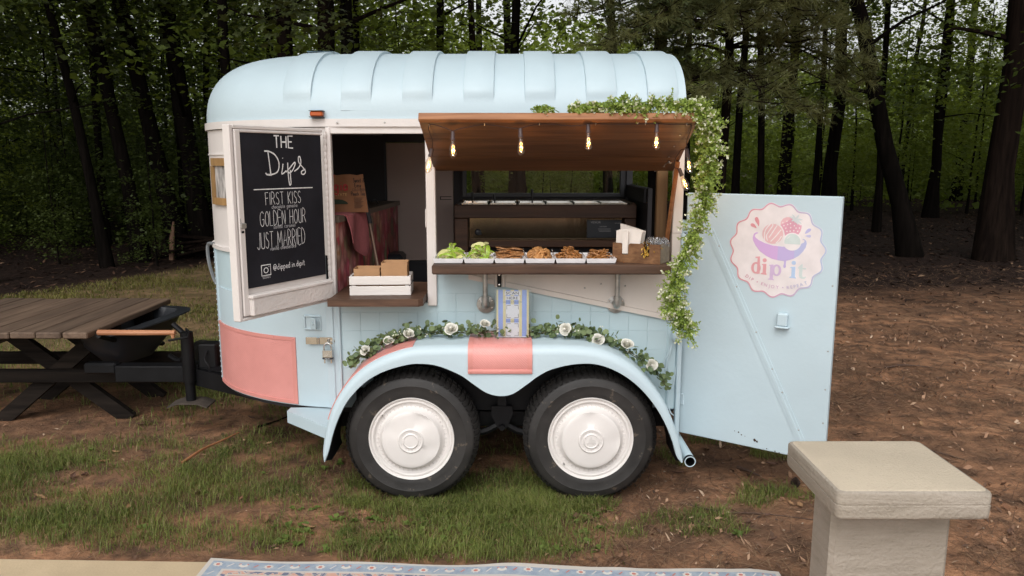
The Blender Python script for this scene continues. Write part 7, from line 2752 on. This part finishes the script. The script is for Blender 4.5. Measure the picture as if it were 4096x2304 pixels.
for (nm, arr, mt) in (('leaf', LV, GLEAF), ('blossom', BV, GBLOS)):
    o = bpy.data.objects.new(nm, fast_mesh(nm, np.array(arr) - gl, 4, [mt]))
    COL.objects.link(o)
    o.parent = gar
    tag(o, kind='stuff')

# ---- rose garland lying on the fender
RLEAF = [leafmat('eucalyptus_leaf', (0.085, 0.135, 0.060), (0.17, 0.225, 0.12), 0.15, 30, 0.5, 0.35), leafmat('eucalyptus_leaf_dark', (0.055, 0.092, 0.050), (0.12, 0.165, 0.10), 0.12, 30, 0.55, 0.35)]
ROSE = leafmat('rose_petal', (0.70, 0.68, 0.62), (0.80, 0.79, 0.76), 0.12, 20, 0.55, 0.0)
rg = thing('rose_garland', 'eucalyptus garland with white roses lying along the top of the fender', 'garland', (0.0, 3.66, 0.82))
base = [(-0.790, 0.668), (-0.721, 0.716), (-0.652, 0.754), (-0.584, 0.782), (-0.497, 0.806), (-0.381, 0.818), (-0.266, 0.822), (-0.14, 0.824), (0.004, 0.822), (0.119, 0.820), (0.235, 0.826), (0.312, 0.822), (0.409, 0.795), (0.506, 0.758), (0.604, 0.704), (0.683, 0.648), (0.733, 0.590), (0.767, 0.540)]
rp = catmull([(x, 3.665, z + 0.006) for x, z in base], 8)
m = M()
for ph in (0, 2.1, 4.0):
    m.tube([(p[0], p[1] + 0.010 * math.sin(0.35 * i + ph), p[2] + 0.007 * math.cos(0.35 * i + ph)) for i, p in enumerate(rp)], 0.0022, 5)
part('stem', m, plain('rose_stem', (0.10, 0.095, 0.035), 0.6), rg)
el = []
for k in range(2):
    mm = M()
    n = 10
    pts = [(0, 0, 0)]
    for j in range(n):
        a = 2 * PI * j / n
        pts.append((0.5 + 0.5 * math.cos(a), 0.42 * math.sin(a), 0.05 * math.cos(2 * a)))
    c_ = len(pts)
    pts.append((0.5, 0, -0.06))
    mm.add(pts, [(c_, 1 + j, 1 + (j + 1) % n) for j in range(n)] + [(0, 1 + n // 2 - 1, 1 + n // 2), (0, 1 + n // 2, 1 + n // 2 + 1)])
    el.append(mm.mesh('leaf', (0, 0, 0), [RLEAF[k]], 80))
random.seed(66)
berries = M()
for i in range(300):
    t = random.random()
    if 0.44 < t < 0.52 and random.random() < 0.7:
        continue
    if t > 0.93 and random.random() < 0.75:
        continue
    p = Vector(rp[int(t * (len(rp) - 1))]) + Vector((random.gauss(0, 0.012), random.gauss(-0.012, 0.022), random.gauss(0.008, 0.015)))
    d = Vector((random.gauss(0, 1), random.gauss(-0.7, 0.8), random.gauss(0.25, 0.8))).normalized()
    nrm = Vector((random.gauss(0, .6), random.gauss(-0.8, .5), random.gauss(.6, .5))).normalized()
    s = nrm.cross(d)
    if s.length < 0.1:
        continue
    s.normalize()
    nrm = d.cross(s)
    ln = random.uniform(0.022, 0.036)
    p.z = max(p.z, 0.52)
    place('leaf', el[i % 2] if random.random() < 0.7 else el[0], rg, frame(tuple(p), tuple(d * ln), tuple(s * ln), tuple(nrm * ln)))
xl = []
for i in range(520):
    t = random.random()
    if (0.445 < t < 0.515 and random.random() < 0.7) or (t > 0.93 and random.random() < 0.8):
        continue
    p = Vector(rp[int(t * (len(rp) - 1))]) + Vector((random.gauss(0, 0.014), random.gauss(0.004, 0.024), random.gauss(0.012, 0.017)))
    d = Vector((random.gauss(0, 1), random.gauss(-0.3, 0.9), random.gauss(0.3, 0.9))).normalized()
    nrm = Vector((random.gauss(0, .7), random.gauss(-0.7, .6), random.gauss(.6, .6))).normalized()
    s = nrm.cross(d)
    if s.length < 0.1:
        continue
    s.normalize()
    ln = random.uniform(0.020, 0.034)
    w = ln * 0.42
    xl.append([tuple(p), tuple(p + d * ln * .25 + s * w * .8), tuple(p + d * ln * .6 + s * w), tuple(p + d * ln * .95 + s * w * .4), tuple(p + d * ln * .95 - s * w * .4), tuple(p + d * ln * .6 - s * w), tuple(p + d * ln * .25 - s * w * .8)])
o = bpy.data.objects.new('small_leaves', fast_mesh('small_leaves', np.array(xl) - np.array(OFF[rg.name]), 7, [RLEAF[0]]))
COL.objects.link(o)
o.parent = rg
tag(o, kind='stuff')
for i in range(40):
    t = random.choice([0.2, 0.27, 0.33, 0.46, 0.60, 0.64, 0.74, 0.78, 0.82, 0.85]) + random.gauss(0, 0.012)
    c_ = Vector(rp[int(max(0, min(1, t)) * (len(rp) - 1))]) + Vector((random.gauss(0, 0.014), random.gauss(-0.02, 0.012), random.gauss(0.018, 0.013)))
    for k in range(2):
        q = c_ + Vector((random.gauss(0, .005), random.gauss(0, .005), random.gauss(0, .005)))
        berries.lathe([(0, -0.0036), (0.0026, -0.0025), (0.0036, 0), (0.0026, 0.0025), (0, 0.0036)], 8, tr(*q))
part('berries', berries, plain('white_berry', (0.68, 0.67, 0.56), 0.4), rg, kind='stuff', smooth=80)
rm = M()
for i in range(22):
    q = i / 21
    rad = 0.09 + 0.80 * q ** 0.85
    top_h = 1.0 - 0.42 * q ** 1.6
    a0 = i * 2.39996
    aw = R(118 - 62 * q ** 0.6)
    curl = 0.03 + 0.16 * q
    rows_ = []
    for j in range(6):
        v_ = j / 5
        rr = rad * (0.30 + 0.70 * v_ ** 0.6) + curl * max(0, v_ - 0.6) ** 1.5 * 2.2
        row = []
        for k in range(7):
            u = k / 6 * 2 - 1
            a = a0 + u * aw * (0.60 + 0.40 * math.sin(PI * min(1, v_ * 0.85 + 0.12)))
            zz = top_h * (0.10 + 0.90 * v_) - curl * 1.1 * max(0, v_ - 0.65) - 0.09 * u * u * v_
            rq = rr * (1 + 0.05 * u)
            row.append((rq * math.cos(a), rq * math.sin(a), zz))
        rows_.append(row)
    rm.grid(rows_)
rm.lathe([(0.0, 0.0), (0.30, 0.22), (0.22, 0.62), (0.10, 0.86), (0.0, 0.88)], 10)
rose_me = rm.mesh('rose', (0, 0, 0), [ROSE], 60)
for (x, z, d, s) in ((-0.707, 0.752, (-.3, -.75, .6), .021), (-0.597, 0.797, (.1, -.5, .8), .022), (-0.500, 0.832, (.25, -.55, .85), .024), (-0.293, 0.857, (-.05, -.7, .7), .027), (-0.133, 0.880, (.2, -.5, .9), .021), (0.260, 0.860, (-.35, -.85, .4), .025), (0.413, 0.806, (0, -.8, .5), .026), (0.553, 0.780, (.1, -.5, .85), .027), (0.674, 0.685, (.15, -.95, .25), .024)):
    zax = Vector(d).normalized()
    xax = Vector((0, 1, 0.3)).cross(zax).normalized()
    s *= 1.32
    place('rose', rose_me, rg, frame((x, 3.625, z - s * 0.35), tuple(xax * s), tuple(zax.cross(xax) * s), tuple(zax * s)))

# ================================================================== PICNIC TABLE AND WHEELBARROW
pt = thing('picnic_table', 'weathered brown plank picnic table with dark crossed legs', 'picnic table', (-3.1, 4.9, 0))
random.seed(9)
for k in range(8):
    x1 = -2.482 - 0.1515 * k
    m = M()
    dz = random.uniform(-0.003, 0.003)
    m.box(x1 - 0.146, x1, 4.392 + random.uniform(-.012, .012), 5.52 + random.uniform(-.01, .01), 0.622 + dz, 0.660 + dz, 0.006)
    part('plank', m, TABLE_WOOD, pt)
for y in (4.80, 5.25):
    m = M()
    m.box(-3.72, -2.50, y - 0.02, y + 0.02, 0.555, 0.6175, 0.003)
    part('cleat', m, LEG_WOOD, pt)
    for s, yy in ((1, y - 0.045), (-1, y + 0.001)):
        m = M()
        a, b2 = (Vector((-3.29, yy, 0.0)), Vector((-2.56, yy, 0.61)))
        if s < 0:
            a, b2 = Vector((-2.51, yy, 0.0)), Vector((-3.28, yy, 0.61))
        d = (b2 - a).normalized()
        n = Vector((-d.z, 0, d.x)) * 0.046
        q_ = [a - n - d * 0.03, a + n - d * 0.03, b2 + n, b2 - n]
        m.add([(p.x, yy, p.z) for p in q_] + [(p.x, yy + 0.044, p.z) for p in q_], [(0, 1, 2, 3), (7, 6, 5, 4), (0, 4, 5, 1), (1, 5, 6, 2), (2, 6, 7, 3), (3, 7, 4, 0)])
        part('leg', m, LEG_WOOD, pt)
    m = M()
    m.box(-3.98, -2.22, y - 0.090, y - 0.047, 0.262, 0.345, 0.004)
    part('bench_rail', m, LEG_WOOD, pt)
for k in range(2):
    m = M()
    m.box(-3.98 + 0.15 * k, -3.84 + 0.15 * k, 4.40, 5.52, 0.3465, 0.382, 0.005)
    part('bench_plank', m, TABLE_WOOD, pt)

wb = thing('wheelbarrow', 'black plastic wheelbarrow with an orange wooden handle beside the picnic table', 'wheelbarrow', (-2.45, 5.0, 0))
A0, A1 = Vector((-2.60, 4.66, 0)), Vector((-2.43, 5.34, 0))
ax = (A1 - A0).normalized()
sx_ = Vector((ax.y, -ax.x, 0))
m = M()


def tub_ring(c0, c1, w, z0, z1, n=24, pw=4):
    c, hl = (c0 + c1) / 2, (c1 - c0).length / 2
    out = []
    for i in range(n + 1):
        a = 2 * PI * i / n
        cu, su = math.cos(a), math.sin(a)
        u = math.copysign(abs(cu) ** (2 / pw), cu) * hl
        w_ = math.copysign(abs(su) ** (2 / pw), su) * w
        p = c + ax * u + sx_ * w_
        out.append((p.x, p.y, z0 + (z1 - z0) * (u / hl * 0.5 + 0.5)))
    return out


ro = [tub_ring(A0 + ax * 0.14, A1 - ax * 0.28, 0.11, 0.375, 0.37), tub_ring(A0 + ax * 0.02, A1 - ax * 0.08, 0.155, 0.49, 0.51), tub_ring(A0, A1, 0.185, 0.590, 0.618), tub_ring(A0 - ax * 0.06, A1 + ax * 0.05, 0.235, 0.592, 0.622)]
ri = [tub_ring(A0 + ax * 0.15, A1 - ax * 0.29, 0.105, 0.385, 0.38), tub_ring(A0 + ax * 0.03, A1 - ax * 0.09, 0.145, 0.49, 0.51), tub_ring(A0 + ax * 0.02, A1 - ax * 0.02, 0.155, 0.603, 0.630), tub_ring(A0 - ax * 0.058, A1 + ax * 0.048, 0.233, 0.600, 0.630)]
m.slab(ro, ri)
m.add(ro[0][:-1], [tuple(range(24))])
part('tub', m, PLASTIC_BLACK, wb, smooth=50)
m = M()
for (off, tip) in ((0.0, 0.0),):
    m.tube([(-2.46, 4.47, 0.643), (-2.20, 4.455, 0.645), (-1.99, 4.445, 0.648)], [0.017, 0.0165, 0.0145], 10)
    m.tube([(-2.008, 4.446, 0.650), (-2.006, 4.446, 0.615)], [0.013, 0.010], 8)
part('handle', m, HANDLE_WOOD, wb)
m = M()
m.tube([(-2.46, 4.47, 0.625), (-2.48, 4.75, 0.52), (-2.42, 5.2, 0.40)], 0.016, 8)
m.tube(catmull([(-2.25, 5.0, 0.58), (-2.16, 4.98, 0.50), (-2.15, 4.98, 0.42), (-2.22, 5.0, 0.33), (-2.30, 5.02, 0.36)], 4), 0.018, 8)
part('frame', m, BLACK_METAL, wb)
m = M()
m.lathe([(0.06, -0.03), (0.12, -0.04), (0.16, -0.03), (0.17, 0.0), (0.16, 0.03), (0.12, 0.04), (0.06, 0.03)], 24, frame((-2.31, 5.55, 0.17), tuple(ax), (0, 0, 1), tuple(sx_)))
m.tube([(-2.37, 5.55, 0.17), (-2.25, 5.55, 0.17)], 0.062, 12)
part('wheel', m, RUBBER, wb)

# ================================================================== CONCRETE SEAT, RUG
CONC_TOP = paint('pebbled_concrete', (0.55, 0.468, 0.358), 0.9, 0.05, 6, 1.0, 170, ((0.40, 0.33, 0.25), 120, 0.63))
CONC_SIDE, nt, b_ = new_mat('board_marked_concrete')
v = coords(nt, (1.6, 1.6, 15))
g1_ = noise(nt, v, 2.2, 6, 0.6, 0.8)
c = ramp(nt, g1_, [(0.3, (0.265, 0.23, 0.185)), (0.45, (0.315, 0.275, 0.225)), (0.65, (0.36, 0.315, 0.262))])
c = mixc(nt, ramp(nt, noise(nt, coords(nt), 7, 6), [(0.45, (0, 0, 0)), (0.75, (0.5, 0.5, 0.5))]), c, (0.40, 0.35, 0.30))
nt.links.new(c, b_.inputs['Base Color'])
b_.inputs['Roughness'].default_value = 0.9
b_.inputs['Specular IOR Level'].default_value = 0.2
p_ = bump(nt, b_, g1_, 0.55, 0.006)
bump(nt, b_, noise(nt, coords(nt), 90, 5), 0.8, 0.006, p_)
seat = thing('concrete_seat', 'concrete seat with a square pebbled slab on a board marked leg', 'seat', (1.06, 2.08, 0))
m = M()
cx0, cx1, cy0, cy1 = 0.852, 1.262, 1.895, 2.278


def rrect(o, r, n=5):
    pts = []
    for (cx, cy, a0) in ((cx1 - r - o, cy1 - r - o, 0), (cx0 + r + o, cy1 - r - o, 90), (cx0 + r + o, cy0 + r + o, 180), (cx1 - r - o, cy0 + r + o, 270)):
        for k in range(n + 1):
            a = R(a0 + 90 * k / n)
            pts.append((cx + r * math.cos(a), cy + r * math.sin(a)))
    return pts


prof = [(0.008, 0.722), (0.0015, 0.727), (0.0, 0.735), (0.0, 0.762), (0.002, 0.763), (0.002, 0.7655), (0.0005, 0.767), (0.0, 0.790), (0.003, 0.797), (0.010, 0.8)]
m.grid([[(p[0] + random.gauss(0, .0004), p[1] + random.gauss(0, .0004), z) for p in rrect(o, 0.018)] for o, z in prof], wrap=True)
n_ = len(rrect(0, 0.018))
m.add([(p[0], p[1], 0.722) for p in rrect(0.008, 0.018)], [tuple(reversed(range(n_)))])
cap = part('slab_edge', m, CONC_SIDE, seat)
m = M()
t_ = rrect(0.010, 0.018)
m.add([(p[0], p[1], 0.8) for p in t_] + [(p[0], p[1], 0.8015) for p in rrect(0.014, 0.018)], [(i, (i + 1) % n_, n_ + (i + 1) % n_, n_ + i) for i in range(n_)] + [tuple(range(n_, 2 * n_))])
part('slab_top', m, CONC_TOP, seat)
m = M()
m.box(0.893, 1.228, 2.010, 2.150, -0.05, 0.7215, 0.012)
part('leg', m, CONC_SIDE, seat)

RUG, nt, b_ = new_mat('woven_rug')
tc = nt.nodes.new('ShaderNodeTexCoord')
sx = nt.nodes.new('ShaderNodeSeparateXYZ')
nt.links.new(tc.outputs['Object'], sx.inputs[0])


def mth(op, a, b2=None):
    n = nt.nodes.new('ShaderNodeMath')
    n.operation = op
    for s, val in ((n.inputs[0], a), (n.inputs[1], b2)):
        if val is None:
            continue
        if isinstance(val, (int, float)):
            s.default_value = val
        else:
            nt.links.new(val, s)
    return n.outputs[0]


RW, RD = 2.31, 1.55
d_ = mth('MINIMUM', mth('SUBTRACT', RW / 2, mth('ABSOLUTE', sx.outputs[0])), mth('SUBTRACT', RD / 2, mth('ABSOLUTE', sx.outputs[1])))
weave = noise(nt, coords(nt, (60, 220, 1)), 3, 2)
fl = noise(nt, coords(nt), 14, 5, 0.6, 1.2)
inner = ramp(nt, fl, [(0.30, (0.055, 0.075, 0.16)), (0.44, (0.10, 0.12, 0.22)), (0.47, (0.55, 0.50, 0.45)), (0.52, (0.60, 0.30, 0.22)), (0.66, (0.62, 0.40, 0.32)), (0.7, (0.52, 0.50, 0.48))])
bandc = ramp(nt, noise(nt, coords(nt), 30, 4), [(0.35, (0.21, 0.285, 0.39)), (0.65, (0.34, 0.41, 0.48))])
c = mixc(nt, ramp(nt, d_, [(0.0865, (0, 0, 0)), (0.088, (1, 1, 1))], True), bandc, inner)
line = ramp(nt, d_, [(0.0, (1, 1, 1)), (0.016, (0, 0, 0)), (0.076, (1, 1, 1)), (0.088, (0, 0, 0)), (0.112, (1, 1, 1)), (0.119, (0, 0, 0)), (1.0, (0, 0, 0))], True)
c = mixc(nt, line, c, (0.55, 0.51, 0.46))
c = mixc(nt, ramp(nt, weave, [(0.35, (0.45, 0.45, 0.45)), (0.6, (0, 0, 0))]), c, (0.46, 0.44, 0.43))
nt.links.new(c, b_.inputs['Base Color'])
b_.inputs['Roughness'].default_value = 0.95
b_.inputs['Specular IOR Level'].default_value = 0.1
bump(nt, b_, weave, 0.5, 0.004)
ang = math.atan(-0.044)
rug = thing('rug', 'faded blue and pink patterned rug at the edge of the concrete patio', 'rug', (-0.088 + 0.775 * math.sin(ang), 2.899 - 0.775 * math.cos(ang), 0.028))
rug.rotation_euler = (0, 0, ang)


def rug_z(x, y):
    e = math.exp(-((RD / 2 - y) / 0.10) ** 2)
    return 0.006 + e * (0.007 * math.exp(-((x - 0.08) / 0.10) ** 2) + 0.006 * math.exp(-((x - 0.52) / 0.08) ** 2) + 0.006 * math.exp(-((x - 1.05) / 0.06) ** 2) + 0.003 * math.sin(x * 9)) + 0.0015 * math.sin(x * 5 + y * 3)


def rug_y(x):
    return 0.006 * math.sin(x * 3.1) + 0.004 * math.sin(x * 7.7)


m = M()
top, bot = [], []
for j in range(26):
    y = -RD / 2 + RD * (j / 25)
    y = RD / 2 - (RD / 2 - y) ** 1.0
    top.append([(x, y + rug_y(x) * (1 if j > 12 else 0), rug_z(x, y)) for x in np.linspace(-RW / 2, RW / 2, 60)])
    bot.append([(p[0], p[1], p[2] - 0.005) for p in top[-1]])
m.slab(top, bot)
o = bpy.data.objects.new('rug_field', m.mesh('rug_field', (0, 0, 0), [RUG], 40))
COL.objects.link(o)
o.parent = rug
MO = [plain('rug_ivory', (0.60, 0.57, 0.53), 0.95, 0, 0.1), plain('rug_red', (0.50, 0.19, 0.15), 0.95, 0, 0.1), plain('rug_navy', (0.07, 0.10, 0.20), 0.95, 0, 0.1)]
m = M()


def motif(cx, cy, kind):
    def P(poly, mi, l):
        m.add([(cx + a, cy + rug_y(cx + a) + b2, rug_z(cx + a, cy + b2) + l) for a, b2 in poly], [tuple(range(len(poly)))], mi=mi)
    if kind == 0:
        P([(0.022 * math.cos(a) * (1 if k % 2 else .7), 0.018 * math.sin(a) * (1 if k % 2 else .7)) for k, a in enumerate(np.linspace(0, 2 * PI, 17)[:-1])], 0, 0.0012)
        P([(0.009 * math.cos(a), 0.008 * math.sin(a)) for a in np.linspace(0, 2 * PI, 9)[:-1]], 1, 0.0016)
    elif kind == 1:
        P([(-0.012, -0.012), (-0.007, -0.014), (0.012, 0.012), (0.007, 0.014)], 0, 0.0012)
    elif kind == 2:
        P([(-0.020, -0.004), (-0.004, -0.013), (0.004, -0.013), (0.020, -0.004), (0.014, 0.012), (0.004, 0.002), (-0.004, 0.002), (-0.014, 0.012)], 0, 0.0012)
        P([(-0.018, 0.006), (-0.010, 0.013), (-0.014, 0.016), (-0.022, 0.010)], 1, 0.0016)
        P([(0.018, 0.006), (0.010, 0.013), (0.014, 0.016), (0.022, 0.010)], 1, 0.0016)
    else:
        P([(-0.010, -0.008), (-0.004, -0.010), (0.010, 0.008), (0.004, 0.010)], 1, 0.0012)


for k in range(43):
    x = -RW / 2 + 0.05 + k * 0.0525
    if x < RW / 2 - 0.04:
        motif(x, RD / 2 - 0.046, (0, 1, 2, 3)[k % 4])
for k in range(26):
    motif(-RW / 2 + 0.046, RD / 2 - 0.11 - k * 0.0525, (1, 2, 3, 0)[k % 4])
o = bpy.data.objects.new('rug_motifs', m.mesh('rug_motifs', (0, 0, 0), MO, 0))
COL.objects.link(o)
o.parent = rug
tag(o, kind='stuff')

# ================================================================== SMALL THINGS ON THE GROUND
random.seed(17)
fl_m = []
LEAFB = [paint('brown_leaf', (0.20, 0.095, 0.05), 0.75, 0.2, 40, 0.3, 60), paint('tan_leaf', (0.30, 0.17, 0.085), 0.75, 0.2, 40, 0.3, 60), paint('dark_leaf', (0.10, 0.05, 0.032), 0.75, 0.2, 40, 0.3, 60)]
for k in range(3):
    m = M()
    ro = []
    for j in range(7):
        t = j / 6
        w = 0.19 * math.sin(PI * min(1, t ** 0.8)) ** 0.8 * (1 + 0.25 * math.sin(j * 2.4 + k))
        cup = 0.09 + 0.05 * k
        ro.append([(t - 0.5, s * w, cup * (s * s) * 0.5 + 0.10 * (t - 0.4) ** 2 + 0.02 * math.sin(6 * t + k)) for s in (-1, -0.5, 0, 0.5, 1)])
    m.slab(ro, [[(p[0], p[1], p[2] - 0.008) for p in r_] for r_ in ro])
    fl_m.append(m.mesh('fallen_leaf', (0, 0, 0), [LEAFB[k]], 50))
pts = [(1.201, 3.395), (1.152, 3.165), (-1.119, 3.112), (-1.008, 3.778), (-0.417, 3.315), (-0.339, 3.457), (-0.21, 3.543), (-0.05, 3.52), (0.12, 3.50), (-1.03, 3.10), (-0.93, 3.28), (-0.90, 3.52), (-1.22, 3.70), (-0.12, 3.72), (0.06, 3.66)]
while len(pts) < 70:
    x, y = random.uniform(-2.4, 2.6), random.uniform(3.02, 5.2)
    if abs(x) < 0.75 * y and not (-0.95 < x < 0.85 and 3.52 < y < 5.4) and not (0.8 < x < 1.3 and y < 2.4):
        pts.append((x, y))
for (x, y) in pts:
    s = random.uniform(0.035, 0.07)
    inst('fallen_leaf', random.choice(fl_m), tr(x, y, float(gz(x, y)) + 0.012) @ rot('Z', random.uniform(0, 360)) @ rot('X', random.gauss(0, 16)) @ rot('Y', random.gauss(0, 12)) @ Matrix.Scale(s, 4), 'single dry brown leaf lying on the ground round the trailer', 'leaf', 'fallen leaves on the grass and earth')
BARKT = BARK[1]
STICK = paint('dry_stick', (0.085, 0.05, 0.034), 0.85, 0.3, 30, 0.3, 60)


def twig(pts, r, label, mat_, name='twig'):
    q = [(x, y, float(gz(x, y)) + r * 0.9 + dz) for x, y, dz in pts]
    m = M()
    cq = catmull(q, 4)
    m.tube(cq, [r * (1 - 0.6 * i / (len(cq) - 1)) for i in range(len(cq))], 6)
    solo(name, m, mat_, q[0], label, 'twig', smooth=60)


twig([(-1.805, 4.00, 0.012), (-1.765, 4.18, 0.018), (-1.715, 4.32, 0.022), (-1.655, 4.46, 0.02)], 0.009, 'orange brown twig lying in the grass left of the trailer', paint('orange_twig', (0.34, 0.14, 0.06), 0.7))
twig([(-1.60, 4.62, 0.0), (-1.50, 4.72, 0.01), (-1.42, 4.86, 0.02), (-1.36, 5.1, 0.05)], 0.007, 'thin dark root curving under the step plate', BARKT)
twig([(1.227, 3.971, 0.0), (1.26, 3.92, 0.004), (1.309, 3.854, 0.0)], 0.011, 'short brown stick on the earth below the rear door', STICK)
twig([(0.83, 3.55, 0.0), (1.0, 3.44, 0.004), (1.2, 3.42, 0.0), (1.42, 3.36, 0.0)], 0.005, 'long thin stick on the earth right of the rear wheel', STICK)
twig([(2.3, 4.3, 0.0), (2.42, 4.22, 0.004), (2.55, 4.1, 0.0)], 0.006, 'dark stick on the bare earth right of the concrete seat', STICK)
twig([(3.0, 6.0, 0.0), (3.2, 6.06, 0.01), (3.4, 6.0, 0.0)], 0.009, 'brown stick on the earth beyond the rear door', STICK)
m = M()
cx, cy = 1.453, 3.729
cz = float(gz(cx, cy)) + 0.024
for j in range(8):
    t = j / 7
    r_ = 0.024 * math.sin(PI * (0.18 + 0.74 * t))
    for k in range(9):
        a = 2 * PI * k / 9 + j * 0.35
        f = frame((cx, cy, cz + 0.024 * (t - 0.5) * 2), (math.cos(a), math.sin(a), 0), (-math.sin(a), math.cos(a), 0), (0, 0, 1))
        m.add([(0.004, -0.004, -0.003), (0.004, 0.004, -0.003), (r_, 0.005, 0.002), (r_, -0.005, 0.002), (0.004, 0, 0.003), (r_ + 0.001, 0, 0.006)], [(0, 3, 2, 1), (0, 4, 5, 3), (1, 2, 5, 4), (3, 5, 2), (0, 1, 4)], f)
solo('pine_cone', m, paint('cone_scale', (0.045, 0.026, 0.018), 0.85), (cx, cy, cz - 0.02), 'small dark pine cone on the earth between the trailer and the seat', 'pine cone', smooth=20)
# stacked cut branches at the foot of the thick left trunk
m = M()
for k in range(16):
    a = random.uniform(-0.9, 0.9)
    p = Vector((-5.0 + random.uniform(-.3, .5), 13.1 + random.uniform(-.3, .3), 0.08 + 0.3 * random.random()))
    d = Vector((math.cos(a), 0.3 * math.sin(3 * a), 0.35 * math.sin(a) + 0.05)) * random.uniform(0.5, 0.9)
    m.tube([p - d, p, p + d * 0.9], [0.028, 0.024, 0.010], 6)
solo('brush_pile', m, BARK[1], (-4.9, 13.1, 0), 'tangled pile of cut branches at the foot of the thick left trunk', 'branches', smooth=60)
m = M()
m.tube([(-5.75, 12.9, -0.05), (-5.73, 12.92, 0.3), (-5.70, 12.97, 0.62)], [0.040, 0.042, 0.015], 6)
solo('cut_stake', m, paint('fresh_wood', (0.30, 0.17, 0.11), 0.8), (-5.75, 12.9, 0), 'pale split stake leaning on the thick left trunk', 'stake')
bpy.context.view_layer.update()
